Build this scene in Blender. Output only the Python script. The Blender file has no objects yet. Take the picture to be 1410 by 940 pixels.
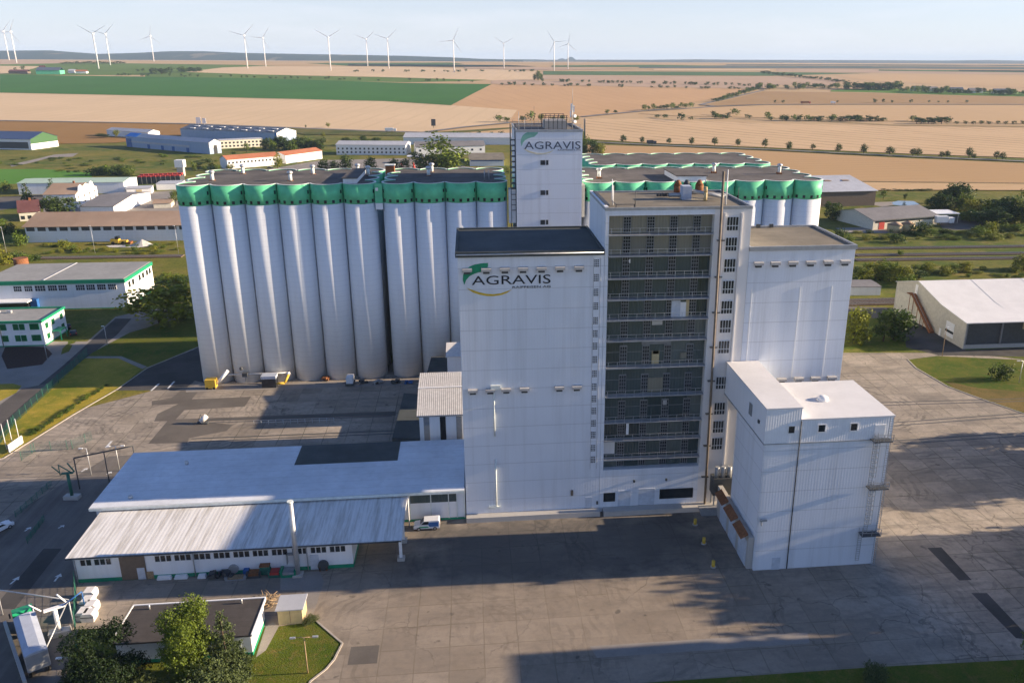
import bpy, bmesh, math, random
import numpy as np
from mathutils import Vector, Matrix
random.seed(7); rng=np.random.default_rng(11)
sc=bpy.context.scene; COL=sc.collection
R=math.radians
# ---------------------------------------------------------------- camera
H=75.0; F=1121.09; PX=769.34; PY=452.37
CR=Vector((0.9943930140895938,-0.10565582625585804,0.004402261691991509))
CU=Vector((0.028779120697025744,0.3104474949068352,0.9501547848208609))
CF=Vector((0.10175605997540815,0.9447005871090915,-0.311747501953133))
cd=bpy.data.cameras.new('camera'); cam=bpy.data.objects.new('camera',cd); COL.objects.link(cam)
m=Matrix.Identity(4)
for i in range(3): m[i][0]=CR[i]; m[i][1]=CU[i]; m[i][2]=-CF[i]
m[2][3]=H; cam.matrix_world=m
cd.sensor_width=36; cd.lens=F/1410*36; cd.shift_x=(705-PX)/1410; cd.shift_y=-(470-PY)/1410
cd.clip_start=1; cd.clip_end=60000; sc.camera=cam
# terrain: flat near the works, rising gently to a plateau
PROF=[(-400,0),(900,0),(1500,10),(2000,28),(2350,40),(2700,49),(3000,58),(3500,67.5),(6000,69.5),(20000,73)]
def hz(Y):
    for (a,b),(c,d) in zip(PROF,PROF[1:]):
        if Y<=c: return b+(d-b)*(Y-a)/(c-a)
    return PROF[-1][1]
def ray(x,y): return CR*((x-PX)/F)-CU*((y-PY)/F)+CF
def at(x,y,z=0.0):
    d=ray(x,y); t=(z-H)/d.z; return Vector((t*d.x,t*d.y,z))
def atY(x,y,Y):
    d=ray(x,y); t=Y/d.y; return Vector((t*d.x,Y,H+t*d.z))
def atX(x,y,X):
    d=ray(x,y); t=X/d.x; return Vector((X,t*d.y,H+t*d.z))
def G(x,y):
    d=ray(x,y); s=d.z/d.y
    for (a,b),(c,e) in zip(PROF,PROF[1:]):
        k=(e-b)/(c-a)
        if abs(s-k)<1e-9: continue
        Y=(b-k*a-H)/(s-k)
        if Y>1 and a<=Y<=c: t=Y/d.y; return Vector((t*d.x,Y,H+s*Y))
    Y=9000; return Vector((Y/d.y*d.x,Y,hz(Y)))
# ---------------------------------------------------------------- mesh helpers
class MB:
    def __init__(s): s.v=[]; s.f=[]; s.sm=[]
    def add(s,vs,fs,sm=False):
        o=len(s.v); s.v+=[tuple(v) for v in vs]
        for f in fs: s.f.append([i+o for i in f]); s.sm.append(sm)
        return s
    def box(s,x0,x1,y0,y1,z0,z1):
        return s.add([(x0,y0,z0),(x1,y0,z0),(x1,y1,z0),(x0,y1,z0),(x0,y0,z1),(x1,y0,z1),(x1,y1,z1),(x0,y1,z1)],
          [(0,3,2,1),(4,5,6,7),(0,1,5,4),(1,2,6,5),(2,3,7,6),(3,0,4,7)])
    def obox(s,c,dx,dy,dz,a=0.0,tilt=0.0):
        ca,sa=math.cos(a),math.sin(a); vs=[]
        for z in (0,dz):
            for x,y in ((-dx/2,-dy/2),(dx/2,-dy/2),(dx/2,dy/2),(-dx/2,dy/2)):
                vs.append((c[0]+x*ca-y*sa,c[1]+x*sa+y*ca,c[2]+z))
        return s.add(vs,[(0,3,2,1),(4,5,6,7),(0,1,5,4),(1,2,6,5),(2,3,7,6),(3,0,4,7)])
    def prism(s,p,z0,z1):
        n=len(p)
        ar=sum(p[i][0]*p[(i+1)%n][1]-p[(i+1)%n][0]*p[i][1] for i in range(n))
        if ar<0: p=p[::-1]
        return s.add([(a[0],a[1],z0) for a in p]+[(a[0],a[1],z1) for a in p],
          [tuple(range(n))[::-1],tuple(range(n,2*n))]+[(i,(i+1)%n,n+(i+1)%n,n+i) for i in range(n)])
    def ext(s,prof,o,u,v,w):
        o,u,v,w=Vector(o),Vector(u),Vector(v),Vector(w); n=len(prof)
        a=[o+u*p[0]+v*p[1] for p in prof]; b=[q+w for q in a]
        return s.add(a+b,[tuple(range(n))[::-1],tuple(range(n,2*n))]+[(i,(i+1)%n,n+(i+1)%n,n+i) for i in range(n)])
    def tube(s,p,q,r,n=6,r2=None,sm=True):
        p,q=Vector(p),Vector(q); d=(q-p)
        if d.length<1e-6: return s
        d.normalize(); a=d.cross(Vector((0,0,1)) if abs(d.z)<.9 else Vector((1,0,0))).normalized(); b=d.cross(a)
        r2=r if r2 is None else r2; vs=[]
        for c,rr in ((p,r),(q,r2)):
            for k in range(n):
                t=2*math.pi*k/n; vs.append(c+a*(rr*math.cos(t))+b*(rr*math.sin(t)))
        o=len(s.v); s.v+=[tuple(x) for x in vs]
        for k in range(n): s.f.append([o+k,o+(k+1)%n,o+n+(k+1)%n,o+n+k]); s.sm.append(sm)
        s.f.append([o+k for k in range(n)][::-1]); s.sm.append(False)
        s.f.append([o+n+k for k in range(n)]); s.sm.append(False)
        return s
    def ball(s,c,r,n=8,sz=1.0):
        vs=[];fs=[]; m_=n//2
        for i in range(m_+1):
            th=math.pi*i/m_
            for k in range(n):
                ph=2*math.pi*k/n; vs.append((c[0]+r*math.sin(th)*math.cos(ph),c[1]+r*math.sin(th)*math.sin(ph),c[2]+r*sz*math.cos(th)))
        for i in range(m_):
            for k in range(n): fs.append((i*n+k,(i+1)*n+k,(i+1)*n+(k+1)%n,i*n+(k+1)%n))
        return s.add(vs,fs,True)
    def quad(s,a,b,c,d): return s.add([a,b,c,d],[(0,1,2,3)])
    def arc(s,cx,cy,r0,r1,a0,a1,z0,z1,n=24,sm=True):
        vs=[]
        for k in range(n+1):
            t=R(a0+(a1-a0)*k/n); c,q=math.cos(t),math.sin(t)
            vs+=[(cx+r0*c,cy+r0*q,z0),(cx+r1*c,cy+r1*q,z0),(cx+r1*c,cy+r1*q,z1),(cx+r0*c,cy+r0*q,z1)]
        o=len(s.v); s.v+=vs
        for k in range(n):
            i=o+4*k; j=i+4
            for a,b,smo in ((1,2,sm),(2,3,False),(3,0,sm),(0,1,False)):
                s.f.append([i+a,j+a,j+b,i+b]); s.sm.append(smo)
        s.f.append([o,o+1,o+2,o+3]); s.sm.append(False); e=o+4*n
        s.f.append([e+3,e+2,e+1,e]); s.sm.append(False)
        return s
def mkmesh(name,mb,mat,off=(0,0,0)):
    me=bpy.data.meshes.new(name); ox,oy,oz=off
    me.from_pydata([(a-ox,b-oy,c-oz) for a,b,c in mb.v],[],mb.f); me.materials.append(mat)
    if any(mb.sm): me.polygons.foreach_set('use_smooth',mb.sm)
    bm=bmesh.new(); bm.from_mesh(me); bmesh.ops.recalc_face_normals(bm,faces=bm.faces); bm.to_mesh(me); bm.free()
    me.update(); return me
ORG={}
def obj(name,mb,mat,parent=None,label=None,raw=False):
    off=ORG.get(parent.name,(0,0,0)) if parent else (0,0,0)
    me=mb if raw else mkmesh(name,mb,mat,off)
    o=bpy.data.objects.new(name,me); COL.objects.link(o)
    if parent: o.parent=parent; ORG[o.name]=off
    if label: o['label']=label
    return o
def tag(o,label,cat,group=None):
    o['label']=label; o['category']=cat
    if group: o['group']=group
    return o
def thing(name,label,cat,loc=(0,0,0),rz=0.0,group=None,local=False):
    o=bpy.data.objects.new(name,None); COL.objects.link(o); o.location=loc; o.rotation_euler=(0,0,rz)
    o.empty_display_size=.5; ORG[o.name]=(0,0,0) if local else tuple(loc)
    return tag(o,label,cat,group)
def solo(name,mb,mat,label,cat,group=None,loc=None):
    """a thing that is one mesh, its origin at its base"""
    if loc is None:
        xs=[v[0] for v in mb.v]; ys=[v[1] for v in mb.v]; zs=[v[2] for v in mb.v]
        loc=((min(xs)+max(xs))/2,(min(ys)+max(ys))/2,min(zs))
    o=bpy.data.objects.new(name,mkmesh(name,mb,mat,loc)); COL.objects.link(o); o.location=loc
    return tag(o,label,cat,group)
def dup(root,loc,rz=0.0,label=None,group=None,scale=None):
    r=root.copy(); COL.objects.link(r); r.location=loc; r.rotation_euler=(0,0,rz)
    if scale is not None: r.scale=scale
    if label: r['label']=label
    if group: r['group']=group
    for ch in list(root.children):
        c=ch.copy(); COL.objects.link(c); c.parent=r
        for g in list(ch.children):
            d=g.copy(); COL.objects.link(d); d.parent=c
    return r
def struct(name,mb,mat,kind='structure',raw=False):
    o=obj(name,mb,mat,raw=raw); o['kind']=kind; return o
# ---------------------------------------------------------------- materials
class NT:
    def __init__(s,name):
        s.m=bpy.data.materials.new(name); s.m.use_nodes=True; s.t=s.m.node_tree; s.n=s.t.nodes
        s.bs=s.n['Principled BSDF']
    def new(s,ty,**kw):
        x=s.n.new('ShaderNode'+ty)
        for k,v in kw.items(): setattr(x,k,v)
        return x
    def lk(s,a,b): s.t.links.new(a,b)
    def sset(s,sock,v):
        if hasattr(v,'links') or hasattr(v,'is_linked'): s.lk(v,sock)
        else: sock.default_value=v
    def math(s,op,a,b=0.0,c=None):
        x=s.new('Math',operation=op); s.sset(x.inputs[0],a); s.sset(x.inputs[1],b)
        if c is not None: s.sset(x.inputs[2],c)
        return x.outputs[0]
    def co(s,scale=(1,1,1),rot=(0,0,0),loc=(0,0,0)):
        tc=s.new('TexCoord'); mp=s.new('Mapping'); mp.inputs['Scale'].default_value=scale
        mp.inputs['Rotation'].default_value=rot; mp.inputs['Location'].default_value=loc
        s.lk(tc.outputs['Object'],mp.inputs['Vector']); return mp.outputs[0]
    def noise(s,vec,scale=1.0,detail=4.0,rough=.55,dist=0.0):
        x=s.new('TexNoise'); s.lk(vec,x.inputs['Vector']); x.inputs['Scale'].default_value=scale
        x.inputs['Detail'].default_value=detail; x.inputs['Roughness'].default_value=rough; x.inputs['Distortion'].default_value=dist
        return x.outputs[0]
    def ramp(s,f,p0,p1,c0=(0,0,0,1),c1=(1,1,1,1)):
        x=s.new('ValToRGB'); s.lk(f,x.inputs[0]); e=x.color_ramp.elements
        e[0].position=p0; e[1].position=p1; e[0].color=c0; e[1].color=c1; return x.outputs[0]
    def mix(s,f,a,b,mode='MIX'):
        x=s.new('Mix',data_type='RGBA',blend_type=mode)
        s.sset(x.inputs[0],f); s.sset(x.inputs[6],a); s.sset(x.inputs[7],b); return x.outputs[2]
    def bump(s,h,strength=.3,dist=.05):
        x=s.new('Bump'); x.inputs['Strength'].default_value=strength; x.inputs['Distance'].default_value=dist
        s.lk(h,x.inputs['Height']); s.lk(x.outputs[0],s.bs.inputs['Normal'])
    def out(s,col,rough=.8,spec=.3,metal=0.0):
        s.sset(s.bs.inputs['Base Color'],col); s.sset(s.bs.inputs['Roughness'],rough)
        s.bs.inputs['Specular IOR Level'].default_value=spec; s.bs.inputs['Metallic'].default_value=metal
        return s.m
def C(r,g,b): return (r,g,b,1)
def plain(name,c,rough=.6,spec=.3,metal=0.0,var=.12,scale=1.5,bump=0.0):
    t=NT(name); v=t.co(); n=t.noise(v,scale,5)
    f=t.ramp(n,.3,.7); a=tuple(x*(1-var) for x in c[:3])+(1,); b=tuple(min(1,x*(1+var)) for x in c[:3])+(1,)
    if bump: t.bump(t.noise(v,scale*6,3),bump,.03)
    return t.out(t.mix(f,a,b),rough,spec,metal)
def clad(name,c,streak=.25,rib=0.0,ribscale=3.0,axis=0,rough=.55,horiz=0.0,spec=.3,dirt=(.30,.27,.22)):
    """painted wall: soft vertical run-off stains, patches, faint sheet ribs"""
    t=NT(name); v=t.co((1,1,.045)); s1=t.noise(v,.9,6,.6); v2=t.co(); s2=t.noise(v2,.12,4)
    k=t.math('MULTIPLY',t.ramp(s1,.48,.78),streak); k2=t.math('MULTIPLY',t.ramp(s2,.45,.75),streak*.5)
    col=t.mix(k,C(*c[:3]),C(*[c[i]*.45+dirt[i]*.4 for i in range(3)])); col=t.mix(k2,col,C(*[x*.72 for x in c[:3]]))
    if rib or horiz:
        sx=t.new('SeparateXYZ'); t.lk(v2,sx.inputs[0]); h=None
        if rib:
            g=t.math('SINE',t.math('MULTIPLY',sx.outputs[axis],ribscale*6.2832)); h=g
            col=t.mix(t.math('MULTIPLY',t.math('GREATER_THAN',g,.6),rib*.5),col,C(*[x*.7 for x in c[:3]]))
        if horiz:
            fr=t.math('FRACT',t.math('DIVIDE',sx.outputs[2],horiz)); ln=t.math('LESS_THAN',fr,.04)
            col=t.mix(t.math('MULTIPLY',ln,.38),col,C(*[x*.5 for x in c[:3]]))
        if h is not None: t.bump(h,rib,.04)
    return t.out(col,rough,spec)
def roofmat(name,c,var=.25,rough=.85,scale=.35,stain=(.5,.5,.5),line=0.0,axis=1,spec=.25):
    t=NT(name); v=t.co(); n=t.noise(v,scale,6,.62); n2=t.noise(v,scale*7,4)
    col=t.mix(t.ramp(n,.35,.7),C(*[x*(1-var) for x in c]),C(*[min(1,x*(1+var)) for x in c]))
    col=t.mix(t.math('MULTIPLY',t.ramp(n2,.45,.8),.35),col,C(*[c[i]*stain[i] for i in range(3)]))
    if line:
        sx=t.new('SeparateXYZ'); t.lk(v,sx.inputs[0]); fr=t.math('FRACT',t.math('DIVIDE',sx.outputs[axis],line))
        col=t.mix(t.math('MULTIPLY',t.math('LESS_THAN',fr,.05),.35),col,C(*[x*.5 for x in c]))
    t.bump(n2,.15,.05); return t.out(col,rough,spec)
def corr(name,c,axis=0,per=.9,stain=.5,sdir=1,dark=.55):
    """corrugated sheeting: ribs across `axis`, rain stains running down the slope"""
    t=NT(name); v=t.co(); sx=t.new('SeparateXYZ'); t.lk(v,sx.inputs[0])
    g=t.math('SINE',t.math('MULTIPLY',sx.outputs[axis],6.2832/per))
    scl=[1.0,1.0,1.0]; scl[sdir]=.06; s=t.noise(t.co(tuple(scl)),1.1,7,.72); p=t.noise(v,.5,6,.7)
    col=t.mix(t.math('MULTIPLY',t.ramp(s,.46,.66),stain),C(*c),C(*[c[i]*(.42,.38,.32)[i] for i in range(3)]))
    col=t.mix(t.math('MULTIPLY',t.ramp(p,.5,.8),.3),col,C(*[x*.7 for x in c]))
    col=t.mix(t.math('MULTIPLY',t.math('GREATER_THAN',g,.25),dark),col,C(*[x*.62 for x in c]))
    t.bump(g,.12,.03); return t.out(col,.7,.2)
def leafmat(name,c,var=.45,warm=(1.25,1.15,.7)):
    t=NT(name); ge=t.new('NewGeometry'); oi=t.new('ObjectInfo')
    a=C(*[x*(1-var) for x in c]); b=C(*[min(1,c[i]*(1+var)*warm[i]) for i in range(3)])
    col=t.mix(ge.outputs['Random Per Island'],a,b)
    f=t.math('MULTIPLY',oi.outputs['Random'],.45); col=t.mix(f,col,C(c[0]*1.5,c[1]*1.1,c[2]*.8))
    t.out(col,.65,.25)
    tr=t.new('BsdfTranslucent'); t.lk(col,tr.inputs[0]); mx=t.new('MixShader'); mx.inputs[0].default_value=.22
    t.lk(t.bs.outputs[0],mx.inputs[1]); t.lk(tr.outputs[0],mx.inputs[2]); t.lk(mx.outputs[0],t.n['Material Output'].inputs[0])
    return t.m
def grassmat(name,c1,c2,c3,s1=.06,s2=.6,fine=4.0):
    t=NT(name); v=t.co(); a=t.noise(v,s1,5,.6); b=t.noise(v,s2,5,.65); d=t.noise(v,fine,3,.7)
    col=t.mix(t.ramp(a,.38,.65),C(*c1),C(*c2)); col=t.mix(t.ramp(b,.5,.78),col,C(*c3))
    col=t.mix(t.math('MULTIPLY',t.ramp(d,.4,.75),.55),col,C(*[x*.45 for x in c1]))
    t.bump(d,.6,.25); return t.out(col,.95,.1)
def fieldmat(name,c,var=.08,ang=0.0,per=18.0,lines=.12,s=.006,linew=.82,edge=None):
    t=NT(name); v=t.co(); n=t.noise(v,s,5,.6); n2=t.noise(t.co((1,.12,1),(0,0,ang)),.02,5,.6); n3=t.noise(v,.25,3)
    col=t.mix(t.ramp(n,.3,.7),C(*[x*(1-var) for x in c]),C(*[min(1,x*(1+var)) for x in c]))
    col=t.mix(t.math('MULTIPLY',t.ramp(n2,.4,.7),.35),col,C(*[x*(1-2*var) for x in c]))
    if lines:
        r=t.co((1,1,1),(0,0,ang)); sx=t.new('SeparateXYZ'); t.lk(r,sx.inputs[0])
        w=t.math('MULTIPLY_ADD',t.noise(v,.02,2),3.0,sx.outputs[0])
        g=t.math('SINE',t.math('MULTIPLY',w,6.2832/per))
        brk=t.ramp(t.noise(v,.012,3),.35,.6)
        col=t.mix(t.math('MULTIPLY',t.math('MULTIPLY',t.math('GREATER_THAN',g,linew),lines*4),brk),col,C(c[0]*.62,c[1]*.62,c[2]*.6))
    col=t.mix(t.math('MULTIPLY',n3,.15),col,C(*[x*.75 for x in c]))
    return t.out(col,.95,.05)
def glassmat(name,c,rough=.12,spec=.5): return plain(name,c,rough,spec,0,.2,.6)
M={}
M['silo']=clad('silo_paint',(.79,.81,.83),.20,horiz=1.25,rough=.9,spec=.1)
M['green']=plain('green_paint',(.12,.54,.29),.55,.3,0,.16,.5)
M['coping']=plain('pale_coping',(.68,.72,.68),.6)
M['bitumen']=roofmat('bitumen_roof',(.115,.103,.094),.3,.9,.18,(.6,.58,.55),2.0,0)
M['darkroof']=roofmat('dark_roof_felt',(.075,.085,.085),.2,.85,.25,(.6,.6,.6),1.6,1)
M['sunroof']=roofmat('tan_roof_felt',(.20,.175,.135),.22,.9,.2,(.7,.68,.6),3.0,1)
M['facade']=clad('white_sheet_wall',(.71,.74,.79),.38,.05,2.2,0,.6,horiz=3.4,spec=.2)
M['facade_side']=clad('white_sheet_wall_side',(.71,.74,.79),.38,.05,2.2,1,.6,spec=.2)
M['white']=plain('white_paint',(.78,.78,.78),.5,.3,0,.06)
M['conc_wall']=clad('grey_render',(.45,.43,.40),.4)
M['stairwall']=clad('stair_tower_render',(.72,.70,.68),.24)
M['shedwall']=clad('shed_white_paint',(.80,.81,.82),.28)
M['roofwhite']=roofmat('pale_roof_sheet',(.66,.65,.65),.06,.7,.2,(.9,.88,.86))
M['blueroof']=roofmat('pale_grey_roof_sheet',(.66,.69,.73),.12,.6,.12,(.62,.62,.62),2.4,1)
M['leanroof']=corr('fibre_cement_sheet',(.74,.73,.71),0,.614,.72,1,.16)
M['ribroof']=plain('white_rib_sheet',(.62,.60,.58),.55)
M['pipebrown']=plain('brown_pipe',(.20,.16,.12),.7,.2,0,.3,1)
M['walk']=plain('grey_walkway',(.36,.36,.36),.7)
M['rust']=plain('rusty_steel',(.24,.10,.045),.8,.2,0,.4,3)
M['steel']=plain('grey_steel',(.34,.35,.36),.5,.4,.3)
M['galv']=plain('galvanised_steel',(.50,.51,.52),.45,.4,.5)
M['darksteel']=plain('dark_steel',(.06,.065,.07),.6)
M['black']=plain('black_paint',(.012,.014,.018),.6)
M['letter']=plain('dark_lettering',(.010,.014,.022),.6)
M['letterfade']=plain('faded_lettering',(.06,.075,.11),.7)
M['leafgreen']=plain('emblem_green',(.012,.26,.13),.6)
M['leafgreenfade']=plain('faded_emblem_green',(.20,.42,.33),.7)
M['gold']=plain('emblem_yellow',(.62,.42,.03),.6)
M['goldfade']=plain('faded_emblem_yellow',(.62,.57,.42),.7)
M['glass']=glassmat('window_glass',(.022,.027,.032))
M['glazing']=clad('profiled_glazing',(.070,.095,.095),.55,.35,2.0,0,.22,spec=.5,dirt=(.10,.11,.10))
M['glazing_olive']=clad('olive_profiled_glazing',(.23,.215,.165),.5,.35,2.0,0,.35,spec=.4,dirt=(.22,.21,.17))  # lighter olive tone, set mainly on the top two floors
M['glazing_a']=clad('profiled_glazing_pale',(.105,.13,.125),.5,.35,2.0,0,.3,spec=.5,dirt=(.16,.16,.14))
M['glazing_b']=clad('profiled_glazing_dark',(.040,.060,.062),.5,.35,2.0,0,.16,spec=.6,dirt=(.08,.09,.08))
M['glazing_c']=clad('olive_grey_profiled_glazing',(.19,.185,.155),.5,.35,2.0,0,.35,spec=.4,dirt=(.2,.2,.17))
M['frame']=plain('grey_window_frame',(.22,.23,.24),.6)
M['hood']=plain('grey_hood',(.42,.41,.40),.6)
M['gablegreen']=plain('dull_green_boards',(.05,.12,.05),.8)
M['whiteframe']=plain('white_window_frame',(.72,.72,.72),.5)
M['trimgreen']=plain('green_trim',(.015,.25,.13),.55,.3,0,.1)
M['brown']=plain('brown_door',(.16,.12,.09),.7)
M['doorgrey']=plain('grey_door',(.52,.56,.62),.5)
M['wood']=plain('weathered_timber',(.34,.24,.14),.85,.2,0,.3,4)
M['yellow']=plain('yellow_paint',(.62,.40,.05),.5)
M['redpaint']=plain('red_paint',(.45,.05,.04),.5)
M['bluepaint']=plain('blue_paint',(.03,.12,.34),.5)
M['bluesheet']=plain('blue_roof_sheet',(.02,.22,.62),.45)
M['bluewall']=corr('pale_blue_sheet_wall',(.32,.41,.56),0,1.6,.15,2,.2)
M['navyroof']=roofmat('slate_blue_roof',(.10,.125,.17),.2,.6,.05)
M['solar']=roofmat('solar_panels',(.045,.06,.12),.15,.3,.05,(.8,.8,.8),6.0,0,.5)
M['tile']=roofmat('orange_roof_tiles',(.42,.16,.085),.15,.85,.1)
M['darktile']=roofmat('dark_red_roof_tiles',(.13,.055,.055),.2,.85,.2)
M['mintroof']=roofmat('mint_green_roof_sheet',(.40,.52,.42),.08,.6,.05)
M['greyroof']=roofmat('grey_sheet_roof',(.20,.19,.19),.12,.75,.08)
M['hallroof']=roofmat('grey_flat_roof',(.29,.29,.28),.12,.8,.1)
M['paleroof']=roofmat('pale_sheet_roof',(.44,.45,.48),.08,.6,.05)
M['brownroof']=roofmat('brown_cement_roof',(.34,.24,.17),.2,.85,.04,(.8,.7,.6))
M['cream']=plain('cream_render',(.58,.55,.46),.8)
M['beige']=plain('beige_cladding',(.50,.47,.40),.7)
M['tan']=plain('tan_paint',(.50,.40,.22),.7)
M['asph_roof']=roofmat('dark_brown_felt',(.07,.062,.058),.15,.9,.6,(.7,.65,.6),1.0,1)
M['rubber']=plain('tyre_rubber',(.02,.02,.02),.9)
M['chrome']=plain('wheel_rim',(.4,.4,.42),.35,.5,.6)
M['carblack']=plain('dark_car_paint',(.015,.02,.03),.25,.6)
M['carwhite']=plain('white_car_paint',(.74,.75,.77),.3,.6,0,.03)
M['tarp']=plain('grey_tarpaulin',(.40,.44,.52),.6,.3,0,.1,.8)
M['truckgreen']=plain('truck_green_paint',(.01,.30,.12),.4,.5)
M['bag']=plain('white_bag_fabric',(.68,.66,.64),.8)
M['fencegreen']=plain('green_fence_wire',(.03,.14,.10),.6)
M['turbine']=plain('turbine_white',(.80,.80,.80),.5,.3,0,.02)
M['bark']=plain('tree_bark',(.10,.075,.055),.95,.1,0,.3,6)
M['rubble']=plain('pale_rubble',(.55,.52,.48),.95,.1,0,.2,2,.6)
M['leaf']=leafmat('leaves_mid_green',(.088,.142,.022))
M['leafd']=leafmat('leaves_dark_green',(.040,.075,.018))
M['leafy']=leafmat('leaves_yellow_green',(.15,.18,.025))
M['leafp']=leafmat('pine_needles_dark',(.013,.030,.011))
M['needle']=leafmat('needles_blue_green',(.065,.095,.04),.4,(1.2,1.1,.8))
# ---------------------------------------------------------------- light
SUN_EL=15.6; SUN_AZ=-1.3     # azimuth measured from +X towards +Y
sd=Vector((math.cos(R(SUN_EL))*math.cos(R(SUN_AZ)),math.cos(R(SUN_EL))*math.sin(R(SUN_AZ)),math.sin(R(SUN_EL))))
L=bpy.data.lights.new('sun','SUN'); L.energy=5.0; L.angle=R(.5); L.color=(1.0,.80,.57)
lo=bpy.data.objects.new('sun',L); COL.objects.link(lo); lo.location=(300,0,300); lo.rotation_euler=sd.to_track_quat('Z','Y').to_euler()
w=bpy.data.worlds.new('World'); sc.world=w; w.use_nodes=True; wn=w.node_tree
sky=wn.nodes.new('ShaderNodeTexSky'); sky.sky_type='NISHITA'; sky.sun_disc=False
sky.sun_elevation=R(SUN_EL); sky.sun_rotation=R(90-SUN_AZ); sky.altitude=200; sky.air_density=1.0; sky.dust_density=.6; sky.ozone_density=1.5
bg=wn.nodes['Background']; bg.inputs[1].default_value=.050
# thin veils of cloud mixed into the sky
tc=wn.nodes.new('ShaderNodeTexCoord'); mp=wn.nodes.new('ShaderNodeMapping'); mp.inputs['Scale'].default_value=(1.2,1.2,9)
nz=wn.nodes.new('ShaderNodeTexNoise'); nz.inputs['Scale'].default_value=3.2; nz.inputs['Detail'].default_value=6; nz.inputs['Roughness'].default_value=.6
rp=wn.nodes.new('ShaderNodeValToRGB'); rp.color_ramp.elements[0].position=.52; rp.color_ramp.elements[1].position=.80
rp.color_ramp.elements[1].color=(.17,.17,.17,1)
mx=wn.nodes.new('ShaderNodeMix'); mx.data_type='RGBA'; mx.inputs[7].default_value=(10.5,8.05,5.95,1)
sp=wn.nodes.new('ShaderNodeSeparateXYZ'); wn.links.new(tc.outputs['Generated'],sp.inputs[0])
def wm(op,a,b):
    x=wn.nodes.new('ShaderNodeMath'); x.operation=op
    for i,v in ((0,a),(1,b)):
        if hasattr(v,'is_linked'): wn.links.new(v,x.inputs[i])
        else: x.inputs[i].default_value=v
    return x.outputs[0]
band=wm('MULTIPLY',wm('POWER',wm('SUBTRACT',1.0,wm('ABSOLUTE',sp.outputs[2],0.0)),5.0),.72)
fac=wm('MINIMUM',wm('ADD',band,rp.outputs[0]),.9)
tint=wn.nodes.new('ShaderNodeMix'); tint.data_type='RGBA'; tint.blend_type='MULTIPLY'; tint.inputs[0].default_value=1; tint.inputs[7].default_value=(0.77,1.0,1.47,1)
for a,b in ((tc.outputs['Generated'],mp.inputs[0]),(mp.outputs[0],nz.inputs[0]),(nz.outputs[0],rp.inputs[0]),(fac,mx.inputs[0]),(sky.outputs[0],mx.inputs[6]),(mx.outputs[2],tint.inputs[6]),(tint.outputs[2],bg.inputs[0])): wn.links.new(a,b)
vs=sc.view_settings; vs.view_transform='Standard'; vs.look='None'; vs.gamma=1; vs.exposure=1.36; vs.use_curve_mapping=False
sc.render.engine='CYCLES'; cy=sc.cycles; cy.use_denoising=True; cy.max_bounces=5; cy.diffuse_bounces=3; cy.glossy_bounces=2; cy.transmission_bounces=2
cy.transparent_max_bounces=6; cy.volume_bounces=0; cy.sample_clamp_indirect=4; cy.use_adaptive_sampling=True; cy.adaptive_threshold=.02
try: cy.denoiser='OPENIMAGEDENOISE'
except Exception: pass
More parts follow.
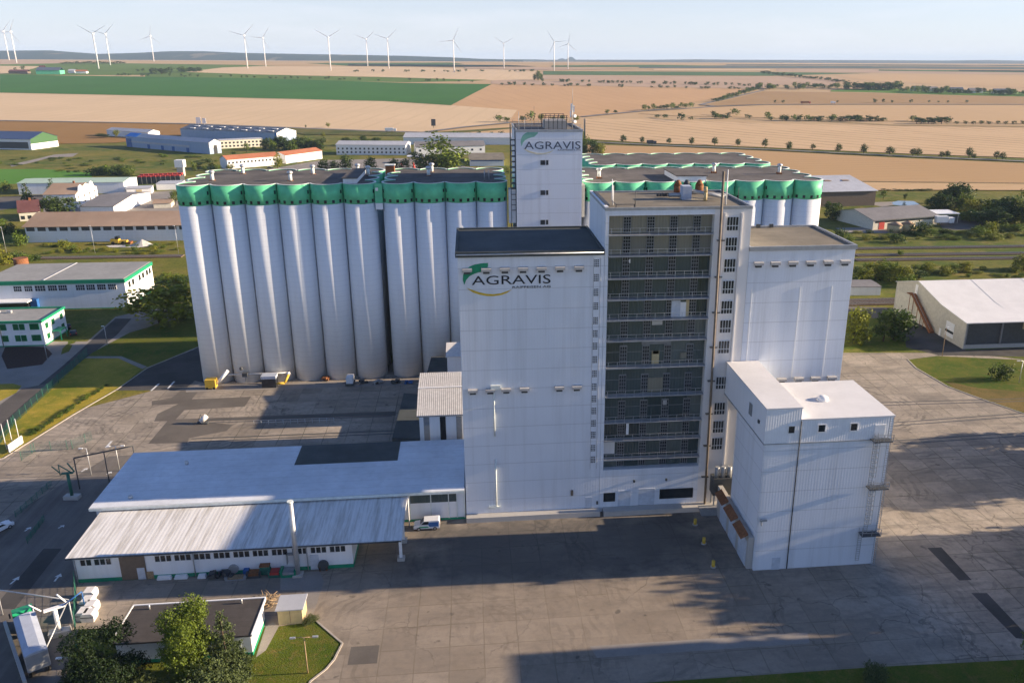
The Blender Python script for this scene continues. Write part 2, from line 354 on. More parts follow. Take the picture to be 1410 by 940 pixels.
# ---------------------------------------------------------------- ground
def concrete(name):
    t=NT(name); v=t.co(); sx=t.new('SeparateXYZ')
    wob=t.noise(v,.35,2); t.lk(v,sx.inputs[0]); x,y=sx.outputs[0],sx.outputs[1]
    gx=t.math('DIVIDE',t.math('ADD',x,t.math('MULTIPLY',wob,.25)),4.6); gy=t.math('DIVIDE',t.math('ADD',y,t.math('MULTIPLY',wob,.25)),4.6)
    j=t.math('MAXIMUM',t.math('LESS_THAN',t.math('FRACT',gx),.034),t.math('LESS_THAN',t.math('FRACT',gy),.034))
    cb=t.new('CombineXYZ'); t.lk(t.math('FLOOR',gx),cb.inputs[0]); t.lk(t.math('FLOOR',gy),cb.inputs[1])
    wn_=t.new('TexWhiteNoise',noise_dimensions='2D'); t.lk(cb.outputs[0],wn_.inputs['Vector']); cell=wn_.outputs[0]
    base=t.mix(t.ramp(t.noise(v,.05,7,.68),.38,.64),C(.25,.212,.168),C(.41,.35,.285))
    base=t.mix(t.math('MULTIPLY',t.math('GREATER_THAN',cell,.62),.38),base,C(.40,.345,.285)); base=t.mix(t.math('MULTIPLY',t.math('LESS_THAN',cell,.22),.32),base,C(.20,.172,.145))
    base=t.mix(t.math('MULTIPLY',t.ramp(t.noise(t.co((1,3.2,1)),.10,6,.72),.46,.70),.75),base,C(.14,.127,.115))
    base=t.mix(t.math('MULTIPLY',t.ramp(t.noise(v,1.2,6,.75),.45,.75),.5),base,C(.16,.145,.13))
    for cx,cy_,r0,r1,st in ((24,116,5,15,.8),(-6,92,9,26,.5),(52,92,8,24,.5),(92,120,8,22,.6),(-95,160,8,26,.5),(2,112,6,14,.6),(31,101,4,13,.5),(86,165,3,16,.75),(-66,171,8,24,.6),(70,106,10,22,.4),(16,98,9,19,.35)):
        dx=t.math('SUBTRACT',x,cx); dy=t.math('SUBTRACT',y,cy_)
        d=t.math('SQRT',t.math('ADD',t.math('MULTIPLY',dx,dx),t.math('MULTIPLY',dy,dy)))
        d=t.math('ADD',d,t.math('MULTIPLY',t.noise(v,.09,3),7.0))
        rg=t.math('SINE',t.math('MULTIPLY',d,4.1)); rg=t.math('MULTIPLY',t.math('GREATER_THAN',rg,.35),t.ramp(t.noise(v,.22,4,.6),.46,.62))
        k=t.math('MULTIPLY',t.math('GREATER_THAN',d,r0+3.5),t.math('LESS_THAN',d,r1+3.5))
        base=t.mix(t.math('MULTIPLY',t.math('MULTIPLY',rg,k),st*.85),base,C(.11,.10,.088))
    jn=t.ramp(t.noise(v,.07,3,.6),.36,.62)
    base=t.mix(t.math('MULTIPLY',t.math('MULTIPLY',j,jn),.80),base,C(.085,.08,.055))
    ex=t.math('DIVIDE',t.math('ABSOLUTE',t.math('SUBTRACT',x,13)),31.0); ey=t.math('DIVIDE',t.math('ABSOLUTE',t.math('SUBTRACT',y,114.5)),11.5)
    rub_shade=t.math('SUBTRACT',1.0,t.math('MAXIMUM',ex,ey)); rub_shade=t.math('ADD',t.math('MULTIPLY',rub_shade,1.6),t.math('MULTIPLY',t.math('SUBTRACT',t.noise(v,.11,5,.65),.5),2.2))
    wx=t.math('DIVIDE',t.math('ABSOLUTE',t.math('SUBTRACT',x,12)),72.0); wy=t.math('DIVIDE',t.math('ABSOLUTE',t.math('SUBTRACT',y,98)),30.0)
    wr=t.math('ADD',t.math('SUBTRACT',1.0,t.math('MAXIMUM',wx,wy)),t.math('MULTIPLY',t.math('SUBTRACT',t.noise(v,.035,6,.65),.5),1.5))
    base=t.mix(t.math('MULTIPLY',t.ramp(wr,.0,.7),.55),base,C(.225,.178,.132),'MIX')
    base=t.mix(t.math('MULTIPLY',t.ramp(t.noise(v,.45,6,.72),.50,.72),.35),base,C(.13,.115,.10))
    base=t.mix(t.math('MULTIPLY',t.ramp(rub_shade,.05,.75),.66),base,C(.070,.068,.066))  # tyre-blackened zone, also darkened in colour to deepen the shade before the mills
    dv=t.new('VectorMath',operation='ADD'); nv=t.new('TexNoise'); nv.inputs['Scale'].default_value=.25; nv.inputs['Detail'].default_value=4; t.lk(v,nv.inputs['Vector'])
    sc_=t.new('VectorMath',operation='SCALE'); sc_.inputs['Scale'].default_value=5.0; t.lk(nv.outputs['Color'],sc_.inputs[0]); t.lk(v,dv.inputs[0]); t.lk(sc_.outputs[0],dv.inputs[1])
    vo=t.new('TexVoronoi',feature='DISTANCE_TO_EDGE'); vo.inputs['Scale'].default_value=.085; t.lk(dv.outputs[0],vo.inputs['Vector'])
    cr=t.math('MULTIPLY',t.math('LESS_THAN',vo.outputs['Distance'],.0075),t.ramp(t.noise(v,.05,3),.45,.6))
    base=t.mix(t.math('MULTIPLY',cr,.45),base,C(.07,.06,.05))
    oil=t.ramp(t.noise(v,.55,2,.4),.70,.76); base=t.mix(t.math('MULTIPLY',oil,.6),base,C(.06,.055,.05))
    t.bump(t.noise(v,5,3),.15,.02); return t.out(base,.9,.15)
def asphalt(name,c,patch=.3,streak=None):
    t=NT(name); v=t.co(); n=t.noise(v,.12,5,.6); n2=t.noise(v,2.5,4,.7)
    col=t.mix(t.ramp(n,.35,.7),C(*[a*(1-patch) for a in c]),C(*[a*(1+patch) for a in c]))
    col=t.mix(t.math('MULTIPLY',t.ramp(n2,.4,.8),.35),col,C(*[a*.6 for a in c]))
    if streak:
        s=t.noise(t.co((.9,.05,1),(0,0,R(streak))),.6,5,.6); col=t.mix(t.math('MULTIPLY',t.ramp(s,.45,.7),.55),col,C(*[a*1.6 for a in c]))
    t.bump(n2,.2,.02); return t.out(col,.9,.15)
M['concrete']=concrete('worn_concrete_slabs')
M['asph']=asphalt('dark_asphalt',(.075,.072,.070)); M['asph2']=asphalt('brown_grey_asphalt',(.135,.12,.105),.2)
M['lane']=asphalt('worn_lane_asphalt',(.15,.135,.12),.25,-28)
M['pave']=asphalt('grey_paving',(.27,.245,.22),.15)
M['mark']=plain('white_road_marking',(.62,.62,.60),.7,.2,0,.2,3)
M['kerb']=plain('kerb_stone',(.40,.36,.31),.9,.1,0,.2,2)
M['lawn']=grassmat('dry_lawn_sunlit',(.17,.19,.02),(.45,.33,.05),(.52,.34,.075),.06,.5)  # dry grass, albedo raised for the sun a sloping bank would catch
M['lawn2']=grassmat('weedy_lawn',(.065,.105,.012),(.14,.145,.022),(.20,.14,.045),.10,.7)
M['soil2']=grassmat('dry_brown_grass',(.12,.10,.03),(.22,.15,.055),(.10,.11,.025),.12,.6)
M['scrub']=grassmat('scrub_grass',(.07,.09,.02),(.16,.14,.04),(.21,.165,.075),.02,.11,1.2)
M['meadow']=grassmat('green_meadow',(.085,.22,.03),(.10,.25,.035),(.11,.20,.035),.02,.2,1.0)
M['bed']=plain('dark_mulch',(.055,.035,.03),.95,.1,0,.3,2)
M['soil']=plain('brown_soil_verge',(.24,.165,.09),.95,.1,0,.25,.5)
M['ballast']=plain('rail_ballast',(.15,.11,.085),.95,.1,0,.3,2,.5)
M['water']=plain('pond_water',(.10,.14,.18),.05,.6,0,.1)
def sheet(name,poly,mat,z,kind='structure'):
    mb=MB(); mb.add([(p[0],p[1],z) for p in poly],[tuple(range(len(poly)))]); o=struct(name,mb,mat,kind)
    if o.data.polygons and o.data.polygons[0].normal.z<0: o.data.flip_normals()
    return o
def psheet(name,px,mat,z): return sheet(name,[at(x,y) for x,y in px],mat,z)
def drape(name,px,mat,off,sub=6):
    pts=[]
    n=len(px)
    for i in range(n):
        a,b=px[i],px[(i+1)%n]
        for k in range(sub):
            f=k/sub; pts.append(G(a[0]+(b[0]-a[0])*f,a[1]+(b[1]-a[1])*f))
    bm=bmesh.new(); vs=[bm.verts.new((p.x,p.y,0)) for p in pts]; bm.faces.new(vs)
    bmesh.ops.triangulate(bm,faces=bm.faces)
    for Y,_ in PROF:
        bmesh.ops.bisect_plane(bm,geom=bm.verts[:]+bm.edges[:]+bm.faces[:],plane_co=(0,Y,0),plane_no=(0,1,0))
    for v in bm.verts: v.co.z=hz(v.co.y)+off
    bmesh.ops.recalc_face_normals(bm,faces=bm.faces)
    if sum(f.normal.z for f in bm.faces)<0: bmesh.ops.reverse_faces(bm,faces=bm.faces)
    me=bpy.data.meshes.new(name); bm.to_mesh(me); bm.free(); me.materials.append(mat)
    return struct(name,me,None,raw=True)
# one ground sheet out to the horizon
gm=MB(); ys=[p[0] for p in PROF]; xs=[-14000,-7000,-3000,-1200,0,1200,3000,7000,14000]
gm.add([(x,y,hz(y)) for y in ys for x in xs],[(r*9+c,r*9+c+1,(r+1)*9+c+1,(r+1)*9+c) for r in range(len(ys)-1) for c in range(8)])
M['farsoil']=fieldmat('stubble_plain',(.40,.285,.185),.12,0,60,0)
def groundmat():
    t=M['scrub']; n=t.node_tree; bs=n.nodes['Principled BSDF']; g=t.copy(); return g
# near scrub blends into far stubble by position on the ground itself
def blendground():
    t=NT('ground_cover'); v=t.co(); sx=t.new('SeparateXYZ'); t.lk(v,sx.inputs[0])
    a=t.noise(v,.02,5,.6); b=t.noise(v,.11,5,.65); d=t.noise(v,1.2,3,.7)
    near=t.mix(t.ramp(a,.38,.65),C(.085,.125,.018),C(.22,.185,.035)); near=t.mix(t.ramp(b,.48,.72),near,C(.27,.205,.075))
    near=t.mix(t.math('MULTIPLY',t.ramp(d,.4,.7),.6),near,C(.030,.045,.010)); near=t.mix(t.math('MULTIPLY',t.ramp(t.noise(v,.35,6,.7),.52,.66),.6),near,C(.045,.075,.012))
    f1=t.noise(v,.0012,3,.5); f2=t.noise(v,.004,4,.6)
    far=t.mix(t.ramp(f1,.40,.60),C(.42,.285,.15),C(.48,.335,.19)); far=t.mix(t.math('MULTIPLY',t.ramp(f2,.5,.75),.3),far,C(.30,.25,.13))
    k=t.math('GREATER_THAN',t.math('ADD',sx.outputs[1],t.math('MULTIPLY',b,60)),960)
    return t.out(t.mix(k,near,far),.95,.08)
struct('ground',gm,blendground())
# fields, outlined on the terrain
FM=dict(
 pale=fieldmat('pale_wheat_stubble',(.61,.45,.28),.06,R(8),26,.05), tan=fieldmat('orange_wheat_stubble',(.52,.325,.17),.06,R(-12),30,.05),
 brown=fieldmat('brown_ploughed_field',(.29,.165,.06),.10,R(85),14,.08), green=fieldmat('green_beet_field',(.052,.150,.030),.10,R(80),40,.06),
 green2=fieldmat('soft_green_field',(.115,.18,.04),.15,R(80),60,.05), bright=fieldmat('bright_green_meadow',(.12,.22,.04),.12,0,30,0),
 tan2=fieldmat('brown_stubble_field',(.37,.24,.12),.08,R(70),26,.06), wheat=fieldmat('golden_wheat_stubble',(.52,.355,.195),.05,R(75),28,.05),
 tram=fieldmat('wheat_field_with_tramlines',(.57,.40,.235),.05,R(-33),24,.24,.008,.72), strip=fieldmat('wheat_strip_field',(.45,.29,.145),.05,R(84),13,.07),
 rose=fieldmat('rose_stubble_field',(.46,.325,.225),.08,R(80),50,.05), farg=fieldmat('far_green_field',(.085,.15,.06),.12,R(85),60,0))
fields=[
 ('stubble_field',[(0,83.5),(88,84),(80,88.5),(0,89)],'rose'),
 ('green_field',[(0,89),(120,86.8),(330,89.5),(400,92),(400,105),(250,103.5),(0,104)],'green2'),
 ('stubble_field',[(0,91),(55,91.5),(45,95),(18,100.5),(0,102)],'pale'),
 ('wheat_field',[(255,99.5),(306,93.3),(360,91.5),(560,92.5),(690,96),(738,98.5),(734,110),(680,111),(520,106),(360,103)],'pale'),
 ('green_field',[(420,87.2),(620,86.5),(640,88.5),(540,92),(480,91)],'farg'),
 ('green_field',[(200,97.5),(350,103.2),(520,106.4),(672,110.4),(650,111.8),(560,113.6),(400,110.5),(200,106)],'green2'),
 ('green_field',[(0,103.2),(360,108.2),(560,114.6),(677,116.2),(650,130),(621,145.3),(530,139.6),(262,133.2),(0,128)],'green'),
 ('wheat_field',[(-60,126.6),(0,128),(262,133.2),(530,139.6),(621,145.3),(712,152),(700,169),(640,174.5),(580,182),(500,180.2),(360,174.6),(255,170.6),(0,166.4),(-60,165)],'pale'),
 ('wheat_field',[(677,116.2),(760,117.6),(879,120.2),(1042,123.2),(1010,131),(960,140),(886,151.8),(802,160.8),(700,169),(712,152),(621,145.3),(650,130)],'tan'),
 ('stubble_field',[(677,111),(900,111.6),(1060,117),(1050,122.6),(879,119.6),(677,115.8)],'rose'),
 ('ploughed_field',[(-60,166),(0,167.4),(255,171.6),(345,176),(330,180),(262,186),(160,197),(60,199),(-60,199)],'brown'),
 ('green_field',[(748,98.2),(1060,99.6),(1200,101),(1060,104.8),(748,103.4)],'farg'),
 ('stubble_field',[(745,104),(1060,105.5),(1160,109),(1144,118.6),(1060,117),(900,112.4),(745,110)],'rose'),
 ('stubble_field',[(1070,95.2),(1200,95.6),(1420,98.5),(1420,103),(1250,101.5),(1070,98.5)],'rose'),
 ('stubble_field',[(1150,104.5),(1250,102.2),(1420,104.5),(1420,121),(1300,117),(1200,112)],'wheat'),
 ('green_meadow',[(1144,124.8),(1193,122),(1305,123.4),(1420,128),(1420,133.5),(1305,131),(1193,127.4),(1144,126.5)],'bright'),
 ('stubble_field',[(1052,126.2),(1193,128.4),(1305,131.8),(1420,134),(1420,143.9),(1180,143.7),(1052,144),(962,146.5),(1000,139)],'tan2'),
 ('wheat_field',[(965,148.6),(1052,145.8),(1180,145.3),(1420,145.4),(1420,171),(1180,166.5),(1052,162.5),(930,160),(880,157)],'wheat'),
 ('wheat_field',[(806,163.8),(900,164.6),(1052,170.4),(1230,174.2),(1420,177),(1420,218.5),(1254,212.6),(1052,203.6),(900,198),(806,192)],'tram'),
 ('wheat_field',[(806,200),(920,203),(1052,208.6),(1254,219),(1420,226),(1420,253),(1137,249.8),(1000,240),(806,230)],'strip'),
 ('wheat_field',[(1000,243),(1137,251.4),(1420,254.4),(1420,263),(1250,262.6),(1120,264),(1000,258)],'wheat'),
 ('wheat_field',[(470,181.5),(585,184.4),(640,177),(706,171.5),(706,186),(600,187),(520,186)],'wheat'),
]
for i,(n,p,k) in enumerate(fields): drape(n,p,FM[k],.12+.02*i)
drape('meadow',[(-40,233),(60,233),(128,238),(126,246),(60,252),(-40,255)],M['meadow'],.02)
drape('verge',[(345,173.6),(460,179),(580,184),(706,176),(706,178),(586,188),(420,186)],M['scrub'],.62)
# country roads
M['road']=plain('country_road',(.20,.19,.185),.9,.1)
def road(name,px,wd,mat,off=.75):
    pts=[G(*p) for p in px]; mb=MB(); vs=[]
    q=[]
    for a,b in zip(pts,pts[1:]):
        for k in range(6): q.append(a.lerp(b,k/6))
    q.append(pts[-1])
    for i,p in enumerate(q):
        d=(q[min(i+1,len(q)-1)]-q[max(i-1,0)]); d.z=0; d.normalize(); n=Vector((-d.y,d.x,0))*wd/2
        for s in (-1,1): c=p+n*s; vs.append((c.x,c.y,hz(c.y)+off))
    mb.add(vs,[(2*i,2*i+1,2*i+3,2*i+2) for i in range(len(q)-1)]); return struct(name,mb,mat)
road('road',[(-60,165.2),(0,166.8),(255,171),(360,175),(500,180.6),(582,183),(640,175.6),(702,169.8)],8,M['road'])
road('road',[(802,161.4),(886,153.4),(960,149.2),(985,147.2),(1052,144.6),(1180,144.2),(1420,144.4)],9,M['road'],.8)
road('road',[(985,147.2),(966,144.6),(985,140),(1020,132),(1052,124.8)],8,M['road'],.85)
road('road',[(806,196),(900,200.6),(1052,206.6),(1254,216.4),(1420,223.5)],7,M['road'])
road('track',[(1000,241.6),(1137,250.6),(1420,253.8)],4,M['soil'],.7)
road('track',[(0,128.3),(262,133.6),(530,140),(621,145.8)],3,M['scrub'],.8)
road('track',[(1052,162.9),(1230,173.2),(1420,175)],5,M['scrub'],.8)
# ---------------------------------------------------------------- yard, lanes, lawns
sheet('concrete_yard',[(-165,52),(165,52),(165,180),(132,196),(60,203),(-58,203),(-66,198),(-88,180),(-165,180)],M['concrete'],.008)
psheet('path',[(-40,470),(60,470),(120,470),(159,436),(210,425),(250,424),(246,440),(214,446),(123,488),(60,530),(0,560),(-60,600)],M['pave'],.014)
psheet('road',[(181,438.7),(159,438.7),(87,503),(30,549),(-60,600),(-60,640),(0,600),(20,580),(81,523),(119,493),(160,462)],M['asph'],.020)
psheet('road',[(0,557),(30,535),(70,527),(40,549),(0,585),(-30,600)],M['asph2'],.026)
psheet('lawn',[(121,490.4),(128,485),(179,457.6),(214.5,447.7),(238,444.7),(264,432),(282,440),(275,475.5),(202.5,505),(167,490.3)],M['lawn2'],.022)
psheet('lawn',[(117,493.3),(163,493),(194.6,508),(176,524),(159,537),(100,571),(34,612),(5,630),(-30,640),(-20,615),(0,601),(20,580),(81,523)],M['lawn'],.022)
psheet('lawn',[(-40,530),(18,528),(30,531),(22,541),(-40,572)],M['lawn'],.032)
psheet('path',[(117,493.2),(122,490.4),(167,490.4),(203,505),(196,508),(163,493.2)],M['pave'],.030)
psheet('lawn',[(86,480),(92,474),(100,475),(95,484),(84,488)],M['lawn2'],.032)
psheet('lawn',[(94,470),(107,466),(103,472),(93,475)],M['lawn2'],.032)
psheet('flower_bed',[(8,476),(63,478),(72,487),(58,502),(10,508),(2,490)],M['bed'],.030)
psheet('road',[(160,537.4),(203,506.5),(275.6,476.4),(283,470),(300,500),(288,528),(268,524),(258,533),(240,537)],M['asph'],.020)
psheet('asphalt_patch',[(235.5,548),(249,538),(274,538),(264,549.5),(345.7,546),(337,559.5),(254,564.5),(242,577),(320.6,584.5),(312,593),(260.5,603),(257,609.6),(204,610.6),(230.5,579.5),(212,580),(217,569.5),(245.5,556),(209,558),(209,552)],M['asph2'],.014)
psheet('asphalt_patch',[(242,577),(545,566),(545,572),(242,581)],M['asph2'],.020)
psheet('concrete_apron',[(256,536),(270,529),(296,530),(420,527),(560,522),(560,530),(256,540)],M['pave'],.020)
psheet('asphalt_patch',[(483.6,890),(522.5,887.6),(519,912.7),(478.4,915)],M['asph2'],.014)
psheet('asphalt_patch',[(1277,754),(1296,753),(1338,798),(1321,798.7)],M['asph'],.014)
psheet('asphalt_patch',[(1337.5,816),(1359,816),(1420,880),(1399,878)],M['asph'],.014)
psheet('concrete_strip',[(812,889),(1112,870),(1115,885),(822,905)],M['pave'],.014)
psheet('lawn',[(1250,495),(1290,490),(1420,496),(1420,572),(1345,547),(1305,532),(1262,507)],M['lawn2'],.022)
psheet('dry_verge',[(1300,524),(1345,534),(1420,540),(1420,571),(1345,546),(1312,533)],M['soil2'],.028)
psheet('lawn',[(1150,442),(1236,436),(1248,470),(1240,476),(1150,482)],M['lawn2'],.022)
psheet('road',[(1240,437),(1252,430),(1330,482),(1420,478),(1420,491),(1292,489),(1248,478)],M['asph'],.016)
psheet('path',[(1120,420),(1240,424),(1238,437),(1120,443)],M['asph2'],.020)
# left lane with traffic arrows
psheet('road',[(150,628),(186,626),(108,800),(95,860),(90,960),(-60,960),(-60,760),(30,700)],M['lane'],.016)
psheet('asphalt_patch',[(60,755),(85,755),(20,838),(-10,838)],M['asph'],.022)
def arrow(x,y,x2,y2,wd=.35):
    a,b=at(x,y),at(x2,y2); d=(b-a); ln=d.length; d.normalize(); n=Vector((-d.y,d.x,0)); c=a+d*ln*.55
    return [a-n*wd*.4,c-n*wd*.4,c-n*wd*1.6,b,c+n*wd*1.6,c+n*wd*.4,a+n*wd*.4]
for q in ((14,804,27,793),(75,800,84,789),(34,731,43,725),(80,727,89,722.5),(112,649,121,644),(147,653,154,649)):
    sheet('road_marking',arrow(*q),M['mark'],.028)
for x,y,x2,y2 in ((231,535,240,525),(208,538,219,528),(253,486,268,480),(146,616,154,607)):
    a,b=at(x,y),at(x2,y2); d=(b-a).normalized(); n=Vector((-d.y,d.x,0))*.22; sheet('road_marking',[a-n,b-n,b+n,a+n],M['mark'],.028)
# lower left lawn and the grass strip along the bottom
psheet('lawn',[(108,866),(200,862),(376,863),(436,855),(471.5,885.5),(460,908),(449,921),(427,938),(410,990),(80,990),(98,900)],M['lawn2'],.022)
psheet('path',[(366,862),(376,856),(384,862),(366,895),(352,905)],M['pave'],.028)
psheet('lawn',[(760,948),(1000,932),(1200,918),(1440,906),(1500,1000),(760,1000)],M['lawn2'],.022)
psheet('asphalt_patch',[(386,790),(440,786),(446,800),(430,850),(418,850),(420,812),(386,812)],M['pave'],.014)
def kerb(px,h=.12,wd=.25):
    mb=MB(); pts=[at(*p) for p in px]
    for a,b in zip(pts,pts[1:]):
        d=(b-a); n=Vector((-d.y,d.x,0)).normalized()*wd/2
        mb.prism([(a-n)[:2],(b-n)[:2],(b+n)[:2],(a+n)[:2]],.0,h)
    return struct('kerb',mb,M['kerb'])
kerb([(159,537.4),(100,571.5),(34,612.6),(5,630.6),(-30,641)]); kerb([(436,855),(471.5,885.5),(460,908),(449,921),(427,938),(410,985)])
kerb([(1250,495),(1262,507),(1305,532),(1345,547),(1420,573)])
kerb([(282,471),(275.6,476.8),(203,506.7),(160,537)])
# rails let into the concrete
def rails(px0,px1,name='rail',z=.03,w=.16,g=1.5,mat='darksteel'):
    a,b=at(*px0),at(*px1); d=(b-a).normalized(); n=Vector((-d.y,d.x,0)); mb=MB()
    for s in (-g/2,g/2):
        p,q=a+n*s,b+n*s; k=n*w; mb.prism([(p-k)[:2],(q-k)[:2],(q+k)[:2],(p+k)[:2]],.0,z)
    return mb
def track_in_yard(p0,p1,label): solo('embedded_rail_track',rails(p0,p1),M['darksteel'],label,'rail track')
track_in_yard((285,580),(540,571),'inlaid rail track crossing the courtyard below the guard rail'); track_in_yard((262,606),(560,594),'inlaid rail track close behind the low flat-roofed hall')
track_in_yard((1215,556),(1420,550),'inlaid rail track nearest the weedy lawn in the right yard'); track_in_yard((1228,584),(1420,570),'inlaid rail track running through the middle of the right yard'); track_in_yard((1228,609),(1420,597),'weedy inlaid rail track nearest the camera in the right yard')
# ---------------------------------------------------------------- far hills
def hill(name,px,Y,back,mat,foot=900):
    mb=MB(); top=[atY(x,y,Y) for x,y in px]; n=len(px); vs=[]
    for p in top:
        s=(Y-foot)/Y
        vs+=[(p.x*s,Y-foot,hz(Y-foot)-3),(p.x*(Y-foot*.35)/Y,Y-foot*.35,hz(Y)+(p.z-hz(Y))*.72),(p.x,Y,p.z),(p.x*(Y+back)/Y,Y+back,hz(Y)-2)]
    fs=[]
    for i in range(n-1):
        for k in range(3): fs.append((4*i+k,4*i+4+k,4*i+5+k,4*i+1+k))
    mb.add(vs,fs,True); return struct(name,mb,mat)
def hillmat(name,a,b,c):
    t=NT(name); v=t.co((1,.25,1)); n=t.noise(v,.0014,5,.6); n2=t.noise(v,.004,4,.6)
    col=t.mix(t.ramp(n,.46,.54),C(*a),C(*b)); col=t.mix(t.ramp(n2,.60,.66),col,C(*c)); return t.out(col,.95,.05)
M['hillf']=hillmat('wooded_hills',(.020,.036,.030),(.032,.048,.034),(.16,.13,.08)); M['plain_hazed']=hillmat('hazed_wooded_plain',(.13,.15,.13),(.10,.13,.11),(.24,.20,.15)); M['hillp']=hillmat('far_pale_hills',(.07,.085,.08),(.10,.10,.085),(.20,.16,.12))  # wooded plain strips: haze is put into the paler base colour
far_strips=[('wooded_plain',[(880,91.8),(1000,90.6),(1200,91.5),(1420,92.8),(1420,96.2),(1250,95.0),(1060,94.6),(880,94.2)],'plain_hazed'),
 ('wooded_plain',[(1000,88.9),(1200,89.3),(1420,90.2),(1420,91.7),(1200,90.7),(1000,89.9)],'plain_hazed'),
 ('green_field',[(760,90.6),(900,89.8),(1000,91.4),(900,92.6),(760,92.6)],'farg'),('stubble_field',[(900,95.4),(1060,95.6),(1060,97.6),(900,97.2)],'pale'),
 ('wooded_plain',[(480,88.4),(700,90.2),(740,92),(620,92.6),(480,91.0)],'hillf'),('green_field',[(1210,96.4),(1420,98.2),(1420,100.4),(1210,98)],'farg'),
 ('wooded_plain',[(1320,97),(1420,97.6),(1420,99.6),(1320,98.4)],'hillf'),('stubble_field',[(640,92.8),(760,93.2),(880,95),(760,97),(640,95)],'rose')]
for i,(n,p,k) in enumerate(far_strips): drape(n,p,M[k] if k.startswith(('hill','plain')) else FM[k],.7+.03*i)
hill('hill',[(-300,70),(-60,70.5),(0,70),(70,69.6),(100,72),(135,74.5),(190,73),(235,70.8),(280,70.8),(330,73),(420,74.8),(480,75.6),(560,77.2),(620,79.2),(660,81.2),(720,82.6)],8200,2500,M['hillf'],1100)
hill('hill',[(560,78.8),(600,79.6),(640,81),(690,82),(735,82),(770,83.2),(800,84.3),(860,85.2)],9800,2500,M['hillf'],900)
hill('hill',[(640,83.6),(700,82.9),(800,82.5),(900,82.6),(960,81.9),(1010,82.6),(1100,82.8),(1220,83.2),(1300,83.6),(1360,83.0),(1420,83.8),(1600,85)],9600,3000,M['hillp'],1400)
hill('hill',[(764,84.5),(770,81.4),(774,80.4),(779,82.2),(785,78.6),(788,78.8),(793,82.4),(800,84.5)],12500,1200,M['hillf'],700)
hill('hill',[(1080,88.4),(1180,88.2),(1290,88.4),(1420,89.4),(1560,90)],6800,2200,M['hillp'],900)
# ================================================================ silo blocks
def win_box(T,parent,name,c,az,w,h,mat,d=.12):
    """small window set on a wall; az = outward direction in degrees"""
    mb=MB(); a=R(az); mb.obox((c[0],c[1],c[2]-h/2),d,w,h,a); return obj(name,mb,mat,parent)
def silo_block(label,cat,x0,n,sp,y0,rows,zt,zg,group,wins=True,upper=()):
    T=thing('silo_block',label,cat,(x0+sp*n/2,y0+sp*rows/2,0),group=group)
    r=sp/2+.12; al=math.degrees(math.acos((sp/2)/r))
    per=[(i,0) for i in range(n)]+[(n-1,j) for j in range(1,rows)]+[(i,rows-1) for i in range(n-2,-1,-1)]+[(0,j) for j in range(rows-2,0,-1)]
    outline=[]
    for i,j in per:
        cx,cy_=x0+sp*(i+.5),y0+sp*(j+.5)
        miss=[]
        if j==0: miss.append(270)
        if i==n-1: miss.append(360)
        if j==rows-1: miss.append(450)
        if i==0: miss.append(180 if j==0 or j==rows-1 else 180)
        if i==0 and j==rows-1: miss=[450,540]
        if i==0 and 0<j<rows-1: miss=[540]
        if i==0 and j==0: miss=[180,270]
        a0,a1=min(miss)-90+al,max(miss)+90-al
        sh=MB(); sh.arc(cx,cy_,r-.3,r,a0,a1,0,zg,28); S=obj('silo',sh,M['silo'],T)
        b=MB(); b.arc(cx,cy_,r-.28,r+.03,a0,a1,zg+.002,zt,28); obj('green_band',b,M['green'],S)
        c=MB(); c.arc(cx,cy_,r-.34,r+.09,a0,a1,zt+.002,zt+.1,28); obj('coping',c,M['coping'],S)
        for k in range(9):
            t=R(a0+(a1-a0)*k/8); outline.append((cx+(r-.3)*math.cos(t),cy_+(r-.3)*math.sin(t)))
        if wins and (j==0 or (i==n-1 and x0>0 and j<3)):
            base=270 if j==0 else 360
            for o_ in (-54,-27,0,27,54):
                a=base+o_; p=(cx+r*math.cos(R(a)),cy_+r*math.sin(R(a)),zg+.62); win_box(T,S,'window',p,a,.62,.72,M['glass'])
            for o_ in ((60,) if i%2 else (-62,60)):
                a=base+o_; p=(cx+r*math.cos(R(a)),cy_+r*math.sin(R(a)),zg+2.7); win_box(T,S,'window',p,a,.45,.8,M['glass'])
    rf=MB(); rf.prism(outline,zt-.5,zt-.12); obj('roof',rf,M['bitumen'],T)
    return T
SP=7.44
silo_block('six tall white silos at the left end with green band','silo block',-67.0,6,SP,192.0,4,47.9,43.35,'concrete silo blocks with green tops')
silo_block('four tall white silos beside the logo tower, left of it, green band','silo block',-20.75,4,7.28,192.0,4,47.9,43.35,'concrete silo blocks with green tops')
silo_block('white silo block right of the tower, green scalloped top nearest the camera','silo block',26.9,8,7.45,192.0,4,47.6,43.1,'concrete silo blocks with green tops')
silo_block('rearmost silo block behind the right block, only its green rim showing','silo block',33.2,7,7.48,226.5,4,47.6,43.1,'concrete silo blocks with green tops',False)
T=thing('joint_panel','narrow green-topped bridge panel over the dark gap between the silo blocks','bridge panel',(-21.6,193.3,42))
b=MB(); b.box(-22.4,-20.7,193.5,193.8,43.3,47.8); obj('green_panel',b,M['green'],T)
b=MB(); b.box(-22.4,-20.7,193.4,193.9,41.8,43.28); obj('lower_panel',b,M['silo'],T)
b=MB(); b.box(-22.2,-21.6,193.2,193.38,46.2,46.9); obj('lamp_box',b,M['white'],T)
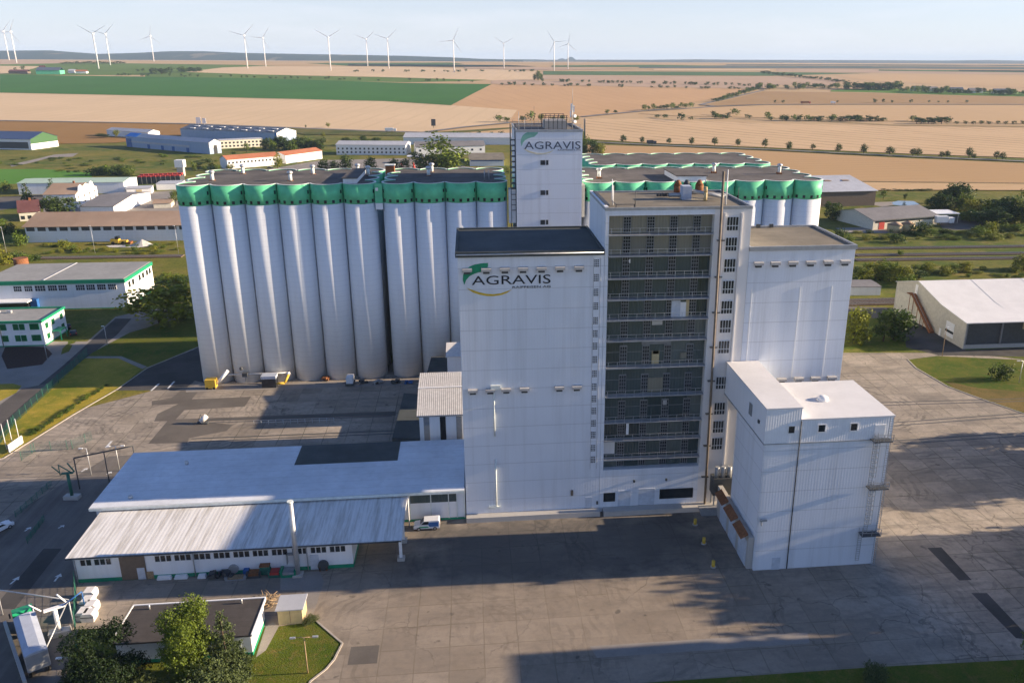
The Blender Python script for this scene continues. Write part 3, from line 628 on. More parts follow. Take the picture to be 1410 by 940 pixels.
# roof houses, vents
def roof_house(label,x0,x1,y0,y1,z0,z1):
    T=thing('roof_house',label,'roof house',((x0+x1)/2,(y0+y1)/2,z0),group='flat white roof houses on the silo roofs')
    b=MB(); b.box(x0,x1,y0,y1,z0,z1); obj('wall',b,M['shedwall'],T)
    b=MB(); b.box(x0-.25,x1+.25,y0-.25,y1+.25,z1+.002,z1+.22); obj('roof',b,M['bitumen'],T)
roof_house('low roof house on the left silo roof, long side towards the tower',-29.6,-26.5,194.5,212.5,47.5,48.9)
roof_house('wide roof house on the right silo roof, behind the antenna pole',49.4,56.6,193.6,207,47.2,48.8)
def roof_vent(name_label,x,y,z=47.5,h=2.0,group='mushroom vents on the silo roofs'):
    T=thing('roof_vent',name_label,'roof vent',(x,y,z),group=group)
    b=MB(); b.tube((x,y,z),(x,y,z+h),.42,10); obj('shaft',b,M['coping'],T)
    b=MB(); b.ball((x,y,z+h+.25),.72,10,.62); obj('cap',b,M['galv'],T)
    b=MB(); b.box(x-.6,x+.6,y-.6,y+.6,z,z+.4); obj('curb',b,M['rust'],T)
vents=[(-61.0,202,'leftmost front vent on the far left silo roof'),(-57.0,214,'leftmost rear vent on the far left silo roof'),(-42.6,200,'second front vent from the left on the silo roof'),(-39.5,212,'second rear vent from the left on the silo roof'),
 (-28.6,213.5,'silver vent just behind the low left roof house'),(-25.5,209,'silver vent at the right side of the low left roof house'),(-10.5,207,'front vent in the shaded middle of the left silo roof'),(-10.0,214,'rear vent in the shaded middle of the left silo roof'),
 (31.5,201,'tall thin vent left of the wide right roof house'),(63.0,209,'short vent right of the antenna pole'),(79.5,206,'vent near the right end of the right silo roof')]
for x,y,l in vents: roof_vent(l,x,y)
T=thing('brick_stack','short brown brick stack on the left silo roof','chimney',(-24.5,209,47.5))
T.location=(-20.5,214,47.5); ORG[T.name]=(-20.5,214,47.5)
b=MB(); b.box(-21.6,-19.4,213,215,47.5,49.6); obj('shaft',b,M['rust'],T); b=MB(); b.box(-21.8,-19.2,212.8,215.2,49.602,49.8); obj('cap',b,M['coping'],T)
solo('roof_antenna',MB().tube((3.2,198,47.5),(3.2,198,50.2),.09).tube((4.3,198.6,47.5),(4.3,198.6,50),.09).tube((3.2,198,49.6),(4.3,198.6,49.6),.05),M['galv'],'pale twin pole frame on the silo roof beside the tower','antenna')
# ================================================================ helper bits for walls
def pane(T,name,x0,x1,z0,z1,y,mat,d=.08,parent=None): # on a wall facing the camera
    b=MB(); b.box(x0,x1,y-d,y+.02,z0,z1); return obj(name,b,mat,parent or T)
def framed(T,x0,x1,z0,z1,y,fm,gm,fr=.1,parent=None):
    f=MB(); f.box(x0-fr,x1+fr,y-.10,y+.02,z0-fr,z0); f.box(x0-fr,x1+fr,y-.10,y+.02,z1,z1+fr); f.box(x0-fr,x0,y-.10,y+.02,z0,z1); f.box(x1,x1+fr,y-.10,y+.02,z0,z1)
    W=obj('window',f,fm,parent or T); g=MB(); g.box(x0,x1,y-.05,y+.02,z0,z1); obj('pane',g,gm,W); return W
def flat_roof(T,x0,x1,y0,y1,z,h,fm,rm,t=.35):
    p=MB(); p.box(x0,x1,y0,y0+t,z,z+h); p.box(x0,x1,y1-t,y1,z,z+h); p.box(x0,x0+t,y0+t,y1-t,z,z+h); p.box(x1-t,x1,y0+t,y1-t,z,z+h)
    obj('parapet',p,fm,T); r=MB(); r.box(x0+t,x1-t,y0+t,y1-t,z,z+h-.3); obj('roof',r,rm,T)
def cowl(T,x,y,z,w=1.55):   # sloped wall ventilator hood
    b=MB(); b.ext([(0,.55),(.62,.42),(.62,.0),(.0,.0)],(x-w/2,y,z),(0,-1,0),(0,0,1),(w,0,0)); V=obj('ventilator',b,M['hood'],T)
    g=MB(); g.box(x-w*.32,x+w*.32,y-.45,y-.04,z-.38,z-.003); obj('outlet',g,M['darksteel'],V)
# ------------------------------------------------ lettering and emblem
def lettering(text,x0,x1,z0,z1,y,mat,T,name='lettering'):
    cu=bpy.data.curves.new('tmp','FONT'); cu.body=text; cu.extrude=.01; cu.resolution_u=3
    o=bpy.data.objects.new('tmp',cu); COL.objects.link(o); bpy.context.view_layer.update()
    me=bpy.data.meshes.new_from_object(o.evaluated_get(bpy.context.evaluated_depsgraph_get()))
    bpy.data.objects.remove(o); bpy.data.curves.remove(cu)
    v=np.empty(len(me.vertices)*3); me.vertices.foreach_get('co',v); v=v.reshape(-1,3)
    mn,mxx=v.min(0),v.max(0); u=(v-mn)/(mxx-mn); off=ORG[T.name]
    q=np.stack([x0+u[:,0]*(x1-x0)-off[0], y-.06*u[:,2]-off[1], z0+u[:,1]*(z1-z0)-off[2]],1)
    me.vertices.foreach_set('co',q.ravel()); me.materials.clear(); me.materials.append(mat); me.update(); me.name=name
    return obj(name,me,None,T,raw=True)
def pc(x,y): # crop pixel on the logo wall -> wall coordinates
    p=atY(610+x/5.875,290+y/5.875,124.2); return (p.x,p.z)
leaf=[(172,600),(160,560),(163,520),(182,480),(215,452),(255,436),(305,427),(364,423),(364,452),(345,470),(322,492),(285,500),(245,514),(212,532),(188,560)]
smile=[(190,626),(245,662),(300,680),(360,690),(410,690),(470,682),(520,664),(556,636),(515,652),(470,668),(410,675),(350,672),(295,660)]
def emblem(T,y,dx,dz,m1,m2):
    for nm,pts,mm in (('leaf_emblem',leaf,m1),('arc_emblem',smile,m2)):
        q=[pc(*p) for p in pts]; b=MB(); b.ext([(a+dx,c+dz) for a,c in q],(0,y,0),(1,0,0),(0,0,1),(0,-.05,0)); obj(nm,b,mm,T)
# ================================================================ workhouse tower (behind)
Y0=190.7; X0,X1,Y1=atY(710.9,200,Y0).x,atY(801.9,200,Y0).x,211.0; ZT=atY(755,179,Y0).z
T=thing('elevator_tower','tall white tower with faded logo rising above the silos','tower',((X0+X1)/2,198,0))
b=MB(); b.box(X0,X1,Y0,Y1,0,ZT-.5); obj('wall',b,M['facade'],T)
flat_roof(T,X0-.1,X1+.1,Y0-.1,Y1+.1,ZT-.5,.6,M['steel'],M['bitumen'])
lettering('AGRAVIS',atY(722,205,Y0).x,atY(799.5,199,Y0).x,atY(760,205.4,Y0).z,atY(760,195,Y0).z,Y0,M['letterfade'],T); lettering('RAIFFEISEN AG',atY(768,206,Y0).x,atY(799.5,206,Y0).x,atY(785,207.6,Y0).z,atY(785,205.6,Y0).z,Y0,M['letterfade'],T,'small_lettering')
emblem(T,Y0,13.3,14.75,M['leafgreenfade'],M['goldfade'])
for yy in (224,265.3,306):
    z=atY(750,yy,Y0).z; x=atY(744.5,yy,Y0).x; framed(T,x,x+1.0,z-.5,z+.5,Y0,M['frame'],M['glass'],.08); framed(T,x+1.3,x+1.75,z-.5,z+.5,Y0,M['frame'],M['glass'],.08)
b=MB()
for k in range(14): b.box(X0-1.2,X0-.05,192.7,195.3,57.5-k*1.25,57.6-k*1.25)
for y in (192.7,195.3):
    for x in (X0-1.2,X0-.1): b.box(x-.06,x+.06,y-.06,y+.06,36,61.2)
obj('stair_frame',b,M['darksteel'],T)
rl=MB(); r0=(X0+.3,Y0+.2); 
for x in np.arange(X0+.3,X1,1.6):
    for y in (Y0+.2,Y1-.3): rl.box(x-.03,x+.03,y-.03,y+.03,ZT,ZT+1.1)
for y in (Y0+.2,Y1-.3):
    for z in (.55,1.1): rl.box(X0+.3,X1-.3,y-.025,y+.025,ZT+z-.02,ZT+z+.02)
obj('railing',rl,M['steel'],T)
T2=thing('roof_plant','dark caged plant box with railings on top of the logo tower','roof plant',(20,199,ZT-.2))
b=MB(); b.box(17.6,22.6,195.5,202.5,ZT-.2,ZT+1.7); obj('housing',b,M['conc_wall'],T2)
b=MB()
for x in np.arange(17.4,23,1.05):
    for y in (195.2,202.8): b.box(x-.07,x+.07,y-.07,y+.07,ZT-.2,ZT+2.9)
for z in (1.9,2.4,2.85): b.box(17.3,22.9,195.12,195.28,ZT+z-.05,ZT+z+.05); b.box(17.3,22.9,202.72,202.88,ZT+z-.05,ZT+z+.05)
obj('cage',b,M['darksteel'],T2)
def mast(label,x,y,z,h,r=.06,mat='steel',name='antenna_mast'):
    return solo(name,MB().tube((x,y,z),(x,y,z+h),r,8,r*.6),M[mat],label,'antenna')
mast('thin mast at the left front corner of the logo tower roof',11.2,191.6,ZT-.2,4.2,.08); mast('thin mast behind the left corner of the logo tower roof',12.7,194,ZT-.2,2.8,.06); mast('slender dark mast in the middle of the logo tower roof',16,208,ZT-.2,4.6,.05,'darksteel')
T2=thing('mobile_phone_mast','tall mast with white dishes and panel antennas on the right of the tower roof','antenna',(24.2,197,ZT-.2))
b=MB(); b.tube((24.2,197,ZT-.2),(24.2,197,ZT+5.6),.12,8); b.tube((24.2,197,ZT+5.6),(24.2,197,ZT+9.3),.05,6,.03)
for k in range(5): b.box(23.75,24.65,196.95,197.05,ZT+.6+k,ZT+.7+k)
obj('pole',b,M['steel'],T2)
for (x,y,z) in ((24.75,196.8,ZT+1.4),(24.7,196.7,ZT+2.7)):
    b=MB(); b.tube((x,y,z),(x+.15,y-.3,z),.42,14,.36); obj('dish',b,M['white'],T2)
for (x,z) in ((23.75,ZT+2.4),(24.5,ZT+3.6),(23.9,ZT+4.0)):
    b=MB(); b.box(x-.14,x+.14,196.5,196.7,z,z+1.5); obj('panel_antenna',b,M['white'],T2)
solo('connecting_bridge',MB().box(8.75,10.45,193,196,38.2,46.2),M['silo'],'grey link between the four-silo block and the logo tower','bridge')
solo('connecting_bridge',MB().box(25.7,26.85,192.5,197,39.5,47.2),M['beige'],'grey link between the logo tower and the right silo block','bridge')
# ================================================================ logo block (front left)
X0,X1,Y0,Y1=-2.45,20.58,124.2,143.3
T=thing('mill_building','tall windowless white block with the large logo, dark flat roof','building',(9,134,0),group='white mill buildings in the front row')
b=MB(); b.box(X0,X1,Y0,Y1,0,46.1); obj('wall',b,M['facade'],T)
flat_roof(T,X0-.35,X1-.0,Y0-.35,Y1+.2,46.1,.85,M['darkroof'],M['darkroof'])
b=MB(); b.tube((X0-.2,Y0-.45,46.55),(X1-.2,Y0-.45,46.55),.12,6); obj('gutter',b,M['galv'],T)
lettering('AGRAVIS',-.35,12.05,41.62,43.05,124.2,M['letter'],T); lettering('RAIFFEISEN AG',6.0,12.05,40.95,41.28,124.2,M['letter'],T,'small_lettering')
emblem(T,124.2,0,0,M['leafgreen'],M['gold'])
for x in (-1.05,1.94,4.83,7.68,10.6,13.52,16.52): cowl(T,x,124.2,43.85)
for x in (-.72,2.12,4.74,7.73,13.5,16.41): cowl(T,x,124.2,23.6)
for k,z in enumerate((44.76,42.39,39.99,37.69,35.24,33.01,30.88,28.54,26.04,23.71,21.55,19.37,17.1,14.94,12.49,10.29)):
    b=MB()
    for i in range(3):
        for j in range(4): b.box(19.0+i*.27,19.17+i*.27,124.13,124.25,z-.6+j*.32,z-.42+j*.32)
    obj('vent_grid',b,M['darksteel'],T)
b=MB(); b.box(18.86,18.91,124.16,124.22,8.5,45.6); b.box(19.95,20.0,124.16,124.22,8.5,45.6); obj('cable_duct',b,M['steel'],T)
b=MB(); b.tube((2.75,123.9,2.2),(2.75,123.9,11.2),.12,8); b.tube((2.7,123.9,15.5),(2.7,123.9,24.0),.12,8); b.box(2.2,3.7,123.7,124.2,24.0,24.7); b.box(1.4,3.2,123.7,124.2,2.0,2.35); obj('downpipe',b,M['coping'],T)
b=MB(); b.box(X0,X1,122.7,124.18,0,.95); obj('loading_dock',b,M['conc_wall'],T)
pane(T,'door',18.2,19.3,.98,3.1,124.2,M['doorgrey']); pane(T,'switch_box',15.6,16.0,3.6,4.6,124.2,M['brown'],.25); pane(T,'switch_box',20.1,20.4,1.6,2.2,124.2,M['darksteel'],.15)
# ================================================================ glazed block
X0,X1=20.62,44.08
T=thing('glazed_mill_tower','tall block with dark glazed front, floor walkways and a stair tower side','building',(32,133,0),group='white mill buildings in the front row')
b=MB(); b.box(X0,X1,125.6,141.5,0,53.0); obj('wall',b,M['facade_side'],T)
b=MB(); b.box(X0,21.2,124.2,125.58,0,53.0); b.box(21.2,38.05,124.2,125.58,52.2,53.0); b.box(21.2,38.05,124.2,125.58,0,8.1); obj('front_frame',b,M['facade'],T)
b=MB(); b.box(38.05,X1,124.2,125.58,0,53.0); obj('stair_front',b,M['stairwall'],T)
flat_roof(T,X0-.05,X1+.05,124.15,141.6,53.0,.45,M['steel'],M['sunroof'],.3)
b=MB(); b.box(X0-.08,X0+.5,124.6,141.4,53.46,53.6); obj('coping',b,M['white'],T)
FL=[52.2,49.16,45.78,42.11,38.58,35.14,31.58,26.88,21.76,17.03,13.67,10.08,8.1]
wc=[atY(x,310,125.4).x for x in (863.5,896,927.5,959.5)]
first=None
for k in range(12):
    zt,zb=FL[k]-.02,FL[k+1]+.02
    gx=[21.22]+wc+[38.03]
    for i in range(5): b=MB(); b.box(gx[i]+(.02 if i else 0),gx[i+1]-.02,125.38,125.5,zb,zt); obj('glazing',b,M[random.choice(('glazing_olive','glazing_olive','glazing_c')) if k<2 else random.choice(('glazing','glazing','glazing_a','glazing_b'))],T)
    h=min(zt-zb-.35,3.4)
    for i,x in enumerate(wc):
        if k==6 and i in(1,2): pass
        f=MB(); f.box(x-.62,x+.62,125.26,125.40,zb+.1,zb+.1+h); W=obj('window',f,M['frame'],T)
        g=MB(); nr=5
        for r_ in range(nr):
            for c_ in (-1,0,1):
                g.box(x+c_*.38-.14,x+c_*.38+.14,125.22,125.27,zb+.22+r_*(h-.2)/nr,zb+.22+(r_+.78)*(h-.2)/nr)
        obj('panes',g,M['glass'],W)
for k in range(1,12):
    z=FL[k]; b=MB(); b.box(21.22,38.03,123.95,125.2,z-.16,z); D=obj('walkway',b,M['walk'],T)
    b=MB()
    for x in np.arange(21.6,38.0,1.5): b.box(x-.028,x+.028,123.97,124.03,z,z+1.08)
    for q in (.55,1.08): b.box(21.25,38.0,123.98,124.03,z+q-.02,z+q+.02)
    obj('railing',b,M['galv'],D)
def infill(x,y,x2,y2,mat,dy=125.2):
    a,c=atY(x,y,dy),atY(x2,y2,dy); b=MB(); b.box(min(a.x,c.x),max(a.x,c.x),dy,dy+.16,min(a.z,c.z),max(a.z,c.z)); obj('infill_panel',b,M[mat],T)
infill(925,414,936,436,'doorgrey'); infill(937,416,944,436,'white'); infill(945,413,948,436,'tan')
infill(884,470,924,473,'frame',125.17); infill(898,483,907,501,'tan'); infill(899,483,907,487,'white'); infill(892,520,912,538,'glazing_olive'); infill(937,485,945,493,'glazing_olive'); infill(862.5,582,865.5,598,'white',124.6)
infill(866,357,868,362,'white'); infill(898,442,912,447,'galv'); infill(831,608,846,624,'stairwall'); infill(913,551,918,557,'galv')
for k in range(6,9):
    b=MB(); z=(FL[k]+FL[k+1])/2; b.box(21.22,38.03,125.3,125.36,z-.04,z+.04); obj('transom',b,M['frame'],T)
# stair windows
for k,z in enumerate((50.7,47.4,43.9,40.3,36.9,33.6,30.0,23.6,18.9,15.5,12.3)):
    f=MB(); f.box(40.02,42.0,124.08,124.25,z-1.15,z+1.15); W=obj('stair_window',f,M['whiteframe'],T)
    g=MB()
    for c_ in range(4): g.box(40.12+c_*.47,40.46+c_*.47,124.02,124.10,z-.25,z+1.05); g.box(40.12+c_*.47,40.46+c_*.47,124.02,124.10,z-1.05,z-.4)
    obj('panes',g,M['glass'],W)
b=MB(); b.box(42.28,42.5,123.9,124.2,8,52.4); b.box(39.5,39.72,123.9,124.2,9,52.4); obj('pilaster',b,M['stairwall'],T)
# ground floor of the glazed block
for a,c,z0,z1,mt,nm in ((21.35,23.4,2.0,3.7,'glass','window'),(31.3,37.3,2.0,3.9,'glass','window'),(23.9,26.1,1.0,4.0,'doorgrey','door'),(27.5,30.4,1.0,4.2,'doorgrey','gate')): pane(T,nm,a,c,z0,z1,124.2,M[mt])
for x in (26.5,32.2): pane(T,'wall_lamp',x,x+.3,5.6,6.0,124.2,M['darksteel'],.3)
b=MB(); b.box(21.2,41.6,122.5,124.18,0,.95); obj('loading_dock',b,M['conc_wall'],T)
T2=thing('exhaust_pipe','tall brown pipe running up the glazed tower and above its roof','pipe',(39,123.4,0))
b=MB(); b.tube((39.35,123.5,1.0),(38.8,123.5,59.0),.2,10); obj('pipe',b,M['pipebrown'],T2)
b=MB()
for z in range(6,54,6): b.box(38.6,39.8,123.7,124.2,z,z+.15)
obj('bracket',b,M['darksteel'],T2)
mast('white pole beside the brown pipe on the glazed tower roof',40.6,127,53.2,5.6,.12,'white'); mast('thin dark pole at the left front of the glazed tower roof',25.6,126,53.2,2.6,.07,'darksteel')
mast('pale twin pole left on the glazed tower roof',22.4,128,53.2,3.2,.1,'white'); mast('second pale pole left on the glazed tower roof',22.9,132,53.2,3.6,.1,'white')
mast('thin dark pole at the right rear corner of the glazed tower',43.9,131,53.2,2.3,.07,'darksteel'); mast('thin pale pole right rear of the glazed tower roof',43.6,136,53.2,2.4,.06,'galv')
T2=thing('roof_machine','blue grey cyclone box amid ducts on the glazed tower roof','roof plant',(36,134,53.15))
b=MB(); b.box(34.9,36.4,132.5,134.5,53.15,55.4); obj('housing',b,M['tarp'],T2)
b=MB(); b.tube((33.2,135,53.6),(36,133.4,53.9),.35,8); b.tube((36.6,133,54.6),(41.5,131,53.8),.3,8); b.tube((37,136.5,54),(42.4,133,53.8),.22,8); obj('duct',b,M['steel'],T2)
for x,y,mt in ((35.8,139.4,'rust'),(37.4,139.6,'darksteel'),(39.6,139.4,'rust'),(38.4,131.2,'tan')):
    b=MB(); b.tube((x,y,53.15),(x,y,54.6),.75 if mt!='tan' else .3,12); b.tube((x,y,54.6),(x,y,55.5),.75 if mt!='tan' else .3,12,.25); obj('cyclone',b,M[mt],T2)
b=MB()
for x in np.arange(31.5,35,.5): b.box(x,x+.3,136.5+.2*math.sin(x*5),137.2,53.15,53.7)
obj('pipe_rack',b,M['darksteel'],T2)
solo('roof_rail',MB().box(22.4,25.4,125.4,125.5,53.7,53.8).box(22.4,22.5,125.4,129,53.7,53.8).box(22.4,22.5,125.4,125.5,53.15,53.7).box(25.3,25.4,125.4,125.5,53.15,53.7),M['darksteel'],'low dark guard rail at the front left of the glazed tower roof','railing')
solo('roof_steps',MB().box(20.9,21.5,126,140,53.45,53.7),M['darksteel'],'dark cable tray along the left edge of the glazed tower roof','cable tray')
# ================================================================ right block
X0,X1,Y0,Y1=44.12,61.95,124.2,141
T=thing('mill_building','white sheet-clad block on the right with tan flat roof','building',(53,133,0),group='white mill buildings in the front row')
b=MB(); b.box(X0,X1,Y0,Y1,0,46.2); obj('wall',b,M['facade'],T)
flat_roof(T,X0,X1+.2,Y0-.25,Y1+.2,46.2,.7,M['steel'],M['sunroof'])
for x in (45.75,48.54,51.48,54.48,57.43,60.33): cowl(T,x,124.2,43.9); cowl(T,x,124.2,23.6)
b=MB()
for x in (45.0,53.2,58.6): b.box(x,x+.12,124.13,124.22,24,40)
obj('seam',b,M['white'],T)
for x,y in ((46.5,140.4),(48.8,140.4),(51.2,140.4),(53.6,140.4)): 
    b=MB(); b.box(x-.35,x+.35,y-.1,y+.3,46.7,47.3); obj('roof_hatch',b,M['darksteel'],T)
# ================================================================ loading tower in front (right)
T=thing('loading_tower','lower white loading tower with pale flat roofs standing in front right','building',(51.5,111,0),group='white mill buildings in the front row')
b=MB(); b.box(41.78,61.2,104.66,117.3,0,21.7); obj('wall',b,M['facade'],T)
M['cladrib']=clad('white_ribbed_sheet',(.76,.78,.81),.2,.22,2.6,0,.6); M['cladrib_side']=clad('white_ribbed_sheet_side',(.74,.76,.79),.10,.10,2.6,1,.6)
b=MB(); b.box(47.06,61.32,104.6,118.5,21.72,25.3); obj('upper_cladding',b,M['cladrib'],T)
b=MB(); b.box(41.7,47.0,104.58,124.0,21.74,27.2); obj('tall_bridge',b,M['cladrib'],T)
b=MB(); b.box(47.02,61.45,104.5,118.65,25.302,25.5); R1=obj('roof',b,M['roofwhite'],T)
b=MB(); b.box(41.6,47.1,104.5,124.05,27.202,27.4); obj('roof',b,M['roofwhite'],T)
b=MB(); b.box(41.62,47.0,104.5,104.58,21.6,21.74); b.box(41.6,41.7,104.5,124.0,21.6,21.74); b.box(47.06,61.4,104.5,104.58,21.6,21.74); obj('trim',b,M['steel'],T)
for a,c in ((45.2,46.1),(49.75,50.75),(54.7,55.7)): framed(T,a,c,23.35,24.45,104.58,M['whiteframe'],M['glass'],.12)
b=MB(); b.box(41.58,41.72,110.5,111.7,23.5,25.4); obj('side_hatch',b,M['frame'],T); b=MB(); b.box(41.5,41.72,107.0,107.5,23.9,24.4); obj('side_vent',b,M['darksteel'],T)
b=MB(); b.tube((47.03,104.45,25.2),(47.1,104.45,.2),.09,8); obj('downpipe',b,M['darksteel'],T)
pane(T,'door',44.7,46.0,.02,2.15,104.66,M['doorgrey']); pane(T,'door',58.5,60.1,22.0,24.1,104.58,M['white'])
b=MB(); b.tube((53,111.2,25.5),(53,111.2,25.75),.9,16); b.ball((53.1,111.2,25.75),.85,14,.55); obj('roof_dome',b,M['white'],T)
b=MB(); b.tube((42.3,104.2,8.2),(42.3,104.5,9.2),.09); b.box(42.0,43.0,103.9,104.1,9.1,9.35); obj('lamp',b,M['steel'],T)
# escape ladder
for z,x0,x1 in ((21.9,58.0,60.9),(14.0,58.3,61.3),(5.95,58.1,61.1)):
    b=MB(); b.box(x0,x1,103.2,104.55,z-.12,z); LD=obj('landing',b,M['darksteel'],T); b=MB()
    for x in (x0,(x0+x1)/2,x1): b.box(x-.03,x+.03,103.2,103.26,z,z+1.1)
    for q in (.55,1.1): b.box(x0,x1,103.2,103.26,z+q-.03,z+q+.03)
    obj('landing_rail',b,M['steel'],LD)
b=MB()
for x,z0,z1 in ((58.6,14,22),(60.7,14,24.5),(58.9,6,14),(60.9,6,14),(58.2,1.2,6.0),(60.9,.2,6)):
    b.box(x-.3,x-.25,104.0,104.06,z0,z1+1); b.box(x+.25,x+.3,104.0,104.06,z0,z1+1)
    for z in np.arange(z0,z1+.8,.4): b.box(x-.25,x+.25,104.0,104.05,z,z+.05)
obj('ladder',b,M['steel'],T)
b=MB()
for x,z0,z1 in ((58.6,16,22.8),(58.9,8,14.8)):
    for z in np.arange(z0,z1,.8): b.box(x-.38,x+.38,103.3,103.36,z,z+.05); b.box(x-.38,x-.32,103.36,104,z,z+.05); b.box(x+.32,x+.38,103.36,104,z,z+.05)
    for k in (-.35,0,.35): b.box(x+k-.02,x+k+.02,103.26,103.3,z0,z1)
obj('ladder_cage',b,M['steel'],T)
# dock lean-to with rusty hoods along its left side
T=thing('truck_dock','low grey dock wall with rusty brown hoods at the foot of the loading tower','dock',(41.2,113,0))
b=MB(); b.box(40.9,41.72,105.2,121.5,0,5.6); obj('wall',b,M['conc_wall'],T)
for y0,y1 in ((105.6,109.8),(110.6,114.8),(115.6,119.6)): 
    b=MB(); b.ext([(0,0),(1.15,-.7),(1.15,-.85),(0,-.2)],(40.9,y0,6.0),(-1,0,0),(0,0,1),(0,y1-y0,0)); obj('hood',b,M['rust'],T)
    b=MB(); b.box(40.8,40.9,y0+.3,y1-.3,.1,4.6); obj('shutter',b,M['doorgrey'],T)
T=thing('dust_filter','dark filter unit in the corner between glazed tower and loading tower','machine',(42.2,122.6,0))
b=MB(); b.box(40.2,43.9,121.9,124.0,3.4,6.6); obj('housing',b,M['darksteel'],T); b=MB()
for x in (40.9,42.0,43.1): b.tube((x,122.6,6.6),(x,122.6,8.6),.4,10)
obj('filter',b,M['steel'],T); b=MB(); b.box(40.4,40.6,122,122.2,0,3.4); b.box(43.4,43.6,122,122.2,0,3.4); b.box(40.4,40.6,123.7,123.9,0,3.4); obj('leg',b,M['steel'],T)
solo('skip',MB().ext([(0,0),(3.0,0),(3.4,1.3),(-.4,1.3)],(38.2,121.0,.02),(1,0,0),(0,0,1),(0,1.4,0)),M['steel'],'grey open skip at the foot of the brown pipe','skip')
# ================================================================ low halls, front left
T=thing('storage_hall','long low hall with pale flat sheet roof and green plinth','building',(-32,133,0),group='low halls in front of the silos')
b=MB(); b.box(-62.4,-2.62,124.3,141.8,.4,5.8); obj('wall',b,M['shedwall'],T)
b=MB(); b.box(-62.45,-2.58,124.25,141.85,0,.398); obj('plinth',b,M['trimgreen'],T)
b=MB(); b.ext([(123.4,5.82),(142.3,6.25),(142.3,6.45),(123.4,6.05)],(-63.0,0,0),(0,1,0),(0,0,1),(60.35,0,0)); RF=obj('roof',b,M['blueroof'],T)
b=MB(); b.box(-63.0,-2.65,123.24,123.38,5.55,6.02); obj('fascia',b,M['coping'],T)
b=MB(); b.ext([(134.9,6.285),(142.32,6.455),(142.32,6.50),(134.9,6.33)],(-32.9,0,0),(0,1,0),(0,0,1),(18.2,0,0)); obj('felt_patch',b,M['darkroof'],T)
pane(T,'window_band',-11.9,-4.0,3.5,5.55,124.3,M['glazing'])
b=MB()
for x in (-11.95,-8.4,-5.4,-4.0,-2.75): b.box(x-.08,x+.08,124.1,124.32,.4,5.6)
obj('pilaster',b,M['coping'],T)
b=MB(); b.tube((-52,137,6.3),(-52,137,7.0),.3,10); b.tube((-57.5,126,6.1),(-57.5,126,6.6),.35,10); obj('roof_vent',b,M['galv'],T)
T=thing('lean_to_hall','corrugated lean-to hall with ribbon windows, green plinth and open right bay','building',(-37,117,0),group='low halls in front of the silos')
b=MB(); b.box(-60.55,-19.95,111.8,124.2,.62,4.75); obj('wall',b,M['shedwall'],T)
b=MB(); b.box(-60.6,-19.9,111.75,124.2,0,.618); obj('plinth',b,M['trimgreen'],T)
b=MB(); n=160; prof=[]
for k in range(n+1): prof.append((-61.35+49.1*k/n,.007*math.cos(k*math.pi)))
vs=[]
for x,dz in prof: vs+=[(x,110.95,4.86+dz),(x,124.1,5.30+dz)]
b.add(vs,[(2*k,2*k+2,2*k+3,2*k+1) for k in range(n)],True)
vs=[(x,y,z-.12) for x,y,z in vs]; b.add(vs,[(2*k,2*k+1,2*k+3,2*k+2) for k in range(n)],True); obj('roof',b,M['leanroof'],T)
b=MB(); b.tube((-61.3,110.85,4.72),(-12.3,110.85,4.72),.09,6); obj('gutter',b,M['darksteel'],T)
for g0,g1,n in ((109,125.6,2),(128.5,153,3),(212.8,236.6,3),(240,263.8,3),(267,291,3),(294.5,318,3),(321.7,345,3),(348.6,371,3),(375,397.4,3),(403,424.7,3),(428.6,451,3),(455,477.4,3)):
    a=atY(g0,770,111.75).x; c=atY(g1,770,111.75).x; wd=(c-a)/n
    for k in range(n): framed(T,a+k*wd+.08,a+(k+1)*wd-.08,2.95,3.95,111.8,M['whiteframe'],M['glass'],.05)
a=atY(166,780,111.8).x; c=atY(201,780,111.8).x
D=pane(T,'sliding_gate',a,c,.1,4.3,111.75,M['brown'],.1); pane(T,'wicket_door',c-1.3,c-.2,.1,2.1,111.66,M['doorgrey'],.05,D)
a=atY(428,780,111.8).x; pane(T,'door',a,a+1.3,.05,2.6,111.75,M['doorgrey'])
b=MB()
for x in (267,424,102): X=atY(x,775,111.6).x; b.tube((X,111.55,0),(X,111.55,4.7),.09,6)
obj('downpipe',b,M['steel'],T)
b=MB()
for Y in (113.1,118.2): b.box(-12.95,-12.5,Y-.2,Y+.2,.5,4.85)
obj('bay_post',b,M['white'],T); b=MB()
for Y in (113.1,118.2): b.box(-13.3,-12.15,Y-.55,Y+.55,0,.5)
obj('post_base',b,M['conc_wall'],T)
b=MB(); b.box(-12.5,-12.3,111.0,124.1,4.45,4.8); b.tube((-12.1,122.9,0),(-12.1,122.9,5.5),.1,8); obj('edge_beam',b,M['white'],T)
b=MB()
a=atY(395,770,111.4).x
b.box(a,a+1.8,111.0,111.7,3.2,3.3); b.box(a,a+.1,111,111.7,1.6,3.3); b.box(a+1.7,a+1.8,111,111.7,1.6,3.3); obj('cable_bracket',b,M['steel'],T)
T=thing('chimney','tall grey metal chimney pipe in front of the lean-to hall','chimney',(-28.1,110.4,0))
b=MB(); b.tube((-28.1,110.4,0),(-28.1,110.4,12.6),.38,16); obj('pipe',b,M['galv'],T); b=MB(); b.tube((-28.1,110.4,12.6),(-28.1,110.4,12.9),.46,16); obj('collar',b,M['coping'],T)
b=MB(); b.box(-28.8,-27.4,109.7,111.1,0,.35); obj('foot',b,M['conc_wall'],T)
T=thing('middle_building','low building mostly hidden behind the logo block','building',(11,170,0))
b=MB(); b.box(.5,24,163.8,188.6,0,13.2); obj('wall',b,M['shedwall'],T)
b=MB(); b.box(.3,24.2,163.6,188.8,13.202,13.5); obj('roof',b,M['bitumen'],T)
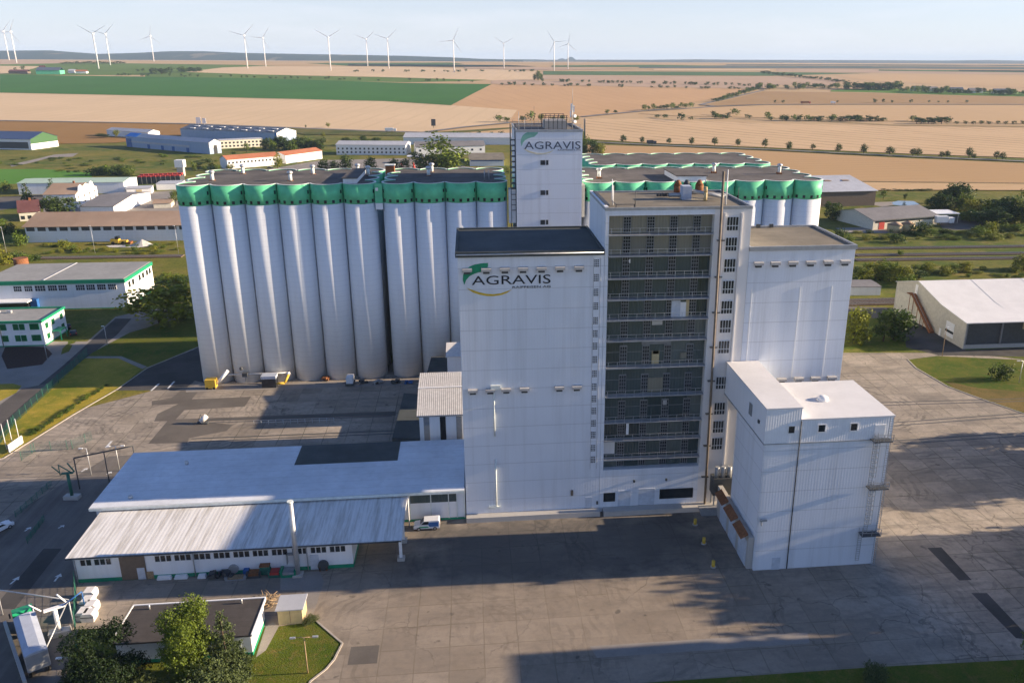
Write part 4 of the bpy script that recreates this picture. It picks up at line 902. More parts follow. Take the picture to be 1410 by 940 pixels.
# ================================================================ annexes behind the halls
T=thing('ribbed_annex','small annex with white ribbed lean-to roof against the logo block','building',(-7.2,151,0))
zf,zm,zb=atY(580,572,144.2).z,atY(583,534,151.6).z,atY(588,513,158.6).z
b=MB(); b.ext([(144.7,0),(158.2,0),(158.2,zb-.35),(151.6,zm-.35),(144.7,zf-.3)],(-11.2,0,0),(0,1,0),(0,0,1),(8.6,0,0)); obj('wall',b,M['shedwall'],T)
b=MB(); b.ext([(144.2,zf-.15),(151.6,zm-.15),(158.6,zb-.15),(158.6,zb-.32),(151.6,zm-.32),(144.2,zf-.32)],(-11.6,0,0),(0,1,0),(0,0,1),(9.1,0,0)); obj('roof',b,M['greyroof'],T)
for k in range(23):
    x=-11.6+k*.39; b=MB(); b.ext([(144.15,zf),(151.6,zm),(158.65,zb),(158.65,zb-.145),(151.6,zm-.145),(144.15,zf-.145)],(x,0,0),(0,1,0),(0,0,1),(.30,0,0)); obj('roof_rib',b,M['ribroof'],T)
b=MB(); b.box(-11.65,-2.5,151.4,151.8,zm+.003,zm+.1); obj('ridge_cap',b,M['white'],T)
for a_,mt in ((-10.4,'frame'),(-7.3,'black'),(-4.2,'frame')): pane(T,'louvre',a_,a_+1.1,.3,zf-.6,144.7,M[mt])
solo('dark_roof_annex',MB().prism([at(540,603,3.5)[:2],at(581,603,3.5)[:2],at(584,543,3.5)[:2],at(556,541,3.5)[:2]],0,3.5),M['darkroof'],'low annex with black flat roof left of the ribbed annex','building')
solo('dark_roof_annex',MB().prism([at(588,512,6)[:2],at(624,511,6)[:2],at(624,490,6)[:2],at(594,491,6)[:2]],0,6),M['darkroof'],'black flat-roofed annex behind the ribbed annex','building')
T=thing('small_stair_head','narrow white shed with ribbed roof behind the ribbed annex','building',(-4.8,178,0))
b=MB(); b.box(-6.6,-2.7,175.5,182,0,11.0); obj('wall',b,M['shedwall'],T); b=MB(); b.ext([(175.2,11.02),(182.4,12.0),(182.4,12.2),(175.2,11.2)],(-6.9,0,0),(0,1,0),(0,0,1),(4.3,0,0)); obj('roof',b,M['ribroof'],T)
# ================================================================ buildings around
def house(name,label,cat,C_,D_,L,e,r,wm,rm,gm=None,over=.5,front=0,fw=1.2,fh=1.1,fz=1.2,gable=0,gz=1.2,band=None,rows=1,door=None,chim=None,group=None,ridge=.5,plinth=None,wmat='glass',rt=.18):
    C_=Vector((C_[0],C_[1],0)); D_=Vector((D_[0],D_[1],0)); u=D_-C_; w=u.length; u.normalize(); l=Vector((-u.y,u.x,0))
    if l.x>0: l=-l
    up=Vector((0,0,1)); c0=C_+u*w/2+l*L/2
    T=thing(name,label,cat,tuple(c0),group=group); rp=w*ridge
    b=MB(); b.ext([(0,0),(w,0),(w,e),(rp,r),(0,e)],C_,u,up,l*L); W=obj('wall',b,M[wm],T)
    k=(r-e)/max(rp,.1); k2=(r-e)/max(w-rp,.1); s=.02
    b=MB(); b.ext([(-over,e-k*over+s),(rp,r+s),(w+over,e-k2*over+s),(w+over,e-k2*over+s+rt),(rp,r+s+rt),(-over,e-k*over+s+rt)],C_-l*over,u,up,l*(L+2*over)); RO=obj('roof',b,M[rm],T)
    if gm:
        b=MB(); b.ext([(.02,e*.55),(w-.02,e*.55),(w-.02,e),(rp,r-.02),(.02,e)],C_-l*.06,u,up,l*.05); obj('gable_panel',b,M[gm],T)
    ca=math.atan2(l.y,l.x)
    def wbox(nm,p,ln,h,z,mt,d=.1,ang=ca,par=None):
        b=MB(); b.obox((p.x,p.y,z),ln,d,h,ang); return obj(nm,b,M[mt],par or T)
    if front:
        for q in range(rows):
            for i in range(front):
                wbox('window',C_+l*(L*(i+.5)/front)-u*.04,fw,fh,fz+q*2.9,wmat)
    if band:
        b_=wbox('window_band',C_+l*(L/2)-u*.05,L*.94,band[1],band[0],band[2] if len(band)>2 else 'glass')
    if gable:
        for q in range(rows):
            for i in range(gable): wbox('window',C_+u*(w*(i+.5)/gable)-l*.04,fw,fh,gz+q*2.9,wmat,.1,ca+math.pi/2)
    if door: wbox('door',C_+l*(L*door[0])-u*.06,door[1],door[2],.02,door[3])
    if plinth: wbox('plinth',C_+l*(L/2)-u*.03,L+.1,.6,0,plinth,.08)
    if chim:
        p=C_+u*rp+l*(L*chim[0]); b=MB(); b.obox((p.x,p.y,r-.4),.9,.9,1.6,ca); obj('chimney',b,M['rust'],RO)
    T['_']=0; del T['_']
    return T,C_,u,l,w,wbox
def fr(px_l,px_r,depth): # front line from two ground pixels -> C,D,L
    A,B=at(*px_l),at(*px_r); d=(B-A); L_=d.length; d.normalize(); n=Vector((-d.y,d.x,0))
    if n.y<0: n=-n
    return B,B+n*depth,L_
# --- left: hall with green trim and office block
T=thing('trimmed_hall','long white hall with green roof edge left of the silos','building',(-128,272,0))
b=MB(); b.box(-152,-109.4,260.9,284,.3,8.3); obj('wall',b,M['shedwall'],T); b=MB(); b.box(-152,-109.34,260.84,284.06,0,.298); obj('plinth',b,M['trimgreen'],T)
b=MB(); b.box(-152.3,-109.1,260.5,284.4,8.302,9.45); obj('roof_edge',b,M['trimgreen'],T); b=MB(); b.box(-152,-109.5,260.9,284,9.452,9.6); obj('roof',b,M['hallroof'],T)
b=MB(); b.box(-133.6,-133.1,260.9,284,9.602,9.75); obj('roof_strip',b,M['paleroof'],T)
for x0,x1 in ((18.5,29),(33.5,44),(48,62),(66,78),(80.5,92),(104.5,116.5),(119,130.5),(134,145.5),(149,160)):
    a=atY(x0,395,260.9).x; c=atY(x1,395,260.9).x; W=framed(T,a,c,6.2,7.9,260.9,M['whiteframe'],M['glass'],.06)
    g=MB(); n=4
    for k in range(1,n): X=a+(c-a)*k/n; g.box(X-.05,X+.05,260.78,260.84,6.2,7.9)
    g.box(a,c,260.78,260.84,7.0,7.1); obj('mullion',g,M['whiteframe'],W)
for y in (263.5,266.5,272,275,278.5,281):
    b=MB(); b.box(-109.42,-109.3,y,y+1.6,6.0,7.8); obj('window',b,M['glass'],T)
b=MB(); b.box(-109.42,-109.28,268.6,270.6,.3,3.4); obj('door',b,M['doorgrey'],T)
b=MB(); b.box(-152,-137,256.5,260.8,3.6,3.9); cn=obj('canopy',b,M['white'],T); b=MB(); b.box(-152,-138,258.8,260.8,.3,3.55); obj('glazed_porch',b,M['glass'],T); b=MB(); b.box(-137.6,-135.6,259.3,260.8,.3,3.9); obj('blue_panel',b,M['bluepaint'],T)
solo('roof_tank',MB().tube((-152,286,0),(-152,286,11.2),2.2,20),M['rust'],'round red-brown tank behind the hall with green roof edge','tank',loc=(-152,286,0))
T=thing('office_block','two-storey white office block with green window frames and roof edge','building',(-134,231,0))
b=MB(); b.box(-152,-117.8,225.3,238.5,.35,6.7); obj('wall',b,M['shedwall'],T); b=MB(); b.box(-152,-117.74,225.24,238.56,0,.348); obj('plinth',b,M['trimgreen'],T)
b=MB(); b.box(-152,-117.5,225.0,225.5,6.702,7.35); b.box(-118.0,-117.5,225.5,238.8,6.702,7.35); b.box(-152,-118,238.3,238.8,6.702,7.35); obj('roof_edge',b,M['trimgreen'],T); b=MB(); b.box(-152,-118.02,225.52,238.28,6.702,6.95); obj('roof',b,M['hallroof'],T)
M['winggreen']=plain('green_tinted_window',(.01,.12,.04),.25,.5)
for x0,x1 in ((0,7.5),(18,24.5),(26.5,33),(41,53)):
    for y0,y1 in ((446,453.5),(461.5,469)):
        a=atY(x0,450,225.2).x; c=atY(x1,450,225.2).x; z1=atY(45,y0,225.2).z; z0=atY(45,y1,225.2).z; framed(T,a,c,z0,z1,225.3,M['trimgreen'],M['winggreen'],.1)
for y0 in (227,230.5,235.5):
    for z in (1.4,4.4):
        if y0==230.5 and z<2: continue
        b=MB(); b.box(-117.84,-117.68,y0,y0+1.5,z,z+1.5); obj('window',b,M['winggreen'],T)
b=MB(); b.box(-117.7,-115.4,229.6,233.4,2.7,2.9); b.box(-115.7,-115.5,229.7,229.9,0,2.7); b.box(-115.7,-115.5,233.1,233.3,0,2.7); obj('porch',b,M['trimgreen'],T)
b=MB(); b.tube((-128.6,225.15,0),(-128.6,225.15,6.8),.1,6); obj('downpipe',b,M['darksteel'],T)
for x,y in ((-142,233),(-138.5,233.4),(-136.4,233),(-134,234),(-131,234.2)):
    b=MB(); b.box(x,x+1.1,y,y+.9,6.952,7.7); obj('roof_unit',b,M['galv'],T)
# --- right: big pale hall
T=thing('pale_storage_hall','large pale hall with sloping white roof at the right edge','building',(170,218,0))
XA,XB=133.7,228; prof=[(0,0),(38.7,0),(38.7,8.9),(26.1,12.35),(12.8,8.95),(0,7.5)]
b=MB(); b.ext([(.02,0),(38.7,0),(38.7,8.88),(26.1,12.33),(12.8,8.93),(.02,7.48)],(XA,199,0),(0,1,0),(0,0,1),(.3,0,0)); b.box(XB-.3,XB,199,237.7,0,7.4); b.box(XA+.3,XB-.3,237.4,237.7,0,8.85); obj('wall',b,M['beige'],T)
b=MB(); b.ext([(-.4,7.4),(12.8,8.96),(26.1,12.36),(39,8.85),(39,9.05),(26.1,12.6),(12.8,9.2),(-.4,7.64)],(XA-.3,199,0),(0,1,0),(0,0,1),(XB-XA+.6,0,0)); obj('roof',b,M['roofwhite'],T)
for x in (150,166,182,198,214):
    b=MB(); b.ext([(-.2,7.56),(12.8,9.215),(26.1,12.615),(26.1,12.64),(12.8,9.24),(-.2,7.585)],(x,199,0),(0,1,0),(0,0,1),(.12,0,0)); obj('roof_seam',b,M['galv'],T)
b=MB(); b.box(XA+.3,XB-.3,199.6,199.8,1.1,7.4); obj('bay_shade',b,M['darksteel'],T)  # solid dark sheet painting the shade inside the open bays
b=MB(); b.box(XA+.3,XB-.3,199.0,199.5,0,1.08); obj('plinth_wall',b,M['conc_wall'],T)
b=MB()
for x in np.arange(XA+.4,XB,10.3): b.box(x,x+.25,199.0,199.55,1.1,7.4)
obj('bay_post',b,M['frame'],T)
b=MB(); b.box(XA-.06,XA,221,236.9,0,6.6); obj('wall_panel',b,M['cream'],T)
b=MB(); b.box(XA-.1,XA,204.2,208.2,1.2,5.4); G_=obj('gate',b,M['white'],T); b=MB(); b.box(XA-.14,XA-.1,204.2,208.2,2.4,3.1); obj('gate_band',b,M['black'],G_)
b=MB(); b.box(XA-.1,XA,210.2,211.2,.02,2.2); b.box(XA-.1,XA,225.2,226.6,8.2,11.2); obj('door',b,M['white'],T)
b=MB(); b.ext([(150.5,7.15),(160,6.1),(228,6.1),(228,7.15)],(0,196.5,0),(1,0,0),(0,0,1),(0,2.6,0)); obj('canopy',b,M['roofwhite'],T)
b=MB(); b.box(150.3,150.6,196.4,199,5.4,7.4); obj('canopy_edge',b,M['tan'],T)
T=thing('outside_staircase','brown steel outside stair climbing the gable of the pale hall','staircase',(132.6,222,0))
b=MB(); b.ext([(0,0),(.5,0),(12.3,8.0),(12.3,8.6),(0,.5)],(131.9,213,0),(0,1,0),(0,0,1),(1.4,0,0)); obj('flight',b,M['rust'],T)
b=MB(); b.box(131.8,133.5,225,228,8.0,8.2); obj('landing',b,M['rust'],T)
for y,z in ((217,2.6),(221,5.2),(226,8)): b=MB(); b.box(131.9,132.05,y,y+.15,0,z); b.box(133.2,133.35,y,y+.15,0,z); b.box(132.05,133.2,y,y+.15,z-.2,z); obj('support',b,M['rust'],T)
b=MB(); b.tube((131.9,213,1.3),(131.9,225.3,9.5),.05); b.tube((133.3,213,1.3),(133.3,225.3,9.5),.05); obj('railing',b,M['steel'],T)
T,*_=house('container_shed','small pale container shed behind the right block','shed',*fr((1150,407),(1212,406.5),9),2.9,3.1,'shedwall','greyroof',over=.15)
# --- right middle ground
BT,*br_=house('barn','barn with pale sheet roof and skylights right of the silos','barn',at(1204,283),Vector(at(1204,283))+Vector((-3,45,0)),52,8.2,12.5,'brown','paleroof',over=.8,ridge=.7)
for k in range(4):
    q=br_[0]+br_[2]*(8+k*11)+br_[1]*(br_[3]*.45); b=MB(); b.obox((q.x,q.y,8.2+(12.5-8.2)*.45/.7+.25),4,3,.25,math.atan2(br_[2].y,br_[2].x)); obj('skylight',b,M['brownroof'],BT)
house('workshop_building','long pale green workshop with dark grey roof and red door','building',at(1290,310),Vector(at(1290,310))+Vector((-6.5,27,0)),at(1290,310).x-at(1187,312).x,4.6,7.6,'cream','greyroof',over=.6,band=(3.2,.8),door=(.87,3.2,3.4,'redpaint'),gable=4,fw=3,fh=.8,gz=3.0)
T=thing('loading_canopy','white canopy at the right end of the grey-roofed workshop','canopy',(229,380,0)); b=MB(); p=at(1296,308)
b.box(p.x-3,p.x+9,p.y,p.y+11,4.6,5.0); obj('roof',b,M['white'],T); b=MB()
for dx in (-2.5,8.5): b.box(p.x+dx-.1,p.x+dx+.1,p.y+.3,p.y+.5,0,4.6)
obj('post',b,M['steel'],T)
def round_tank(label,x,y,rr,h):
    p=at(x,y); T=thing('round_tank',label,'tank',tuple(p),group='brown round tanks by the railway')
    b=MB(); b.tube(p,(p.x,p.y,h),rr,24); obj('shell',b,M['tan'],T); b=MB(); b.tube((p.x,p.y,h+.002),(p.x,p.y,h+1.3),rr+.15,24,.2); obj('roof',b,M['brownroof'],T)
round_tank('round brown tank left of its pair in front of the workshop',1232,319,3.6,3.4); round_tank('round brown tank right of its pair in front of the workshop',1249,319,2.9,3.9)
psheet('pond',[(1228,279),(1236,276.6),(1258,277),(1266,281.5),(1244,283.5),(1230,282)],M['water'],.03)
psheet('yard',[(1292,306),(1300,296),(1340,299),(1354,306),(1342,316),(1300,318)],M['asph2'],.02)
psheet('path',[(1150,314),(1190,313),(1260,318),(1240,321.5),(1160,320)],M['pave'],.02)
psheet('path',[(1190,279),(1235,277.5),(1240,281),(1215,285)],M['pave'],.02)
# --- left middle ground
house('long_barn','long low barn with brown cement roof and whitewashed front','barn',*fr((38,334),(262,331),27),6.9,10.6,'silo','brownroof',over=.9,front=15,fw=3.3,fh=1.6,fz=4.9,wmat='darksteel')
Cb,Db,Lb=at(289.4,212.5),at(305.5,210.8),115
T,*rest=house('blue_warehouse','long pale blue warehouse with bright blue left roof end','warehouse',Cb,Db,Lb,9.2,11.8,'bluewall','paleroof','white',over=.3)
wb=rest[-1]; C0,u0,l0=rest[0],rest[1],rest[2]
b=MB(); b.ext([(-.35,9.25),(rest[3]/2,12.05),(rest[3]/2,12.12),(-.35,9.32)],C0+l0*(Lb-16),u0,(0,0,1),l0*16.4); obj('blue_roof_end',b,M['bluesheet'],T)
for f_ in (.25,.42,.55,.72): wb('gate',C0+l0*(Lb*f_)-u0*.1,3.6,3.6,.02,'bluepaint')
wb('blue_end_panel',C0+l0*(Lb-4)-u0*.1,8,7.5,.02,'bluepaint'); wb('wall_band',C0+l0*(Lb*.6)-u0*.1,Lb*.75,1.6,4.2,'paleroof')
b=MB(); b.obox((*(C0+u0*(rest[3]*.5)-l0*.1)[:2],.02),3.4,.2,7,math.atan2(u0.y,u0.x)); obj('door',b,M['black'],T)
C3,D3=at(382,195.5),at(408.5,192)
T,*rest=house('blue_roof_factory','wide factory with slate blue roof and white skylight strips','factory',C3,D3,118,8.5,12,'bluewall','navyroof','white',over=.4)
C0,u0,l0,w0,wb=rest
for k in range(7):
    for f_ in (.12,.34,.66,.86):
        s=w0*f_; z=8.5+(12-8.5)*(s/(w0/2) if s<w0/2 else (w0-s)/(w0/2)); b=MB(); b.ext([(s-1.3,.0),(s+1.3,.0),(s+1.3,.35),(s-1.3,.35)],C0+l0*(6+k*16)+Vector((0,0,z+.2)),u0,(0,0,1),l0*6); obj('skylight',b,M['white'],T)
wb('blue_corner',C0+l0*1.2-u0*.08,2.4,8.4,.02,'bluepaint')
house('office_building','white two-storey offices with windows in front of the slate blue factory','building',*fr((304,205),(362,202),12),7.2,7.5,'cream','paleroof',front=11,rows=2,fw=1.7,fh=1.5)
house('gable_shed','white gabled shed left of the slate blue factory','shed',at(205,191),at(221,189.5),60,6,8.2,'white','paleroof')
Ch=at(314,233); v4=(at(385,227)-Ch)
house('row_building','long white building with orange tiled roof, nearest of its pair','building',Ch+v4,Ch+v4+Vector((-v4.y,v4.x,0)).normalized()*13,v4.length,6.6,9,'white','tile',front=14,fw=1.3,fh=1.4,fz=3.6,over=.4)
Ch=at(394,225.5); v4=(at(444,218.5)-Ch)
T,*rest=house('row_building','low white building with orange tiled roof, the farther of its pair','building',Ch+v4,Ch+v4+Vector((-v4.y,v4.x,0)).normalized()*13,v4.length,6.2,8.4,'white','tile',over=.4)
rest[-1]('blue_gate',rest[0]+rest[2]*(rest[2].length*0+v4.length*.8)-rest[1]*.1,v4.length*.2,4.6,.02,'bluewall')
house('market_building','white two-storey flats with pale roof beyond the left silo roof','building',at(559,213.8),at(566,209.8),58,8.2,10.4,'white','paleroof',front=16,rows=2,fw=1.4,fh=1.4,fz=1.5)
house('long_hall','very long pale-roofed hall farthest back left of the tower','hall',*fr((556,199),(706,199.5),30),6.5,9.5,'white','paleroof')
house('dark_roof_hall','hall with dark roof behind the big round tree','hall',*fr((573,214),(668,212),22),7,10,'white','greyroof',front=8,fw=1.6,fh=1.6,fz=3)
T,*rest=house('supermarket','flat market hall with tan roof and bunting left of the tower','shop',*fr((647,229),(694,228.6),48),4.6,6.4,'white','sunroof',band=(3.6,.7,'bluepaint'),over=.8)
house('mint_roof_hall','hall with pale mint green roof beyond the stepped white house','hall',at(172,266),at(190,258.6),58,6.4,7.6,'shedwall','mintroof','white',over=.3)
T,*rest=house('stepped_gable_house','bright white house with wavy gable and brown roof','house',at(107,286.6),at(136,274.6),16,7.2,11.2,'white','brownroof',over=.2,gable=4,rows=2,fw=1.2,fh=1.3,gz=1.6,chim=(.35,))
p,u_,l_,w_=rest[0],rest[1],rest[2],rest[3]
for s in (.25,.75): b=MB(); b.ext([(w_*s-4.2,7.0),(w_*s-2,10.6),(w_*s,11.4),(w_*s+2,10.6),(w_*s+4.2,7.0)],p-l_*.15,u_,(0,0,1),l_*.4); obj('gable_top',b,M['white'],T)
house('red_roof_house','small white house with dark red hipped roof and arched front','house',*fr((28,305),(56,303),11),4.6,9.2,'cream','darktile',front=3,fw=1.6,fh=1.7,fz=.9,over=.5,chim=(.4,))
house('pale_roof_hall','long low hall with sunlit grey roof running away from the camera','hall',at(158,297),at(208,276),16,4.6,6.8,'white','greyroof',over=.4)
house('solar_barn','large green gabled barn with solar panels on its roof','barn',at(44,206.6),at(81,201.5),85,9,14,'shedwall','solar','gablegreen',over=.6,band=(1.0,5.5,'darksteel'))
T=thing('tower_kiosk','small white water tower kiosk on a narrow stem','kiosk',tuple(at(249,243))); p=at(249,243)
b=MB(); b.box(p.x-2,p.x+2,p.y,p.y+4,0,6); obj('stem',b,M['conc_wall'],T); b=MB(); b.box(p.x-2.8,p.x+2.8,p.y-.8,p.y+4.8,6.002,10.8); obj('head',b,M['white'],T)
k=0
for i in range(9):
    p=at(193+i*6.6,254-i*.25); b=MB()
    b.box(p.x-1.25,p.x+1.25,p.y,p.y+9,0,4.4); o=solo('crate_stack',b,M['darksteel'],'dark crate stack with red top, %s in the row of nine'%['first from the left','second from the left','third from the left','fourth from the left','the middle one','fourth from the right','third from the right','second from the right','first from the right'][i],'crates','rows of stacked crates')
    r_=MB(); r_.box(-1.25,1.25,0,2,2.202,3.6); r_.box(-1.25,1.25,-4.4,-2,2.202,2.9); cc=bpy.data.objects.new('red_crates',mkmesh('red_crates',r_,M['redpaint'],(0,0,0))); COL.objects.link(cc); cc.parent=o; cc.location=(0,0,2.2)
house('flat_shop','low white shop with flat roof right of the crate stacks','shop',*fr((216,262),(250,261),14),3.6,3.8,'white','paleroof',over=.2)
house('small_shed','small yellow-doored white shed right of the mint roof hall','shed',*fr((175,268),(209,266.6),10),3.4,3.8,'white','paleroof',door=(.5,3,2.6,'tan'))
house('bungalow','low tan-roofed bungalow behind the long barn','house',*fr((212,287),(236,286),12),2.6,3.8,'cream','brownroof')
# farm on the rise at left: built on the terrain
def farm(label,x0,x1,yb,h,wm,rm,dep=30):
    A,B=G(x0,yb),G(x1,yb); z=min(A.z,B.z)-.3; T=thing('farm_building',label,'farm building',tuple(A.lerp(B,.5)),group='farm buildings on the green rise')
    d=(B-A); d.z=0; n=Vector((-d.y,d.x,0)).normalized()
    b=MB(); b.prism([A[:2],B[:2],(B+n*dep)[:2],(A+n*dep)[:2]],z,z+h*.6); obj('wall',b,M[wm],T)
    b=MB(); b.ext([(-1,h*.6),(dep/2,h),(dep+1,h*.6),(dep+1,h*.6+.4),(dep/2,h+.4),(-1,h*.6+.4)],(A.x,A.y,z),n,(0,0,1),d); obj('roof',b,M[rm],T)
farm('teal farm hall with violet blue roof on the green rise',50,83,102.6,17,'green','navyroof'); farm('low red-roofed farm sheds left of the teal hall',12,38,101.8,10,'brown','darktile',20)
farm('white farm shed right of the teal hall',94,103,101,10,'white','paleroof',15); farm('red-roofed farm cottage at the right end of the farm',104,119,101.4,9,'white','tile',15); farm('farmhouse with red roof behind the teal hall',54,62,99,16,'white','darktile',12)
# village roofs among the trees at far right
for i,(x,y,l) in enumerate(((1266,125.5,'village barn with dark roof at the left end of the village trees'),(1283,126.5,'village house with grey roof second from the left'),(1318,127.5,'village house with dark roof in the middle of the trees'),(1344,128.5,'pale village shed right of the middle'),(1378,129.5,'village house near the right end of the trees'))):
    A=G(x-9,y); B=G(x+9,y); T=thing('village_house',l,'house',tuple(A.lerp(B,.5)),group='village houses at far right'); d=(B-A); d.z=0; n=Vector((-d.y,d.x,0)).normalized(); z=A.z-.5
    b=MB(); b.prism([A[:2],B[:2],(B+n*12)[:2],(A+n*12)[:2]],z,z+5); obj('wall',b,M['cream' if i!=3 else 'white'],T); b=MB(); b.ext([(-.8,5),(6,10.5),(12.8,5),(12.8,5.4),(6,10.9),(-.8,5.4)],(A.x,A.y,z),n,(0,0,1),d); obj('roof',b,M['navyroof' if i%2==0 else 'greyroof'],T)
# ================================================================ bottom left: dark roof house, kiosk
z=3.2; A=at(205,908); 
FR=atY(345,871,at(345,903).y); zz=FR.z
p_fr=at(345,903); p_br=at(368,862); dep=(p_br-p_fr).length; lft=(at(343,903)-at(200,913)).length
ux=Vector((1,0.0,0)); uy=Vector((0,1,0)); z=max(2.6,min(4,zz)); q0=at(344,874,z); q1=at(366,823,z); q3=at(170,866,z)
X1_,Y0_,Y1_=(q0.x+q1.x)/2,q0.y,q1.y; X0_=at(186,831,z).x
T=thing('flat_roof_house','low white house with dark brown flat roof and green plinth','building',((X0_+X1_)/2,(Y0_+Y1_)/2,0))
b=MB(); b.box(X0_+.3,X1_-.25,Y0_+.6,Y1_-.3,.5,z-.25); obj('wall',b,M['white'],T); b=MB(); b.box(X0_+.25,X1_-.2,Y0_+.55,Y1_-.25,0,.498); obj('plinth',b,M['trimgreen'],T)
b=MB(); b.box(X0_,X1_,Y0_,Y1_,z-.248,z); obj('roof',b,M['asph_roof'],T); b=MB(); b.box(X0_-.1,X1_+.1,Y1_+.002,Y1_+.22,z-.25,z+.12); b.box(X1_+.002,X1_+.16,Y0_,Y1_,z-.25,z+.1); b.box(X0_-.14,X0_-.002,Y0_,Y1_,z-.25,z+.1); obj('roof_edge',b,M['white'],T)
for x,y in ((206,838),(270,834),(333,830)):
    p=at(x,y,z); b=MB(); b.tube((p.x,p.y,z),(p.x,p.y,z+.7),.12,8); obj('flue',b,M['galv'],T)
b=MB(); b.box(X1_-3.4,X1_-1.6,Y0_+.5,Y0_+.58,.55,2.2); obj('window',b,M['doorgrey'],T)
HZ=(X0_,X1_,Y0_,Y1_,z)
k0=at(384,860); k1=at(417.5,857.5); h=atY(384,840,k0.y).z
T=thing('kiosk','small tan transformer kiosk with pale roof beside the lawn','kiosk',tuple(k0.lerp(k1,.5)))
b=MB(); b.box(k0.x,k1.x,k0.y,k0.y+3.0,0,h-.02); obj('wall',b,M['tan'],T); b=MB(); b.box(k0.x-.25,k1.x+.25,k0.y-.25,k0.y+3.3,h,h+.16); obj('roof',b,M['paleroof'],T)
b=MB(); b.box((k0.x+k1.x)/2-.03,(k0.x+k1.x)/2+.03,k0.y-.03,k0.y,.2,h-.2); obj('door_seam',b,M['brown'],T)
# ================================================================ trees
def crown_mesh(name,blobs,n,leaf,mat,seed,clump=7,shell=.55,droop=0.0):
    """leaf clumps scattered through the volume of the blobs (unit height tree, z 0..1)"""
    g=np.random.default_rng(seed); B=np.array([b[:6] for b in blobs],float); wgt=B[:,3]*B[:,4]*B[:,5]; wgt/=wgt.sum()
    nc=max(1,n//clump); bi=g.choice(len(B),nc,p=wgt); d=g.normal(size=(nc,3)); d/=np.linalg.norm(d,axis=1)[:,None]
    rr=shell+(1-shell)*g.random(nc)**.6; rr*=1+.16*g.normal(size=nc)
    cen=B[bi,:3]+d*B[bi,3:6]*rr[:,None]
    ctr=np.repeat(cen,clump,0)+g.normal(size=(nc*clump,3))*leaf*1.15; dd=np.repeat(d,clump,0)
    m_=len(ctr); nrm=dd*.7+g.normal(size=(m_,3))*.75+np.array([0,0,.35-droop]); nrm/=np.linalg.norm(nrm,axis=1)[:,None]
    t=np.cross(nrm,g.normal(size=(m_,3))); t/=np.linalg.norm(t,axis=1)[:,None]; s=np.cross(nrm,t)
    a=(leaf*(.55+.75*g.random(m_)))[:,None]; b=a*(.5+.35*g.random(m_))[:,None]
    v=np.stack([ctr-t*a,ctr+s*b,ctr+t*a,ctr-s*b],1).reshape(-1,3)
    me=bpy.data.meshes.new(name); me.vertices.add(len(v)); me.vertices.foreach_set('co',v.ravel())
    me.loops.add(m_*4); me.loops.foreach_set('vertex_index',np.arange(m_*4,dtype=np.int32)); me.polygons.add(m_)
    me.polygons.foreach_set('loop_start',np.arange(0,m_*4,4,dtype=np.int32)); me.update(calc_edges=True); me.materials.append(mat); return me
def trunk_mesh(name,h,r,limbs,seed):
    g=random.Random(seed); mb=MB(); p=Vector((0,0,-.01)); q=Vector((g.uniform(-.02,.02),g.uniform(-.02,.02),h)); mb.tube(p,q,r,7,r*.55)
    for k in range(limbs):
        a=g.uniform(0,6.28); s=q*g.uniform(.45,.95); e=s+Vector((math.cos(a)*g.uniform(.12,.26),math.sin(a)*g.uniform(.12,.26),g.uniform(.12,.3))); mb.tube(s,e,r*.4,5,r*.15)
    return mkmesh(name,mb,M['bark'])
def rblobs(seed,n,rx,z0,z1,br):
    g=random.Random(seed); o=[]
    for k in range(n):
        z=g.uniform(z0,z1); f=1-abs((z-(z0+z1)/2)/((z1-z0)/2+.12))**2*.55; a=g.uniform(0,6.28); d=g.uniform(.3,1)*rx*f
        s=br*g.uniform(.7,1.25); o.append((d*math.cos(a),d*math.sin(a),z,s,s,s*.85))
    return o
KIND={}
def kind(k,crown,trunk): KIND[k]=(crown,trunk)
for i in range(3): kind('broad%d'%i,crown_mesh('crown',rblobs(20+i,13,.24,.36,.86,.155),1900,.024,M['leaf'],i),trunk_mesh('trunk',.42,.028,5,i))
for i in range(2): kind('dark%d'%i,crown_mesh('crown',rblobs(40+i,12,.27,.34,.86,.17),1500,.028,M['leafd'],10+i),trunk_mesh('trunk',.4,.03,5,i))
for i in range(2): kind('yellow%d'%i,crown_mesh('crown',rblobs(60+i,12,.26,.32,.86,.16),1500,.028,M['leafy'],20+i),trunk_mesh('trunk',.4,.026,5,i))
kind('poplar',crown_mesh('crown',[(0,0,.2+.09*k,.13-.008*abs(k-3),.13-.008*abs(k-3),.09) for k in range(8)],900,.030,M['leaf'],31),trunk_mesh('trunk',.3,.022,2,3))
kind('oval',crown_mesh('crown',[(0,0,.34,.2,.2,.15),(.03,.02,.5,.23,.23,.2),(-.02,.01,.68,.2,.2,.18),(0,0,.84,.13,.13,.12)],700,.036,M['leafd'],33),trunk_mesh('trunk',.3,.03,2,4))
kind('bush',crown_mesh('crown',[(0,0,.4,.5,.5,.42),(.35,.1,.35,.4,.4,.36),(-.3,-.15,.4,.42,.4,.4),(.05,.3,.5,.4,.4,.4)],900,.06,M['leaf'],35),trunk_mesh('trunk',.3,.03,3,5))
kind('bushy',crown_mesh('crown',[(0,0,.4,.5,.5,.42),(.4,.1,.3,.4,.4,.3),(-.35,-.1,.35,.42,.4,.36)],800,.06,M['leafy'],36),trunk_mesh('trunk',.3,.03,3,5))
kind('bushd',crown_mesh('crown',[(0,0,.4,.5,.5,.45),(.35,.1,.38,.42,.4,.4),(-.3,-.1,.4,.42,.4,.4)],800,.06,M['leafd'],37),trunk_mesh('trunk',.3,.03,3,5))
